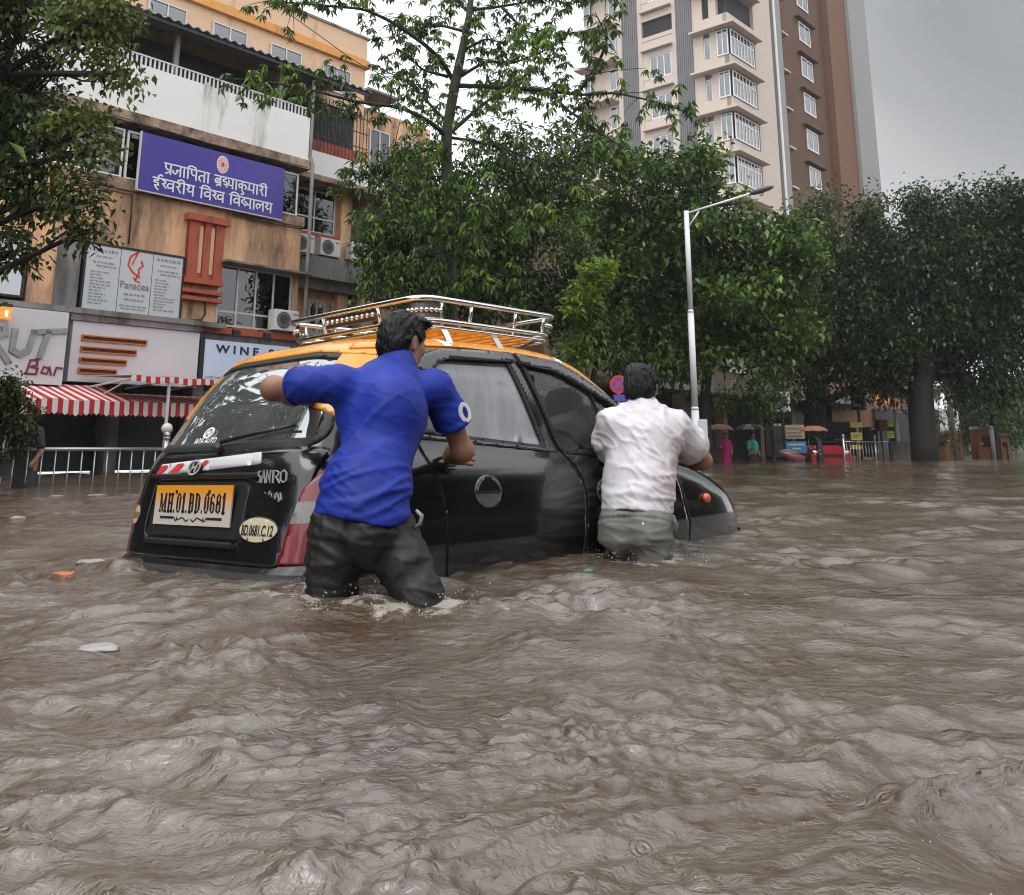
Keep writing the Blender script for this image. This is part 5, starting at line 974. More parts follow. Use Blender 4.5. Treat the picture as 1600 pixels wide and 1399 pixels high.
def far_person(x, y, face, top_c, low_c, label, umb=None, armup=True, h=1.6):
    """small figure wading under an umbrella"""
    r = thing('person', label, 'person', (x, y, -.6)); f = np.array([math.cos(face), math.sin(face), 0]); s = np.array([f[1], -f[0], 0]); o = np.array([x, y, -.6]); k = h/1.65
    def p(a, b, c): return o+s*a*k+f*b*k+Zu*c*k
    S = SDF(o-[.6, .6, .1], o+[.6, .6, 1.9], .022)
    S.chain([p(0, .02, 1.32), p(0, .04, 1.46)], [.05, .05], .02); S.ell(p(0, .06, 1.54), (.08, .09, .115), None, .02); S.cone(p(0, .15, 1.53), p(0, .17, 1.51), .02, .015, .02)
    for q in (-1, 1):
        S.chain([p(.09*q, 0, .9), p(.1*q, .04, .48), p(.1*q, 0, .06)], [.085, .06, .045], .03); S.cone(p(.1*q, 0, .05), p(.1*q, .15, .03), .045, .03)
    S.chain([p(.17, .02, 1.30), p(.22, .1, 1.05), p(.16, .28, 1.12)], [.05, .04, .035], .02); S.ell(p(.16, .31, 1.16), (.04, .04, .05)); S.chain([p(-.17, .02, 1.30), p(-.22, .02, 1.02), p(-.2, .16, .86)], [.05, .04, .03], .02); S.ell(p(-.2, .19, .84), (.035, .035, .05))
    S.cone(p(0, 0, .92), p(0, .02, 1.25), .14, .16, .05, (f, 1.5))
    v, F = S.mesh(); big_mesh('body', smooth_v(v, F), F, SK, r)
    S = SDF(o-[.6, .6, .1], o+[.6, .6, 1.9], .022); S.cone(p(0, 0, .82), p(0, .02, 1.27), .17, .175, .05, (f, 1.4)); S.chain([p(.15, .02, 1.30), p(.21, .08, 1.1)], [.075, .06]); S.chain([p(-.15, .02, 1.30), p(-.21, .02, 1.1)], [.075, .06])
    v, F = S.mesh(); big_mesh('top', smooth_v(v, F), F, top_c, r)
    S = SDF(o-[.6, .6, .1], o+[.6, .6, 1.9], .022); S.cone(p(0, 0, .9), p(0, .02, .35), .165, .2, .05, (f, 1.25)); v, F = S.mesh(); big_mesh('skirt', smooth_v(v, F), F, low_c, r)
    S = SDF(o-[.6, .6, .1], o+[.6, .6, 1.9], .022); S.ell(p(0, .035, 1.57), (.09, .1, .11), None, .02); S.cone(p(0, -.04, 1.52), p(0, -.07, 1.3), .06, .03); S.cut(p(0, .1, 1.55), f-[0, 0, .6]); v, F = S.mesh(); big_mesh('hair', v, F, HAIRM, r)
    if umb:
        lab, mats, rad = umb; g = p(.16, .31, 1.16); u = thing('umbrella', lab, 'umbrella', g); c = g+Zu*.62-f*.12
        m = MB(); m.tube([g-Zu*.12, c+Zu*.02], .009, 6); m.tube([g-Zu*.12, g-Zu*.17+f*.02, g-Zu*.17+f*.05, g-Zu*.14+f*.06], .012, 6); m.build('handle', M_black, u)
        m = MB(); K = 8
        for i in range(K):
            m.cur = i % len(mats); a0, a1 = 2*np.pi*i/K, 2*np.pi*(i+1)/K; rows = []
            for q in range(6):
                e = q/5; ra = rad*math.sin(e*1.25)/math.sin(1.25); zz = .24*math.cos(e*1.45)-.02; row = []
                for j in range(5): a = a0+(a1-a0)*j/4; sc = 1-.06*e*math.sin(math.pi*j/4); row.append(c+np.array([math.cos(a)*ra*sc, math.sin(a)*ra*sc, zz+.03*e*math.sin(math.pi*j/4)-.05]))
                rows.append(row)
            V = np.array(rows).reshape(-1, 3); n0 = [(q*5+j, q*5+j+1, (q+1)*5+j+1, (q+1)*5+j) for q in range(5) for j in range(4)]; m.add(V, n0)
        m.build('canopy', mats, u, False)
        m = MB()
        for i in range(K): a = 2*np.pi*i/K; m.tube([c+Zu*.0, c+np.array([math.cos(a)*rad*.98, math.sin(a)*rad*.98, .0])*1+Zu*-.035], .005, 4)
        m.build('ribs', M_steel, u)
    return r
def crowd():
    cl = lambda n, c: pm(n, c, .7, var=.15, scale=8)
    a = P(1135, 715, 34); far_person(a[0], a[1], R(-110), cl('pink_cloth', srgb('#a82064')), MATS['pink_cloth'], 'person in a bright pink dress wading under a tan umbrella', ('tan umbrella over the person in pink', [cl('tan_umbrella', srgb('#93704f'))], .50))
    a = P(1176, 715, 34); far_person(a[0], a[1], R(-70), cl('teal_cloth', srgb('#2f8f86')), cl('dark_maroon_cloth', srgb('#3a1618')), 'person in a teal top and dark skirt wading under a black umbrella', ('black umbrella with white stripes over the person in teal', [cl('black_umbrella', (.02, .02, .022)), cl('grey_umbrella', (.25, .25, .26))], .52))
    a = P(1282, 715, 36.4); far_person(a[0], a[1], R(160), cl('dark_shirt', (.03, .03, .035)), cl('dark_trousers', (.02, .02, .02)), 'person in dark clothes holding an orange umbrella behind the scooter', ('orange umbrella beside the beige notice board', [cl('orange_umbrella', srgb('#8f5f40'))], .56))
    a = P(42, 720, 13.9); far_person(a[0], a[1], R(-100), cl('grey_raincoat', (.025, .025, .028)), MATS['grey_raincoat'], 'person in a dark raincoat behind the railing at the left edge', None, h=1.72)
crowd()
def across():
    for i, (s0, s1, h, c) in enumerate(((-30, -8, 6.5, '#6d6258'), (-7, 14, 7.0, '#5d5a55'), (15, 45, 6.5, '#6a5a4c'), (46, 130, 8, '#5f5a50'))):  # unseen blocks opposite, added to darken what the taxi's sides mirror
        r = thing('roadside_building', ('unseen grey brown block across the street, nearest behind', 'unseen taller grey block across the street from the taxi', 'unseen long brown block across the street further along', 'unseen longest olive grey block across the street at its far end')[i], 'building', W(s0, -13, 0)); m_ = pm('far_block_%d' % i, srgb(c), .85, var=.1, scale=.6)
        sbox(r, 'wall', m_, (s0, s1, -20, -13, -.6, h)); sbox(r, 'slab', M_slab, (s0-.2, s1+.2, -20.2, -12.4, 3.2, 3.4), (s0-.2, s1+.2, -20.2, -12.6, h, h+.2)); sbox(r, 'room_shade_sheet', M_dark, (s0+.5, s1-.5, -12.99, -12.9, -.5, 3.0))
        for k in range(int((s1-s0)/3)): win(r, s0+.8+k*3, s0+2.4+k*3, -12.98, 4.2, 5.6, 2, frame=M_alu, sgn=-1, depth=-.01)
    r = thing('roadside_building', 'weathered brown block next to the bar sign, beyond the left edge', 'building', W(-20, 22, 0)); sbox(r, 'wall', pm('far_block_3', srgb('#6b5a4a'), .85, var=.15, scale=.6), (-45, 1.8, 21.5, 30, -.6, 7.2)); sbox(r, 'slab', M_slab, (-45, 1.9, 20.5, 30.1, 3.2, 3.4), (-45, 1.9, 20.9, 30.1, 7.2, 7.4)); sbox(r, 'room_shade_sheet', M_dark, (-44, 1.5, 21.4, 21.49, -.5, 3.0))  # unseen block, added and kept low for what the taxi's rear mirrors
    for k in range(14): win(r, -44+k*3.2, -42.2+k*3.2, 21.48, 4.4, 6.0, 2, frame=M_alu)
    r = thing('distant_building', 'hazy pale building closing the end of the street behind the dark trees', 'building', P(1560, 690, 100)*[1, 1, 0]); a = P(1380, 690, 105); b = P(1760, 690, 95); m = MB(); d = unit((b-a)*[1, 1, 0]); q = np.array([-d[1], d[0], 0]); m.prism([(0, -.6), (np.linalg.norm((b-a)[:2]), -.6), (np.linalg.norm((b-a)[:2]), 7), (0, 7)], a*[1, 1, 0], d, Zu, q, 8); m.build('wall', pm('far_grey', (.16, .15, .14), .9, var=.2, scale=.3), r)
    m = MB(); w = np.linalg.norm((b-a)[:2])
    for k in range(12):
        for z in (1.2, 4.2): m.prism([(1+k*2.2, z), (2.2+k*2.2, z), (2.2+k*2.2, z+1.4), (1+k*2.2, z+1.4)], a*[1, 1, 0]-q*.06, d, Zu, q, .05)
    m.build('window_row', M_dark, r)
across()
# ================================================================== the taxi (car axes: x forward from the tail, y to its left, z up from the water)
PAINT = pm('black_car_paint', (.0085, .0085, .0095), .16, coat=.7, var=.15, scale=3, bump=.03, bscale=160); YEL = pm('taxi_yellow_paint', srgb('#dd9430'), .28, coat=.35, var=.08, scale=5, dirt=srgb('#7a4a18'), dirt_amt=.06, dirt_scale=6)
RUB = pm('black_rubber', (.012, .012, .013), .5, var=.2, scale=25); TRIM = pm('grey_visor_plastic', (.05, .05, .055), .18, coat=.5, var=.15)
G_rear = glass('rear_screen_glass', (.05, .055, .055), .40, fog=.16, drops=0); G_door = glass('fogged_glass', (.30, .33, .33), .10, fog=.74, fogcol=(.74, .76, .80), fscale=7, drops=.3); G_front = glass('front_door_glass', (.82, .84, .84), .0, fog=.03, drops=.12)
G_quarter = glass('quarter_glass', (.25, .28, .28), .12, fog=.55, fogcol=(.5, .52, .55), fscale=7); G_wind = glass('windscreen_glass', (.5, .54, .54), .05, fog=.06)
def pchip(x, y, q):
    x, y = np.asarray(x, float), np.asarray(y, float); h = np.diff(x); d = np.diff(y)/h; m = np.zeros_like(y)
    for i in range(1, len(x)-1):
        if d[i-1]*d[i] > 0: w1 = 2*h[i]+h[i-1]; w2 = h[i]+2*h[i-1]; m[i] = (w1+w2)/(w1/d[i-1]+w2/d[i])
    m[0], m[-1] = d[0], d[-1]; q = np.clip(q, x[0], x[-1]); i = np.clip(np.searchsorted(x, q)-1, 0, len(x)-2); t = (q-x[i])/h[i]
    return (1+2*t)*(1-t)**2*y[i]+t*(1-t)**2*h[i]*m[i]+t*t*(3-2*t)*y[i+1]+t*t*(t-1)*h[i]*m[i+1]
#            z     x_rear x_front half-width
PROF = np.array([(-.46, .02, 3.44, .70), (-.30, -.03, 3.60, .735), (-.10, -.06, 3.64, .755), (.00, -.06, 3.63, .762), (.045, -.055, 3.61, .766), (.075, -.01, 3.59, .768), (.14, .0, 3.54, .772), (.22, .012, 3.44, .772), (.29, .025, 3.30, .769), (.36, .04, 3.09, .762), (.42, .052, 2.83, .750), (.46, .062, 2.62, .734), (.50, .078, 2.52, .712),
  (.56, .115, 2.43, .694), (.64, .165, 2.31, .686), (.72, .215, 2.18, .677), (.80, .270, 2.05, .666), (.87, .320, 1.93, .652), (.92, .360, 1.83, .640), (.955, .395, 1.73, .618), (.985, .440, 1.61, .580), (1.010, .53, 1.45, .515), (1.028, .66, 1.30, .425), (1.040, .82, 1.18, .30), (1.046, 1.0, 1.04, .10)])
XC = 1.5
def prof(z): return [pchip(PROF[:, 0], PROF[:, i], np.asarray(z, float)) for i in (1, 2, 3)]
def nexp(z): z = np.asarray(z, float); r = np.interp(z, [.0, .5, .8, .96, 1.04], [9., 8., 7., 5., 3.]); f = np.interp(z, [-.1, .1, .3, .42, .52, .8, .96, 1.04], [4.2, 4.5, 5.5, 6.5, 13., 13., 7., 3.]); return r, f
def half_w(x, z):
    xr, xf, w = prof(z); nr, nf = nexp(z); x = np.asarray(x, float); a = np.where(x < XC, XC-xr, xf-XC); n = np.where(x < XC, nr, nf)
    u = np.clip(np.abs(x-XC)/a, 0, .99999); y = w*(1-u**n)**(1/n)
    return y+.006*np.exp(-((z-.10)/.05)**2)
def rear_x(y, z):
    xr, xf, w = prof(z); nr, nf = nexp(z); v = np.clip(np.abs(y)/w, 0, .99999); return XC-(XC-xr)*(1-v**nr)**(1/nr)
def front_x(y, z):
    xr, xf, w = prof(z); nr, nf = nexp(z); v = np.clip(np.abs(y)/w, 0, .99999); return XC+(xf-XC)*(1-v**nf)**(1/nf)
def S_side(a, b): return np.stack([a, -half_w(a, b), b], 1)          # right-hand side: a = x, b = z
def S_left(a, b): return np.stack([a, half_w(a, b), b], 1)
def S_rear(a, b): return np.stack([rear_x(a, b), a, b], 1)           # a = y
def S_front(a, b): return np.stack([front_x(a, b), a, b], 1)
_zs = np.concatenate([np.linspace(-.46, .12, 16, endpoint=False), np.linspace(.12, .62, 50, endpoint=False), np.linspace(.62, 1.040, 50)])
def contour(z, m=700):
    xr, xf, w = [float(q) for q in prof(z)]; nr, nf = [float(q) for q in nexp(z)]; t = np.linspace(0, np.pi, m); c, s = -np.cos(t), np.sin(t)
    n = np.where(c < 0, nr, nf); x = XC+np.where(c < 0, XC-xr, xf-XC)*np.sign(c)*np.abs(c)**(2/n); y = -w*np.abs(s)**(2/n); y[0] = y[-1] = 0
    return np.stack([x, y], 1)
_CZ = np.linspace(-.3, .9, 61); _CL = []
for _z in _CZ:
    _c = contour(_z); _l = np.concatenate([[0], np.cumsum(np.linalg.norm(np.diff(_c, axis=0), axis=1))]); _CL.append((_c, _l))
def S_wrap(a, b):       # a = length round the hull from the middle of the tail towards the right side
    out = np.zeros((len(a), 3)); k = np.clip((b-_CZ[0])/(_CZ[1]-_CZ[0]), 0, len(_CZ)-1.001); i = k.astype(int); f = k-i
    for j in range(len(a)):
        p = []
        for q in (i[j], i[j]+1): c, l = _CL[q]; p.append([np.interp(abs(a[j]), l, c[:, 0]), np.interp(abs(a[j]), l, c[:, 1])*np.sign(a[j]+1e-9)])
        out[j] = [*(np.array(p[0])*(1-f[j])+np.array(p[1])*f[j]), b[j]]
    return out
def sdist(P2, poly):
    """signed distance (inside positive) and nearest boundary point"""
    A = np.asarray(poly, float); B = np.roll(A, -1, 0); best = np.full(len(P2), 1e9); near = np.zeros_like(P2); ins = np.zeros(len(P2), bool)
    for a, b in zip(A, B):
        d = b-a; t = np.clip(((P2-a)@d)/(d@d+1e-12), 0, 1); q = a+t[:, None]*d; r = np.linalg.norm(P2-q, axis=1); m = r < best; best[m] = r[m]; near[m] = q[m]
        c = (a[1] > P2[:, 1]) != (b[1] > P2[:, 1]); xx = a[0]+(P2[:, 1]-a[1])*(b[0]-a[0])/np.where(abs(b[1]-a[1]) < 1e-12, 1e-12, b[1]-a[1]); ins ^= c & (P2[:, 0] < xx)
    return np.where(ins, best, -best), near
def rnd(poly, r, k=5):
    """round the corners of a polygon"""
    A = np.asarray(poly, float); out = []
    for i in range(len(A)):
        p, c, n = A[i-1], A[i], A[(i+1) % len(A)]; rr = r[i] if isinstance(r, (list, tuple)) else r; a = c+(p-c)/np.linalg.norm(p-c)*min(rr, .45*np.linalg.norm(p-c)); b = c+(n-c)/np.linalg.norm(n-c)*min(rr, .45*np.linalg.norm(n-c))
        for t in np.linspace(0, 1, k): out.append((1-t)**2*a+2*t*(1-t)*c+t*t*b)
    return np.array(out)
def grow(poly, d):
    A = np.asarray(poly, float); ar = np.sum(A[:, 0]*np.roll(A[:, 1], -1)-np.roll(A[:, 0], -1)*A[:, 1]); e = np.roll(A, -1, 0)-A; e /= np.linalg.norm(e, axis=1)[:, None]+1e-12; n = np.stack([e[:, 1], -e[:, 0]], 1)*np.sign(ar)
    m = n+np.roll(n, 1, 0); m /= np.linalg.norm(m, axis=1)[:, None]+1e-12; return A+m*d
def patch(name, poly, S, mat, parent, off=.002, h=.02, holes=(), skirt=.008, smooth=True, flip=None):
    """a panel: polygon in surface coordinates laid on the hull, with its edges turned in"""
    A = np.asarray(poly, float); lo, hi = A.min(0)-h, A.max(0)+h; nx, ny = [int(np.ceil((hi-lo)[i]/h))+1 for i in (0, 1)]
    g = np.stack(np.meshgrid(lo[0]+np.arange(nx)*h, lo[1]+np.arange(ny)*h, indexing='ij'), -1).reshape(-1, 2); sd, nb = sdist(g, A)
    for H in holes:
        s2, n2 = sdist(g, H); s2 = -s2; m = s2 < sd; sd = np.where(m, s2, sd); nb[m] = n2[m]
    ok = sd > -.5*h; sn = np.abs(sd) <= .62*h; g[sn & ok] = nb[sn & ok]
    I = np.arange(nx*ny).reshape(nx, ny); q = np.stack([I[:-1, :-1], I[1:, :-1], I[1:, 1:], I[:-1, 1:]], -1).reshape(-1, 4); q = q[ok[q].all(1)]
    # triangles that close the stair steps along slanted edges
    q4 = np.stack([I[:-1, :-1], I[1:, :-1], I[1:, 1:], I[:-1, 1:]], -1).reshape(-1, 4); c3 = ok[q4].sum(1) == 3; tri = [tuple(int(v) for v in r if ok[v]) for r in q4[c3]]
    F = [tuple(int(v) for v in r) for r in q]+tri; used = np.unique(np.concatenate([np.asarray(f) for f in F])); mp = -np.ones(nx*ny, int); mp[used] = np.arange(len(used)); F = [tuple(mp[list(f)]) for f in F]
    uv = g[used]; p = S(uv[:, 0], uv[:, 1]); e = 1e-3; du = S(uv[:, 0]+e, uv[:, 1])-S(uv[:, 0]-e, uv[:, 1]); dv = S(uv[:, 0], uv[:, 1]+e)-S(uv[:, 0], uv[:, 1]-e); n = np.cross(du, dv); n /= np.linalg.norm(n, axis=1)[:, None]+1e-12
    ctr = np.array([XC, 0, .3]); s = np.sign(((p-ctr)*n).sum(1)).sum(); n = n*(1 if s >= 0 else -1); v = p+n*off
    if skirt:
        cnt = {}
        for f in F:
            for a, b in zip(f, f[1:]+f[:1]): k = (min(a, b), max(a, b)); cnt[k] = cnt.get(k, 0)+1
        bd = [k for k, c in cnt.items() if c == 1]; bv = sorted({a for k in bd for a in k}); m2 = {a: len(v)+i for i, a in enumerate(bv)}; v = np.concatenate([v, v[bv]-n[bv]*skirt]); nF = len(F)
        F = F+[(a, b, m2[b], m2[a]) for a, b in bd]
    o = mesh_obj(name, v, F, mat, parent, False)
    if smooth:
        sm = np.ones(len(o.data.polygons), bool)
        if skirt: sm[nF:] = False
        o.data.polygons.foreach_set('use_smooth', sm)
    return o
# window outlines on the side (x, z)
W_rear = [(.80, .565), (1.43, .512), (1.225, .945), (.80, .932), (.745, .91)]
W_quart = [(.60, .60), (.755, .572), (.712, .890), (.655, .82)]
W_front = [(1.56, .503), (2.33, .447), (2.02, .755), (1.74, .89), (1.335, .945)]
W_tail = [(-.60, .545), (.60, .545), (.515, .900), (.30, .925), (-.30, .925), (-.515, .900)]
W_wind = [(-.58, .515), (.58, .515), (.50, .86), (-.50, .86)]
def taxi():
    r = thing('taxi', 'black taxi with a yellow roof, stranded bonnet-down in the flood', 'taxi', CAR_O); LOCAL.add(r.name)
    r.rotation_euler = (Matrix((_F, _L, (0, 0, 1))).transposed().to_4x4() @ Matrix.Rotation(CAR_PITCH, 4, 'Y') @ Matrix.Rotation(-CAR_ROLL, 4, 'X')).to_euler()
    # hull with the window openings left out
    m = 260; V = []
    for z in _zs:
        c = contour(z); l = np.concatenate([[0], np.cumsum(np.linalg.norm(np.diff(c, axis=0), axis=1))]); q = np.linspace(0, l[-1], m); x = np.interp(q, l, c[:, 0]); y = np.interp(q, l, c[:, 1]); y[(q > 0) & (q < l[-1])] -= .006*np.exp(-((z-.10)/.05)**2)
        V.append(np.concatenate([np.stack([x, y, np.full(m, z)], 1), np.stack([x[-2:0:-1], -y[-2:0:-1], np.full(m-2, z)], 1)]))
    K = 2*m-2; nz = len(_zs); V = np.concatenate(V); j = np.arange(K); q = np.stack([np.stack([i*K+j, i*K+(j+1) % K, (i+1)*K+(j+1) % K, (i+1)*K+j], 1) for i in range(nz-1)]).reshape(-1, 4)
    c = V[q].mean(1); keep = np.ones(len(q), bool); side = (np.abs(c[:, 1]) > .86*half_w(c[:, 0], c[:, 2]))
    for poly in (W_rear, W_quart, W_front): s, _ = sdist(c[:, [0, 2]], rnd(poly, .03)); keep &= ~((s > .004) & side)
    s, _ = sdist(c[:, [1, 2]], rnd(W_tail, .05)); keep &= ~((s > .004) & (c[:, 0] < .6) & (c[:, 0] < XC-.5)); s, _ = sdist(c[:, [1, 2]], rnd(W_wind, .05)); keep &= ~((s > .004) & (c[:, 0] > 1.8))
    top = (c[:, 2] > .958); body = q[keep & ~top]; roof = q[keep & top]
    big_mesh('body', V, body, PAINT, r); cap = len(V); ring = np.arange((nz-1)*K, nz*K); vv = np.concatenate([V, V[ring].mean(0)[None]+[[0, 0, .006]]]); tri = np.stack([ring, np.roll(ring, -1), np.full(K, cap), np.full(K, cap)], 1)
    o = mesh_obj('roof', vv, [tuple(int(a) for a in f) for f in roof]+[(int(a), int(b), cap) for a, b, _, _ in tri], YEL, r, True)
    bm = bmesh.new(); bm.from_mesh(o.data); bmesh.ops.delete(bm, geom=[v for v in bm.verts if not v.link_faces], context='VERTS'); bm.to_mesh(o.data); bm.free()
    # yellow roof sides and pillars over the doors, yellow patch behind the rear door
    for S, nm in ((S_side, 1), (S_left, -1)):
        patch('roof_rail', [(.42, .935), (.56, .94), (.72, .958), (.95, .968), (1.3, .964), (1.60, .943), (1.74, .900), (1.88, .838), (2.045, .755), (2.28, .61), (2.40, .53), (2.445, .53), (2.325, .61), (2.095, .755), (1.935, .85), (1.80, .912), (1.66, .962), (1.5, .992), (1.3, 1.01), (.9, 1.012), (.6, .99), (.46, .965)], S, YEL, r, .012, .012, skirt=.014)
        patch('rear_pillar', [(.335, .86), (.42, .945), (.56, .95), (.70, .945), (.64, .87), (.575, .72), (.585, .575), (.30, .59), (.21, .68)], S, YEL, r, .005, .015)
    patch('roof_edge', [(-.585, .905), (-.3, .937), (.3, .937), (.585, .905), (.55, .975), (.3, .985), (-.3, .985), (-.55, .975)], S_rear, YEL, r, .006, .012)
    # rear screen
    t = rnd(W_tail, .05); fr = patch('tailgate_frame', grow(t, .03), S_rear, RUB, r, .004, .012, [grow(t, -.012)]); g = patch('rear_window', grow(t, -.002), S_rear, G_rear, r, -.002, .025, skirt=0)
    m = MB(); wy = np.array([(-.02, .548), (-.25, .575), (-.50, .60)]); wp = S_rear(wy[:, 0], wy[:, 1])+[-.02, 0, .01]; m.tube(wp, [.010, .008, .006], 6); p0 = S_rear(np.array([-.02]), np.array([.53]))[0]+[-.02, 0, 0]; m.ball(p0, .022, 10); m.build('rear_wiper', M_black, r, True)
    # tailgate: raised panel, plate recess, handle lip, seams
    tg = [(-.60, .075), (.60, .075), (.665, .30), (.66, .52), (-.66, .52), (-.665, .30)]; tp = patch('tailgate', rnd(tg, .04), S_rear, PAINT, r, .006, .02, [rnd([(-.345, .155), (.435, .155), (.435, .40), (-.345, .40)], .04)])
    patch('plate_recess', rnd([(-.34, .16), (.43, .16), (.43, .395), (-.34, .395)], .04), S_rear, RUB, tp, .001, .02); patch('recess_lip', rnd([(-.33, .135), (.42, .135), (.40, .16), (-.31, .16)], .01), S_rear, M_black, tp, .020, .012)
    patch('garnish', rnd([(-.40, .405), (.48, .405), (.50, .425), (-.42, .425)], .008), S_rear, M_black, tp, .016, .012)
    m = MB(); rx = float(rear_x(np.array([0.]), np.array([.30]))[0])
    # number plate
    PLN = np.array([-.998, 0, .06]); PLN /= np.linalg.norm(PLN); ey = np.array([.06, 0, .998]); ex = np.array([0, -1., 0]); pl_c = np.array([rx-.014, .055, .298])
    pl = MB().prism([(-.315, -.082), (.315, -.082), (.315, .082), (-.315, .082)], pl_c, ex, ey, PLN, .006).build('number_plate', plate_mat(), r)
    v, f = plate_text(); m = MB(); m.add(place(v, pl_c+PLN*.0062-ey*.030-ex*.272, ex*.544, ey*.078, PLN), f)
    st, ff = stroke_geo([(.010, [(-.25, -.052), (-.14, -.052)]), (.010, [(.25, -.052), (.14, -.052)]), (.005, [(-.13, -.052), (-.12, -.064), (-.105, -.06), (-.11, -.05)]), (.005, [(-.11, -.062), (-.06, -.05), (-.03, -.066), (-.01, -.058)]), (.005, [(.11, -.062), (.06, -.05), (.03, -.066), (.01, -.058)]), (.005, [(.13, -.052), (.12, -.064), (.105, -.06), (.11, -.05)])], .008, .0015)
    m.add(place(st, pl_c+PLN*.0062, ex, ey, PLN), ff)
    for q in (-.13, .14): m.lathe([(.008, 0), (.008, .004)], pl_c+PLN*.006+ex*q+ey*.055, 10, PLN)
    m.build('plate_lettering', pm('plate_black', (.012, .012, .012), .5), pl)
    # reflective strip, emblems, stickers
    sp = patch('reflector_strip', [(.455, .418), (-.385, .458), (-.36, .505), (.43, .468)], S_rear, M_signw, r, .009, .015, skirt=.004)
    for a, b in ((.455, .40), (.335, .26), (.11, .06)): patch('red_chevron', [(a, .424+(.455-a)*.047), (b, .424+(.455-b)*.047), (b-.055, .462+(.455-b)*.047), (a-.055 if a < .45 else a-.03, .462+(.455-a)*.047)], S_rear, pm('red_reflective', srgb('#d03a3a'), .35), sp, .0115, .012, skirt=0)
    def emblem(y, z, w, h, mat, off, par, thick=.1):
        an = np.linspace(0, 2*np.pi, 29); x0 = float(rear_x(np.array([y]), np.array([z]))[0]); sl = (float(rear_x(np.array([y]), np.array([z+.02]))[0])-x0)/.02; up = np.array([sl, 0, 1.]); up /= np.linalg.norm(up); nn = np.cross(up, ex); nn = nn if nn[0] < 0 else -nn
        st, f = stroke_geo([[(np.cos(a)*w, np.sin(a)*h) for a in an], [(-.55*w, -.62*h), (-.25*w, .55*h)], [(.25*w, -.55*h), (.55*w, .62*h)], [(-.4*w, -.12*h), (.4*w, .12*h)]], w*thick*2, .004); m = MB(); m.add(place(st, np.array([x0, y, z])+nn*off, ex, up, nn), f); return m.build('emblem', mat, par)
    an = np.linspace(0, 2*np.pi, 28, endpoint=False); SIL = pm('silver_lettering', (.38, .38, .39), .35)
    m = MB(); m.prism(np.c_[.052*np.cos(an), .034*np.sin(an)], np.array([float(rear_x(np.array([.10]), np.array([.445]))[0])-.010, .10, .447]), ex, Zu, (-1, 0, 0), .006); m.build('emblem_disc', M_black, r); emblem(.10, .447, .046, .030, SIL, .022, r); emblem(.165, .600, .034, .025, M_bwhite, .004, r, .13)
    def rtext(name, s, y, z, h, w, mat, off=.010, bold=0., shear=0.):
        x0 = float(rear_x(np.array([y]), np.array([z]))[0]); v, f, ww = text_geo(s, 1., 0, bold, 1, shear); hh = v[:, 1].max(); sl = (float(rear_x(np.array([y]), np.array([z+.02]))[0])-x0)/.02; up = np.array([sl, 0, 1.]); up /= np.linalg.norm(up); nn = np.cross(up, ex); nn = nn if nn[0] < 0 else -nn
        v = v*[w/ww, h/hh, 1]; m = MB(); m.add(place(v, np.array([x0, y, z])+nn*off, ex, up, nn), f); return m.build(name, mat, r)
    rtext('glass_lettering', 'JAYA AUTO', .255, .555, .030, .185, M_bwhite, .004, .02); 
    st = [[(.14, .9), (.02, .9), (.0, .6), (.12, .45), (.1, .1), (-.02, .05)], [(.16, .0), (.28, .95), (.36, .0)], [(.2, .4), (.33, .4)], [(.42, .0), (.44, .95), (.60, .05), (.62, .95)], [(.66, .93), (.88, .93)], [(.77, .93), (.76, .0)], [(.92, .9), (1.05, .8), (1.0, .55), (.9, .5), (1.08, .0)], [(1.28, .95), (1.14, .75), (1.14, .2), (1.28, .03), (1.42, .2), (1.42, .75), (1.28, .95)]]
    v, f = stroke_geo(st, .06, .004); x0 = float(rear_x(np.array([-.5]), np.array([.40]))[0]); m = MB(); m.add(place(v*[.135, .05, 1], [x0-.018, -.405, .388], ex, Zu, (-1, 0, 0)), f); m.build('name_badge', SIL, r)
    st = [[(.0, .8), (.25, .1)], [(.25, .9), (.02, .0)], [(.32, .75), (.4, .2), (.5, .7), (.52, .1), (.62, .8)], [(.68, .15), (.85, .3), (.8, .75), (.68, .6), (.75, .15)]]
    v, f = stroke_geo(st, .06, .004); m = MB(); m.add(place(v*[.13, .05, 1], [x0-.016, -.455, .312], ex, Zu, (-1, 0, 0)), f); m.build('model_badge', SIL, r)
    m = MB(); m.lathe([(.019, 0), (.019, .006), (.012, .010), (.004, .007)], (x0-.006, -.415, .292), 18, (-1, 0, 0)); m.build('key_lock', M_chrome, r, True)
    CRM = pm('cream_sticker', (.55, .48, .33), .5, var=.05); OCH = pm('ochre_sticker', (.50, .36, .18), .5, var=.05); INK = pm('sticker_black', (.01, .01, .01), .5)
    for (y, z, w, h, mt, s, tw, th) in ((-.455, .212, .125, .050, CRM, 'BD.0681.C.12', .20, .040), (.575, .250, .055, .046, OCH, 'CNG CAR', .09, .028)):
        q = np.c_[y+w*np.cos(an), z+h*np.sin(an)]; o = patch('sticker', q, S_rear, INK, r, .0075, .01, skirt=.002); patch('sticker_face', np.c_[y+(w-.006)*np.cos(an), z+(h-.005)*np.sin(an)], S_rear, mt, o, .0085, .01, skirt=0)
        v, f, ww = text_geo(s, 1., 0, .02); hh = v[:, 1].max(); v = v*[tw/ww, th/hh, 1]; uvp = S_rear(y+tw/2-v[:, 0], z-th/2+v[:, 1]); m = MB(); m.add(uvp+np.array([-.0105, 0, 0]), f); m.build('sticker_text', INK, o)
    rtext('small_badge', 'LPG', .66, .40, .018, .06, SIL, .006)
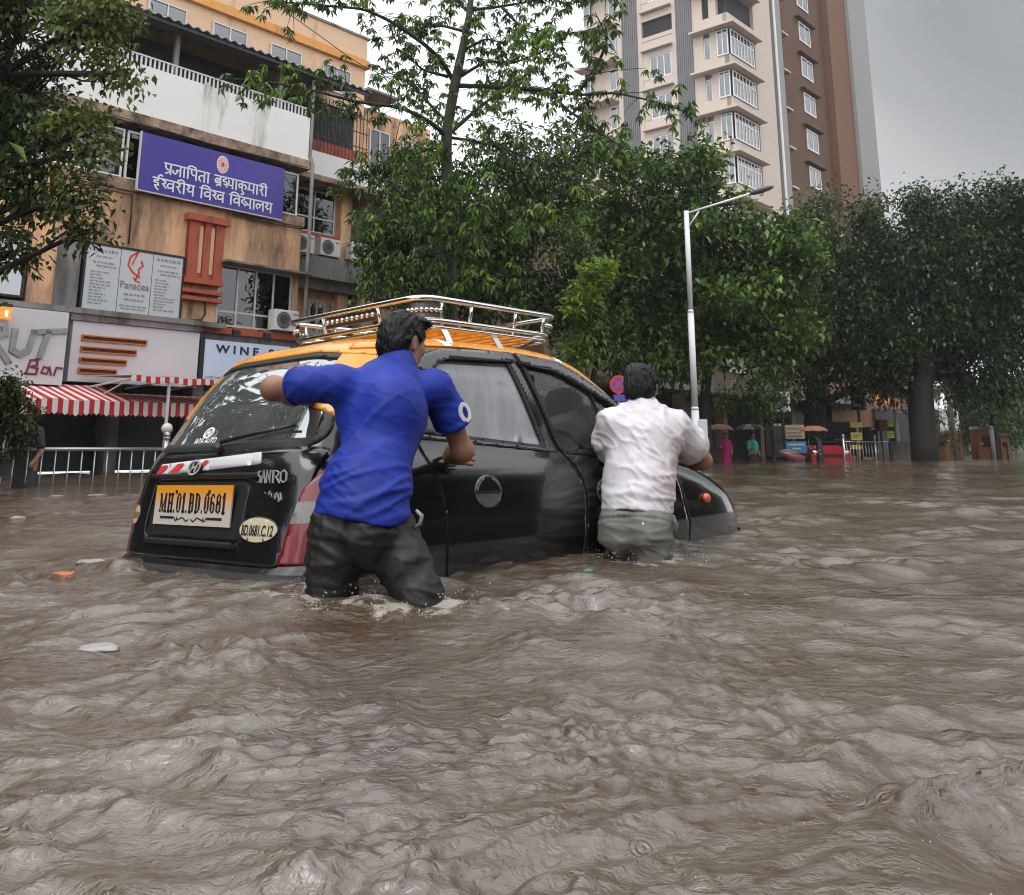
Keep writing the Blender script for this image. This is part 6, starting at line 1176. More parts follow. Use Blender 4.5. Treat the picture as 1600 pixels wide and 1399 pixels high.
    # tail lamps wrap the corners
    LR = pm('red_lamp_lens', (.20, .007, .013), .12, coat=.8, var=.25, scale=30, bump=.15, bscale=220); LC = pm('clear_lamp_lens', (.20, .19, .19), .15, coat=.6, var=.25, scale=40)
    for s in (1, -1):
        mir = (lambda q: [(s*a, b) for a, b in q])
        l = patch('tail_lamp', mir([(.60, .09), (.90, .09), (.925, .26), (.90, .43), (.82, .475), (.72, .45), (.645, .36), (.625, .24)]), S_wrap, LR, r, .008, .012); patch('clear_lens', mir([(.626, .235), (.924, .25), (.915, .325), (.637, .315)]), S_wrap, LC, l, .0095, .010, skirt=0)
    # bumper with a ledge
    patch('rear_bumper', [(-.78, -.30), (.78, -.30), (.80, .052), (-.80, .052)], S_wrap, RUB, r, .012, .025)
    patch('front_bumper', [(-.6, -.25), (.6, -.25), (.6, .02), (-.6, .02)], S_front, RUB, r, .012, .03)
    # doors, windows, visors on both sides
    for S, nm in ((S_side, 'r'), (S_left, 'l')):
        wr, wf, wq = rnd(W_rear, [.03, .03, .02, .03, .03]), rnd(W_front, [.03, .05, .1, .1, .02]), rnd(W_quart, .025)
        rd = [(.735, -.25), (1.60, -.25), (1.655, .30), (1.60, .42), (1.515, .50), (1.365, .82), (1.290, .962), (.93, .960), (.74, .935), (.645, .88), (.575, .72), (.595, .58), (.70, .30), (.72, .0)]
        fd = [(1.615, -.25), (2.56, -.25), (2.585, .05), (2.50, .36), (2.43, .45), (2.07, .735), (1.80, .872), (1.60, .936), (1.305, .958), (1.38, .82), (1.53, .50), (1.615, .42), (1.668, .30)]
        patch('door_gap', grow(rnd(rd, .04), .008), S, RUB, r, .0015, .010, [wr, wq], skirt=0); patch('door_gap', grow(rnd(fd, .04), .008), S, RUB, r, .0012, .010, [wf], skirt=0)
        d1 = patch('rear_door', rnd(rd, .04), S, PAINT, r, .006, .010, [grow(wr, .014), grow(wq, .012)]); d2 = patch('front_door', rnd(fd, .04), S, PAINT, r, .006, .010, [grow(wf, .014)])
        patch('window_seal', grow(wr, .018), S, RUB, d1, .008, .011, [grow(wr, -.010)]); patch('window_seal', grow(wq, .016), S, RUB, d1, .008, .010, [grow(wq, -.008)]); patch('window_seal', grow(wf, .018), S, RUB, d2, .008, .011, [grow(wf, -.010)])
        patch('window', wr, S, G_door, d1, -.002, .03, skirt=0); patch('window', wq, S, G_quarter, d1, -.002, .03, skirt=0); patch('window', wf, S, G_front, d2, -.002, .03, skirt=0)
        patch('window_bar', [(.748, .57), (.785, .565), (.738, .915), (.705, .89)], S, RUB, d1, .009, .012)
        patch('shade_strip', [(.765, .888), (1.255, .898), (1.228, .942), (.80, .93)], S, M_black, d1, .002, .012, skirt=0)
        patch('window_bar', [(2.005, .470), (2.025, .469), (1.83, .845), (1.81, .855)], S, RUB, d2, .009, .010)
        patch('belt_moulding', [(.60, .552), (1.50, .490), (1.49, .506), (.60, .572)], S, TRIM, d1, .012, .010)
        # rain visors stand off the top of the windows
        patch('rain_visor', [(.645, .85), (.69, .910), (.79, .940), (1.265, .957), (1.29, .917), (.83, .903), (.745, .872), (.70, .825)], S, TRIM, d1, .026, .012, skirt=.02); patch('rain_visor', [(1.325, .91), (1.308, .957), (1.60, .936), (1.74, .893), (1.88, .831), (2.04, .748), (2.27, .60), (2.23, .60), (1.99, .742), (1.84, .797), (1.70, .852), (1.58, .89)], S, TRIM, d2, .026, .012, skirt=.02)
        # round recessed pull handle; the bowl's lighter grey stands for mirrored sky
        sg = -1 if nm == 'r' else 1
        hb = patch('handle_bowl', np.c_[.965+.085*np.cos(an), .325+.070*np.sin(an)], S, pm('handle_mirrored_grey', (.10, .10, .11), .25, coat=.6), d1, .0085, .008); patch('handle_flap', np.array([(.885+.16*t, .325+.010+(.058*math.sin(math.pi*t))) for t in np.linspace(0, 1, 14)]+[(1.045-.16*t, .325-.004) for t in np.linspace(0, 1, 10)]), S, PAINT, hb, .016, .008, skirt=.010)
        hb = patch('handle_bowl', np.c_[1.83+.085*np.cos(an), .295+.070*np.sin(an)], S, MATS['handle_mirrored_grey'], d2, .0085, .008); patch('handle_flap', np.array([(1.75+.16*t, .305+(.058*math.sin(math.pi*t))) for t in np.linspace(0, 1, 14)]+[(1.91-.16*t, .291) for t in np.linspace(0, 1, 10)]), S, PAINT, hb, .016, .008, skirt=.010)
        # front wing line, indicator, mirror
        patch('wing_gap', [(2.592, -.2), (2.606, -.2), (2.612, .10), (2.53, .37), (2.46, .45), (2.45, .44), (2.516, .36), (2.598, .10)], S, M_black, r, .003, .010, skirt=0)
        p = S(np.array([2.80]), np.array([.225]))[0]; m = MB(); m.lathe([(.030, 0), (.030, .012), (.024, .024), (.010, .03)], p, 16, (0, sg, 0)); m.build('side_indicator', pm('orange_lens', (.62, .10, .02), .25, coat=.5), r, True)
        p = S(np.array([2.22]), np.array([.50]))[0]; m = MB(); m.ball(p+[.02, sg*.13, .03], .1, 16, (.55, 1.05, .7)); m.tube([p, p+[.02, sg*.09, .01]], .03, 8); mm = m.build('wing_mirror', PAINT, r, True); m = MB(); m.lathe([(.075, 0), (.075, .004)], p+np.array([-.042, sg*.13, .03]), 20, (-1, 0, .0)); m.build('mirror_glass', M_chrome, mm)
    # bonnet line, windscreen, rack stickers on the roof rail
    t = rnd(W_wind, .05); patch('windscreen_seal', grow(t, .025), S_front, RUB, r, .004, .014, [grow(t, -.01)]); patch('windscreen', t, S_front, G_wind, r, -.002, .03, skirt=0)
    for x in (.86, 1.62): patch('white_tape', [(x, .966), (x+.055, .968), (x+.055, 1.004), (x, 1.004)] if x < 1 else [(x, .945), (x+.05, .935), (x+.05, .975), (x, .985)], S_side, M_bwhite, r, .0135, .01, skirt=0)
    for s in (1, -1): patch('headlamp', [(s*.32, .10), (s*.60, .10), (s*.60, .24), (s*.36, .22)], S_front, LC, r, .006, .012)
    # cabin: floor, seats, steering wheel, fascia, hanging mirror
    UP = pm('dark_upholstery', (.02, .019, .018), .9, var=.3, scale=20); m = MB(); m.box(.15, 2.4, -.66, .66, -.40, -.36); m.box(2.15, 2.5, -.64, .64, -.3, .40); m.build('fascia', M_black, r)
    for x, w in ((1.35, (.08, .60)), (1.35, (-.60, -.08)), (.45, (-.60, .60))):
        m = MB(); m.bbox(x, x+.48, w[0], w[1], -.2, .02, .05); m.bbox(x-.12, x+.03, w[0], w[1], -.1, .50, .05)
        for c_ in ([(w[0]+w[1])/2] if x > 1 else [-.3, .3]): m.bbox(x-.14, x-.05, c_-.12, c_+.12, .52, .70, .03)
        m.build('seat', UP, r, True)
    an2 = np.linspace(0, 2*np.pi, 29); cw = np.array([1.985, -.36, .44]); e1 = np.array([0, 1., 0]); e2 = np.array([-.35, 0, .94]); m = MB(); m.tube([cw+.185*(np.cos(a)*e1+np.sin(a)*e2) for a in an2], .017, 10); 
    for a in (.2, 2.94, 4.71): m.tube([cw, cw+.18*(np.cos(a)*e1+np.sin(a)*e2)], .014, 6)
    m.ball(cw, .06, 12); m.tube([cw, cw+[.25, 0, -.12]], .03, 8); m.build('steering_wheel', M_black, r, True)
    m = MB(); m.bbox(1.83, 1.89, -.16, .10, .74, .86, .02); m.tube([(1.86, 0, .86), (1.88, 0, .92)], .012, 6); m.build('hanging_meter', M_black, r)
    roof_rack(r); return r
def plate_mat():
    m = bpy.data.materials.new('yellow_white_plate'); m.use_nodes = True; nt = m.node_tree; N = nt.nodes; L = nt.links; b = N['Principled BSDF']; b.inputs['Roughness'].default_value = .35
    tc = N.new('ShaderNodeTexCoord'); sx = N.new('ShaderNodeSeparateXYZ'); mr = N.new('ShaderNodeMapRange'); mr.inputs['From Min'].default_value = .27; mr.inputs['From Max'].default_value = .355; L.new(tc.outputs['Object'], sx.inputs[0]); L.new(sx.outputs[2], mr.inputs['Value'])
    rp = N.new('ShaderNodeValToRGB'); e = rp.color_ramp.elements; e[0].color = (.55, .50, .45, 1); e[1].color = (.72, .30, .02, 1); L.new(mr.outputs[0], rp.inputs[0]); L.new(rp.outputs[0], b.inputs['Base Color']); return m
def plate_text():
    """condensed slab-serif registration characters drawn as strokes; unit box 0..1 x 0..1"""
    T, t = .25, .10
    G = {'M': (1.15, [(.12, [(.16, .05), (.16, .95)]), (T, [(.94, .05), (.94, .95)]), (.2, [(.2, .9), (.54, .1)]), (.1, [(.54, .1), (.88, .9)]), (t, [(.04, .05), (.28, .05)]), (t, [(.76, .05), (1.1, .05)]), (t, [(.04, .95), (.28, .95)])]),
         'H': (.85, [(T, [(.2, .05), (.2, .95)]), (T, [(.66, .05), (.66, .95)]), (t, [(.2, .5), (.66, .5)]), (t, [(.04, .05), (.36, .05)]), (t, [(.5, .05), (.82, .05)]), (t, [(.04, .95), (.36, .95)]), (t, [(.5, .95), (.82, .95)])]),
         '0': (.70, [(.24, [(.14, .25), (.14, .75)]), (.24, [(.56, .25), (.56, .75)]), (t, [(.10, .78), (.2, .94), (.35, .97), (.5, .94), (.60, .78)]), (t, [(.10, .22), (.2, .06), (.35, .03), (.5, .06), (.60, .22)])]),
         '1': (.50, [(.27, [(.27, .05), (.27, .95)]), (t, [(.08, .05), (.46, .05)]), (t, [(.06, .8), (.25, .93)])]), '.': (.26, [(.17, [(.10, .06), (.13, .06)])]),
         'B': (.80, [(T, [(.2, .05), (.2, .95)]), (.22, [(.60, .60), (.60, .86)]), (.24, [(.62, .14), (.62, .44)]), (t, [(.06, .95), (.5, .95), (.62, .88)]), (t, [(.2, .52), (.62, .52)]), (t, [(.06, .05), (.5, .05), (.64, .12)])]),
         'D': (.82, [(T, [(.2, .05), (.2, .95)]), (.26, [(.62, .25), (.62, .75)]), (t, [(.06, .95), (.45, .95), (.64, .78)]), (t, [(.06, .05), (.45, .05), (.64, .22)])]),
         '6': (.70, [(.24, [(.14, .22), (.14, .75)]), (.22, [(.56, .2), (.56, .42)]), (t, [(.12, .76), (.25, .94), (.45, .96), (.58, .82)]), (t, [(.14, .45), (.3, .55), (.5, .52), (.58, .42)]), (t, [(.12, .2), (.3, .04), (.5, .07), (.58, .2)])]),
         '8': (.70, [(.2, [(.15, .64), (.15, .82)]), (.2, [(.55, .64), (.55, .82)]), (.23, [(.14, .16), (.14, .40)]), (.23, [(.57, .16), (.57, .40)]), (t, [(.13, .84), (.35, .97), (.57, .84)]), (.14, [(.13, .46), (.57, .58)]), (.12, [(.13, .58), (.57, .46)]), (t, [(.12, .16), (.35, .03), (.58, .16)])])}
    x = 0; st = []
    for ch in 'MH.01.BD.0681':
        w, g = G[ch]; st += [(ww, [(x+a, b) for a, b in p]) for ww, p in g]; x += w+.14
    v, f = stroke_geo(st, .1, .0015)
    # keep the stroke ends inside the cap height
    v = v/np.array([x-.14, 1, 1]); return v, f
def roof_rack(r):
    """tubular carrier: two rails round the edge, uprights, slats, beaded corner guards"""
    rk = MB(); zb, zt = 1.105, 1.205
    def loop(x0, x1, w, z, c=.10):
        P_ = []
        for cx, cy, a0 in ((x1-c, w-c, 0), (x0+c, w-c, 90), (x0+c, -w+c, 180), (x1-c, -w+c, 270)):
            for a in np.linspace(a0, a0+90, 6): P_.append((cx+c*math.cos(R(a)), cy+c*math.sin(R(a)), z))
        return P_+[P_[0]]
    x0, x1, w = .80, 1.74, .53
    m = MB(); m.tube(loop(x0-.03, x1+.03, w+.02, zt), .0135, 10); top = m.build('roof_rack', M_chrome, r, True)
    m = MB(); m.tube(loop(x0, x1, w, zb), .012, 10); m.tube(loop(x0+.005, x1-.005, w-.005, zb-.03), .009, 8); m.build('lower_rail', M_chrome, top, True)
    m = MB()
    for x in (x0+.10, 1.10, 1.42, x1-.10):
        for s in (-1, 1): m.tube([(x, s*w, zb), (x, s*(w+.018), zt)], .009, 8); m.build('upright', M_chrome, top, True); m = MB()
    for y in (-.22, .22):
        for x, dx in ((x0, -.028), (x1, .028)): m.tube([(x, y, zb), (x+dx, y, zt)], .009, 8); m.build('upright', M_chrome, top, True); m = MB()
    m = MB()
    for k in range(9): x = x0+.09+k*(x1-x0-.18)/8; m.box(x-.016, x+.016, -w+.005, w-.005, zb-.035, zb-.018)
    m.build('slat', YEL, top)
    m = MB()
    for y in (-.37, -.18, 0, .18, .37): m.tube([(x0, y, zb-.008), (x1, y, zb-.008)], .009, 8)
    m.build('slat_rod', M_chrome, top, True)
    for x in (.93, 1.27, 1.62):
        for s in (-1, 1):
            zz = .985; y0 = float(half_w(np.array([x]), np.array([zz]))[0]); m = MB(); m.prism([(x-.02, 0), (x+.02, 0), (x+.02, 1), (x-.02, 1)], (0, s*(w-.01), zb-.03), (1, 0, 0), np.array([0, s*(y0+.004-w+.01), zz-zb+.03]), (0, s, .0), .006); m.build('clamp', M_chrome, top)
    # beaded bands at the four corners
    for sx, sy in ((x0, -1), (x0, 1), (x1, -1), (x1, 1)):
        cx = sx+(.09 if sx < 1 else -.09); cy = sy*(w-.09); b = MB(); bd = MB(); a0 = math.atan2(sy, -1 if sx < 1 else 1); pts = []
        for a in np.linspace(a0-.80, a0+.80, 9): pts.append((cx+.105*math.cos(a), cy+.105*math.sin(a)))
        for (p, q) in zip(pts[:-1], pts[1:]): b.add([(p[0], p[1], zb+.012), (q[0], q[1], zb+.012), (q[0], q[1], zt-.02), (p[0], p[1], zt-.02), (p[0]*.99+cx*.01, p[1]*.99+cy*.01, zb+.012), (q[0]*.99+cx*.01, q[1]*.99+cy*.01, zb+.012), (q[0]*.99+cx*.01, q[1]*.99+cy*.01, zt-.02), (p[0]*.99+cx*.01, p[1]*.99+cy*.01, zt-.02)], [(0, 1, 2, 3), (4, 7, 6, 5), (0, 4, 5, 1), (3, 2, 6, 7)])
        o = b.build('corner_band', pm('dull_metal', (.16, .15, .14), .35, metal=.8), top)
        for a in np.linspace(a0-.74, a0+.74, 8): bd.ball((cx+.112*math.cos(a), cy+.112*math.sin(a), (zb+zt)/2-.004), .0125, 8)
        bd.build('bead', M_chrome, o, True)
    # the long beaded bands along front and rear ends
    for sx in (x0-.012, x1+.012):
        b = MB(); b.box(sx-.004, sx+.004, -.20, .20, zb+.03, zt-.015); o = b.build('end_band', MATS['dull_metal'], top); bd = MB()
        for y in np.linspace(-.18, .18, 10): bd.ball((sx+(-.008 if sx < 1 else .008), y, (zb+zt)/2+.01), .014, 8)
        bd.build('bead', M_chrome, o, True)
TAXI = taxi()
# ================================================================== the two people pushing
EYEW = pm('eye_white', (.6, .58, .55), .2); EYEB = pm('eye_brown', (.02, .012, .008), .1)
def clothmat(name, col, rough=.6, var=.08, wet=0., scale=4., spec=.4, dark=None, bs=320.):
    m = pm(name, col, rough, var=var, scale=scale, spec=spec, bump=.12, bscale=bs, dirt=dark, dirt_amt=.62 if dark else 0, dirt_scale=3.5, streak=.7); return m
def folds(v, F, a, b, fa, fb, amp, seed, mask=None, it=0):
    """cloth folds: ridged noise, long along b and close together along a"""
    n = vnormals(v, F); a = unit(np.asarray(a, float)); b = unit(np.asarray(b, float)); c = np.cross(a, b); w = noise3(v*3.1+seed)*.8
    q = np.stack([v@a*fa+w, v@b*fb, v@c*fb], 1)+seed; r = noise3(q); r = (1-np.sqrt(r*r+.004)*2.2); r = np.clip(r, -.6, 1)
    r = 1.25*np.exp(-(noise3(q)/.13)**2)-.25
    d = amp*r*(1 if mask is None else mask)*(.5+.5*np.clip(noise3(v*2.3+seed*3)*2+.5, 0, 1.2)); return v+n*d[:, None]
def hand(S, wrist, fdir, palm_n, thumb_side, spread=.12, curl=.35, s=1.):
    """palm, five fingers of different lengths with two bends, thumb from the side of the palm"""
    f = unit(np.asarray(fdir, float)); n = unit(np.asarray(palm_n, float)-f*(np.asarray(palm_n)@f)); w = np.cross(n, f)*thumb_side; wr = np.asarray(wrist, float)
    S.cone(wr, wr+f*.03*s, .027*s, .030*s, .02, (n, 1.25)); kn = []
    for i, o in enumerate((.030, .010, -.010, -.029)): k = wr+(f*(.088-.004*abs(i-1)-.006*(i == 3))+w*o)*s; kn.append(k); S.cone(wr+(f*.022+w*o*.6)*s, k, .0155*s, .0125*s, .018)
    for i, (k, L) in enumerate(zip(kn, (.070, .078, .072, .056))):
        sp = (1.5-i)*spread; d0 = unit(f+w*sp*.5-n*curl*.25); d1 = unit(f+w*sp*.4-n*curl*.9); d2 = unit(f+w*sp*.3-n*curl*1.5); a = k+d0*L*.42*s; b = a+d1*L*.33*s; c = b+d2*L*.25*s
        S.chain([k, a, b, c], [.0105*s, .0092*s, .0084*s, .0068*s], .004)
    t0 = wr+(f*.030+w*.022)*s; t1 = t0+unit(f*.62+w*.75-n*.15)*.040*s; t2 = t1+unit(f*.85+w*.40-n*.3)*.030*s; t3 = t2+unit(f*.95+w*.15-n*.35)*.024*s; S.chain([t0, t1, t2, t3], [.016*s, .0125*s, .0105*s, .008*s], .008)
def head(S, Hs, c, f, up, k=1.):
    """skull, jaw, nose, brow, lips, ears on the body; returns the head frame"""
    f = unit(np.asarray(f, float)); up = unit(np.asarray(up, float)-f*(np.asarray(up)@f)); r = np.cross(f, up); M = np.stack([f, r, up])
    def p(a, b, d): return c+(f*a+r*b+up*d)*k
    S.ell(p(-.012, 0, .025), (.098*k, .077*k, .096*k), M, .02); S.ell(p(.022, 0, -.045), (.068*k, .058*k, .075*k), M, .03); S.cone(p(.045, 0, -.095), p(.06, 0, -.098), .026*k, .022*k, .03)
    S.cone(p(.085, 0, .018), p(.108, 0, -.022), .008*k, .0125*k, .012); S.ell(p(.100, 0, -.027), (.012*k, .018*k, .010*k), M, .01)
    for s in (-1, 1):
        S.ell(p(.070, .032*s, -.022), (.022*k, .022*k, .022*k), M, .02); S.cone(p(.082, .014*s, .034), p(.072, .048*s, .030), .009*k, .007*k, .012)
        S.ell(p(.086, .031*s, .012), (.010*k, .015*k, .010*k), M, .008, 'carve'); S.ell(p(-.005, .079*s, -.008), (.021*k, .009*k, .033*k), M, .006); S.ell(p(.004, .087*s, -.006), (.010*k, .006*k, .018*k), M, .006, 'carve'); S.ell(p(-.002, .080*s, -.035), (.010*k, .007*k, .010*k), M, .006)
    S.ell(p(.086, 0, -.058), (.010*k, .025*k, .006*k), M, .006); S.ell(p(.084, 0, -.070), (.010*k, .021*k, .006*k), M, .006)
    return p, M
def person1():
    r = thing('person', 'person in a blue polo shirt and black trousers pushing the rear of the taxi', 'person', P(585, 930, 3.4)*[1, 1, 0]+[0, 0, -.62])
    fw = unit(np.array([.60, .80, 0])); rt = np.array([fw[1], -fw[0], 0])            # the way the trunk faces, and its right
    hipc = P(566, 812, 3.42); wst = P(582, 735, 3.47); chest = P(603, 650, 3.56); sh = P(600, 603, 3.62)
    shL, shR = P(519, 598, 3.50), P(688, 607, 3.70); elL, elR = P(427, 607, 3.66), P(722, 704, 3.80); wrL, wrR = P(488, 624, 3.90), CAR_O+_F*.69-_L*.80+Zu*.50
    nb = P(622, 575, 3.66); hc = P(631, 535, 3.72)
    hL, hR = P(527, 818, 3.40), P(607, 820, 3.44); kL, kR = P(517, 925, 3.38), P(655, 935, 3.34); aL, aR = kL+[-.02, -.14, -.46], kR+[.06, -.10, -.44]
    lo = np.min([hipc, elL, aL, aR, elR, shR, hc], 0)-.32; hi = np.max([hc, elR, wrR, elL, wrL, shR], 0)+.32; h = .0062
    # trousers -----------------------------------------------------------------
    S = SDF(np.array([*(lo[:2]), -.45]), np.array([*(hi[:2]), hipc[2]+.14]), .008)
    S.cone(hipc+Zu*.07, hipc-Zu*.03, .146, .152, .05, (fw, 1.25)); S.ell(hipc-fw*.045-Zu*.05+rt*.07, (.09, .09, .10), None, .05); S.ell(hipc-fw*.045-Zu*.05-rt*.07, (.09, .09, .10), None, .05)
    for a, b, c in ((hL, kL, aL), (hR, kR, aR)): S.chain([a-Zu*.02, a*.45+b*.55, b, c], [.100, .090, .078, .066], .03)
    S.cut(hipc+Zu*.03, Zu); v, F = S.mesh(); v = smooth_v(v, F, 2); v = folds(v, F, [.2, .2, 1], rt+[0, 0, .35], 15, 3.5, .0075, 5.); v = folds(v, F, [0.3, 0, 1], [1, .2, -.5], 26, 6, .0075, 15.); v = folds(v, F, [1, 0, .4], [-.3, .1, 1], 22, 4, .0045, 55.)
    big_mesh('trousers', smooth_v(v, F, 1), F, clothmat('black_wet_trousers', (.011, .011, .0105), .42, .3, spec=.32, bs=200), r)
    m = MB(); q = [P(650, 797, 3.36), P(659, 806, 3.36), P(657, 818, 3.37), P(646, 826, 3.385)]; m.tube(q, [.005, .008, .008, .005], 6); m.build('pocket_edge', pm('pocket_lining', (.30, .29, .27), .7), r, True)
    # shirt --------------------------------------------------------------------
    S = SDF(np.array([*(lo[:2]), hipc[2]-.1]), np.array([*(hi[:2]), nb[2]+.12]), .0068)
    cs = chest; S.cone(hipc+Zu*.01, wst, .166, .138, .05, (fw, 1.22)); S.cone(wst, cs, .138, .163, .06, (fw, 1.25)); S.cone(cs, sh-Zu*.02, .163, .132, .05, (fw, 1.3)); S.cone(shL*.82+sh*.18-Zu*.012, shR*.80+sh*.2-Zu*.01, .066, .070, .06)
    for q in (-1, 1): S.ell(cs-fw*.062+rt*.085*q+Zu*.02, (.085, .085, .12), None, .05)
    sl = shL*.38+elL*.62; sr = shR*.42+elR*.58
    S.chain([shL*.9+sh*.1, shL*.55+elL*.45, sl], [.070, .066, .064], .035); S.chain([shR*.9+sh*.1, shR*.55+elR*.45, sr], [.073, .068, .066], .04)
    S.cone(nb-Zu*.055, nb+Zu*.012+fw*.004, .088, .068, .03)
    S.cone(hipc-Zu*.03, hipc+Zu*.08, .178, .160, .05, (fw, 1.12))
    tilt = hipc+Zu*.006; S.cut(tilt, -unit(Zu+.06*rt), lambda p: .010*np.sin((p[..., 0]+p[..., 1])*17)); S.cut(sl, elL-shL); S.cut(sr, elR-shR, lambda p: np.where(np.linalg.norm(p-sr, axis=-1) < .14, 0, -9.)); 
    v, F = S.mesh(); v = smooth_v(v, F, 2)
    zrel = np.clip((v[:, 2]-hipc[2])/(sh[2]-hipc[2]), 0, 1); low = np.clip(1-np.abs(zrel-.22)/.28, 0, 1); diag = np.clip(1-np.abs(zrel-.55)/.5, 0, 1)
    v = folds(v, F, [-.55, 0, .83], [.83, .1, .55], 9, 1.8, .015, 3., diag); v = folds(v, F, [-.2, 0, 1], [1, .2, .2], 17, 3.0, .0095, 23., low); v = folds(v, F, [.3, 0, 1], [1, .2, .1], 24, 7, .003, 43.)
    big_mesh('shirt', smooth_v(v, F, 1), F, clothmat('blue_polo_cotton', (.010, .030, .29), .58, .14, spec=.3, bs=420, dark=(.006, .017, .17)), r)
    for nm, c_, ax_, rr in (('cuff', sl, unit(elL-shL), .0685), ('cuff', sr, unit(elR-shR), .0695)):
        a_ = unit(np.cross(ax_, [0.1, .2, 1])); b_ = np.cross(ax_, a_); m = MB(); m.tube([c_-ax_*.008+(a_*math.cos(t)+b_*math.sin(t))*rr for t in np.linspace(0, 2*np.pi, 33)], .0055, 6, False); m.build(nm, clothmat('blue_collar_rib', (.010, .018, .22), .7, .1, bs=500), r, True)
    # collar
    S = SDF(nb-.16, nb+.16, .005); ax = unit(hc-nb); S.cone(nb-ax*.03, nb+ax*.022, .086, .066, .0); S.cone(nb-ax*.1, nb+ax*.10, .078, .056, .0, mode='carve'); S.cut(nb+ax*.024, ax); S.cut(nb-ax*.035, -ax); v, F = S.mesh(); big_mesh('collar', smooth_v(v, F), F, clothmat('blue_collar_rib', (.010, .018, .22), .7, .1, bs=500), r)
    # body ---------------------------------------------------------------------
    S = SDF(np.array([*(lo[:2]), -.62]), hi, h)
    S.cone(hipc, wst, .125, .120, .05, (fw, 1.25)); S.cone(wst, cs, .120, .145, .05, (fw, 1.3)); S.cone(cs, sh-Zu*.03, .145, .120, .05, (fw, 1.4)); S.cone(shL*.86+sh*.14, shR*.86+sh*.14, .045, .045, .05); S.cone(nb-Zu*.06, hc-Zu*.03, .062, .055, .03)
    for a, b, c in ((hL, kL, aL), (hR, kR, aR)): S.chain([a, b, c], [.085, .058, .045], .03); S.cone(c-[0, 0, .05], c+fw*.14-[0, 0, .08], .045, .035, .03)
    S.chain([shL, elL], [.045, .041], .02); S.ell(elL, (.046, .046, .046), None, .02); S.chain([elL, elL*.5+wrL*.5+[0, 0, -.004], wrL], [.044, .043, .029], .02)
    S.chain([shR, elR], [.045, .042], .02); S.ell(elR, (.045, .045, .045), None, .02); S.chain([elR, elR*.5+wrR*.5, wrR], [.043, .042, .029], .02)
    hand(S, wrL, unit(np.array([.2, .85, .35])), np.array([-.7, -.3, .5]), 1); hand(S, wrR, _F+Zu*-.02, -_L+Zu*.5, 1, .2, .16)
    hf = unit(np.array([.70, .70, -.18])); p, M = head(S, None, hc, hf, Zu+.05*hf, .93)
    v, F = S.mesh(); v = smooth_v(v, F, 1); big_mesh('body', v, F, SK, r)
    for s in (-1, 1): m = MB(); m.ball(p(.079, .031*s, .011), .0105, 10); e = m.build('eye', EYEW, r, True); m = MB(); m.ball(p(.0865, .032*s, .011), .0055, 8); m.build('iris', EYEB, e, True)
    m = MB()
    for s in (-1, 1): m.tube([p(.088, .014*s, .040), p(.086, .03*s, .045), p(.070, .05*s, .036)], [.004, .005, .003], 6)
    m.build('eyebrows', HAIRM, r, True)
    hair(r, p, M, hc, hf, .93, bald=False)
    # sleeve number
    ax = unit(elR-shR); c = shR*.60+elR*.40; nn = unit(np.array([.45, -.85, .28])-ax*(np.array([.45, -.85, .28])@ax)); ex = unit(np.cross(ax, nn)); ex = -ex if ex[0] < 0 else ex; an = np.linspace(0, 2*np.pi, 19)
    st, f = stroke_geo([[(.020*np.cos(t), .034*np.sin(t)) for t in an]], .016, .003); cyl = st.copy(); cyl[:, 2] += .079-6*cyl[:, 0]**2; m = MB(); m.add(place(cyl+[.022, 0, 0], c, ex, -ax, nn), f); m.build('sleeve_number', M_bwhite, r)
def hair(r, p, M, hc, f, k, bald):
    S = SDF(hc-.17, hc+.17, .0042); S.ell(p(-.018, 0, .030), (.108*k, .086*k, .104*k), M, .02); S.ell(p(-.05, 0, -.03), (.07*k, .074*k, .075*k), M, .03); up = M[2]
    S.cut(p(.065, 0, .02), unit(f*.8-up*.55)); S.cut(p(-.045, 0, -.078), -up); S.cut(p(.022, 0, -.005), unit(f*.95-up*.8), lambda q: np.where((q-p(0, 0, .045))@up > 0, -9., 0))
    for s in (-1, 1): S.ell(p(.0, .088*s, -.022), (.026*k, .03*k, .042*k), M, .01, 'carve')
    if bald: S.ell(p(-.038, .012, .135), (.062, .050, .040), M, .010, 'carve'); S.ell(p(.07, 0, .12), (.075, .055, .06), M, .012, 'carve')
    else: S.ell(p(.055, .01, .098), (.045, .06, .022), M, .02)
    v, F = S.mesh(); n = vnormals(v, F); l = (v-hc)@M.T; w = noise3(np.stack([l[:, 1]*105+noise3(v*25)*1.6, l[:, 0]*26, l[:, 2]*18], 1)); v = v+n*(.0058*w+.003*noise3(v*34))[:, None]; big_mesh('hair', v, F, HAIRM, r)
    rg = np.random.default_rng(5); ii = rg.choice(len(v), 2600); nn = vnormals(v, F)[ii]; wh = p(-.055, .01, .10); fl = unit(v[ii]-wh-np.array([0, 0, .02])); fl = unit(fl-nn*(fl*nn).sum(1)[:, None]+rg.normal(size=fl.shape)*.22-np.array([0, 0, .25])); d = unit(fl+nn*rg.uniform(.0, .13, len(ii))[:, None])
    lv, lq = leaves(v[ii]-nn*.002, d, .017, .0038, rg, .1); big_mesh('hair_tufts', lv, lq, HAIRM, r, False)
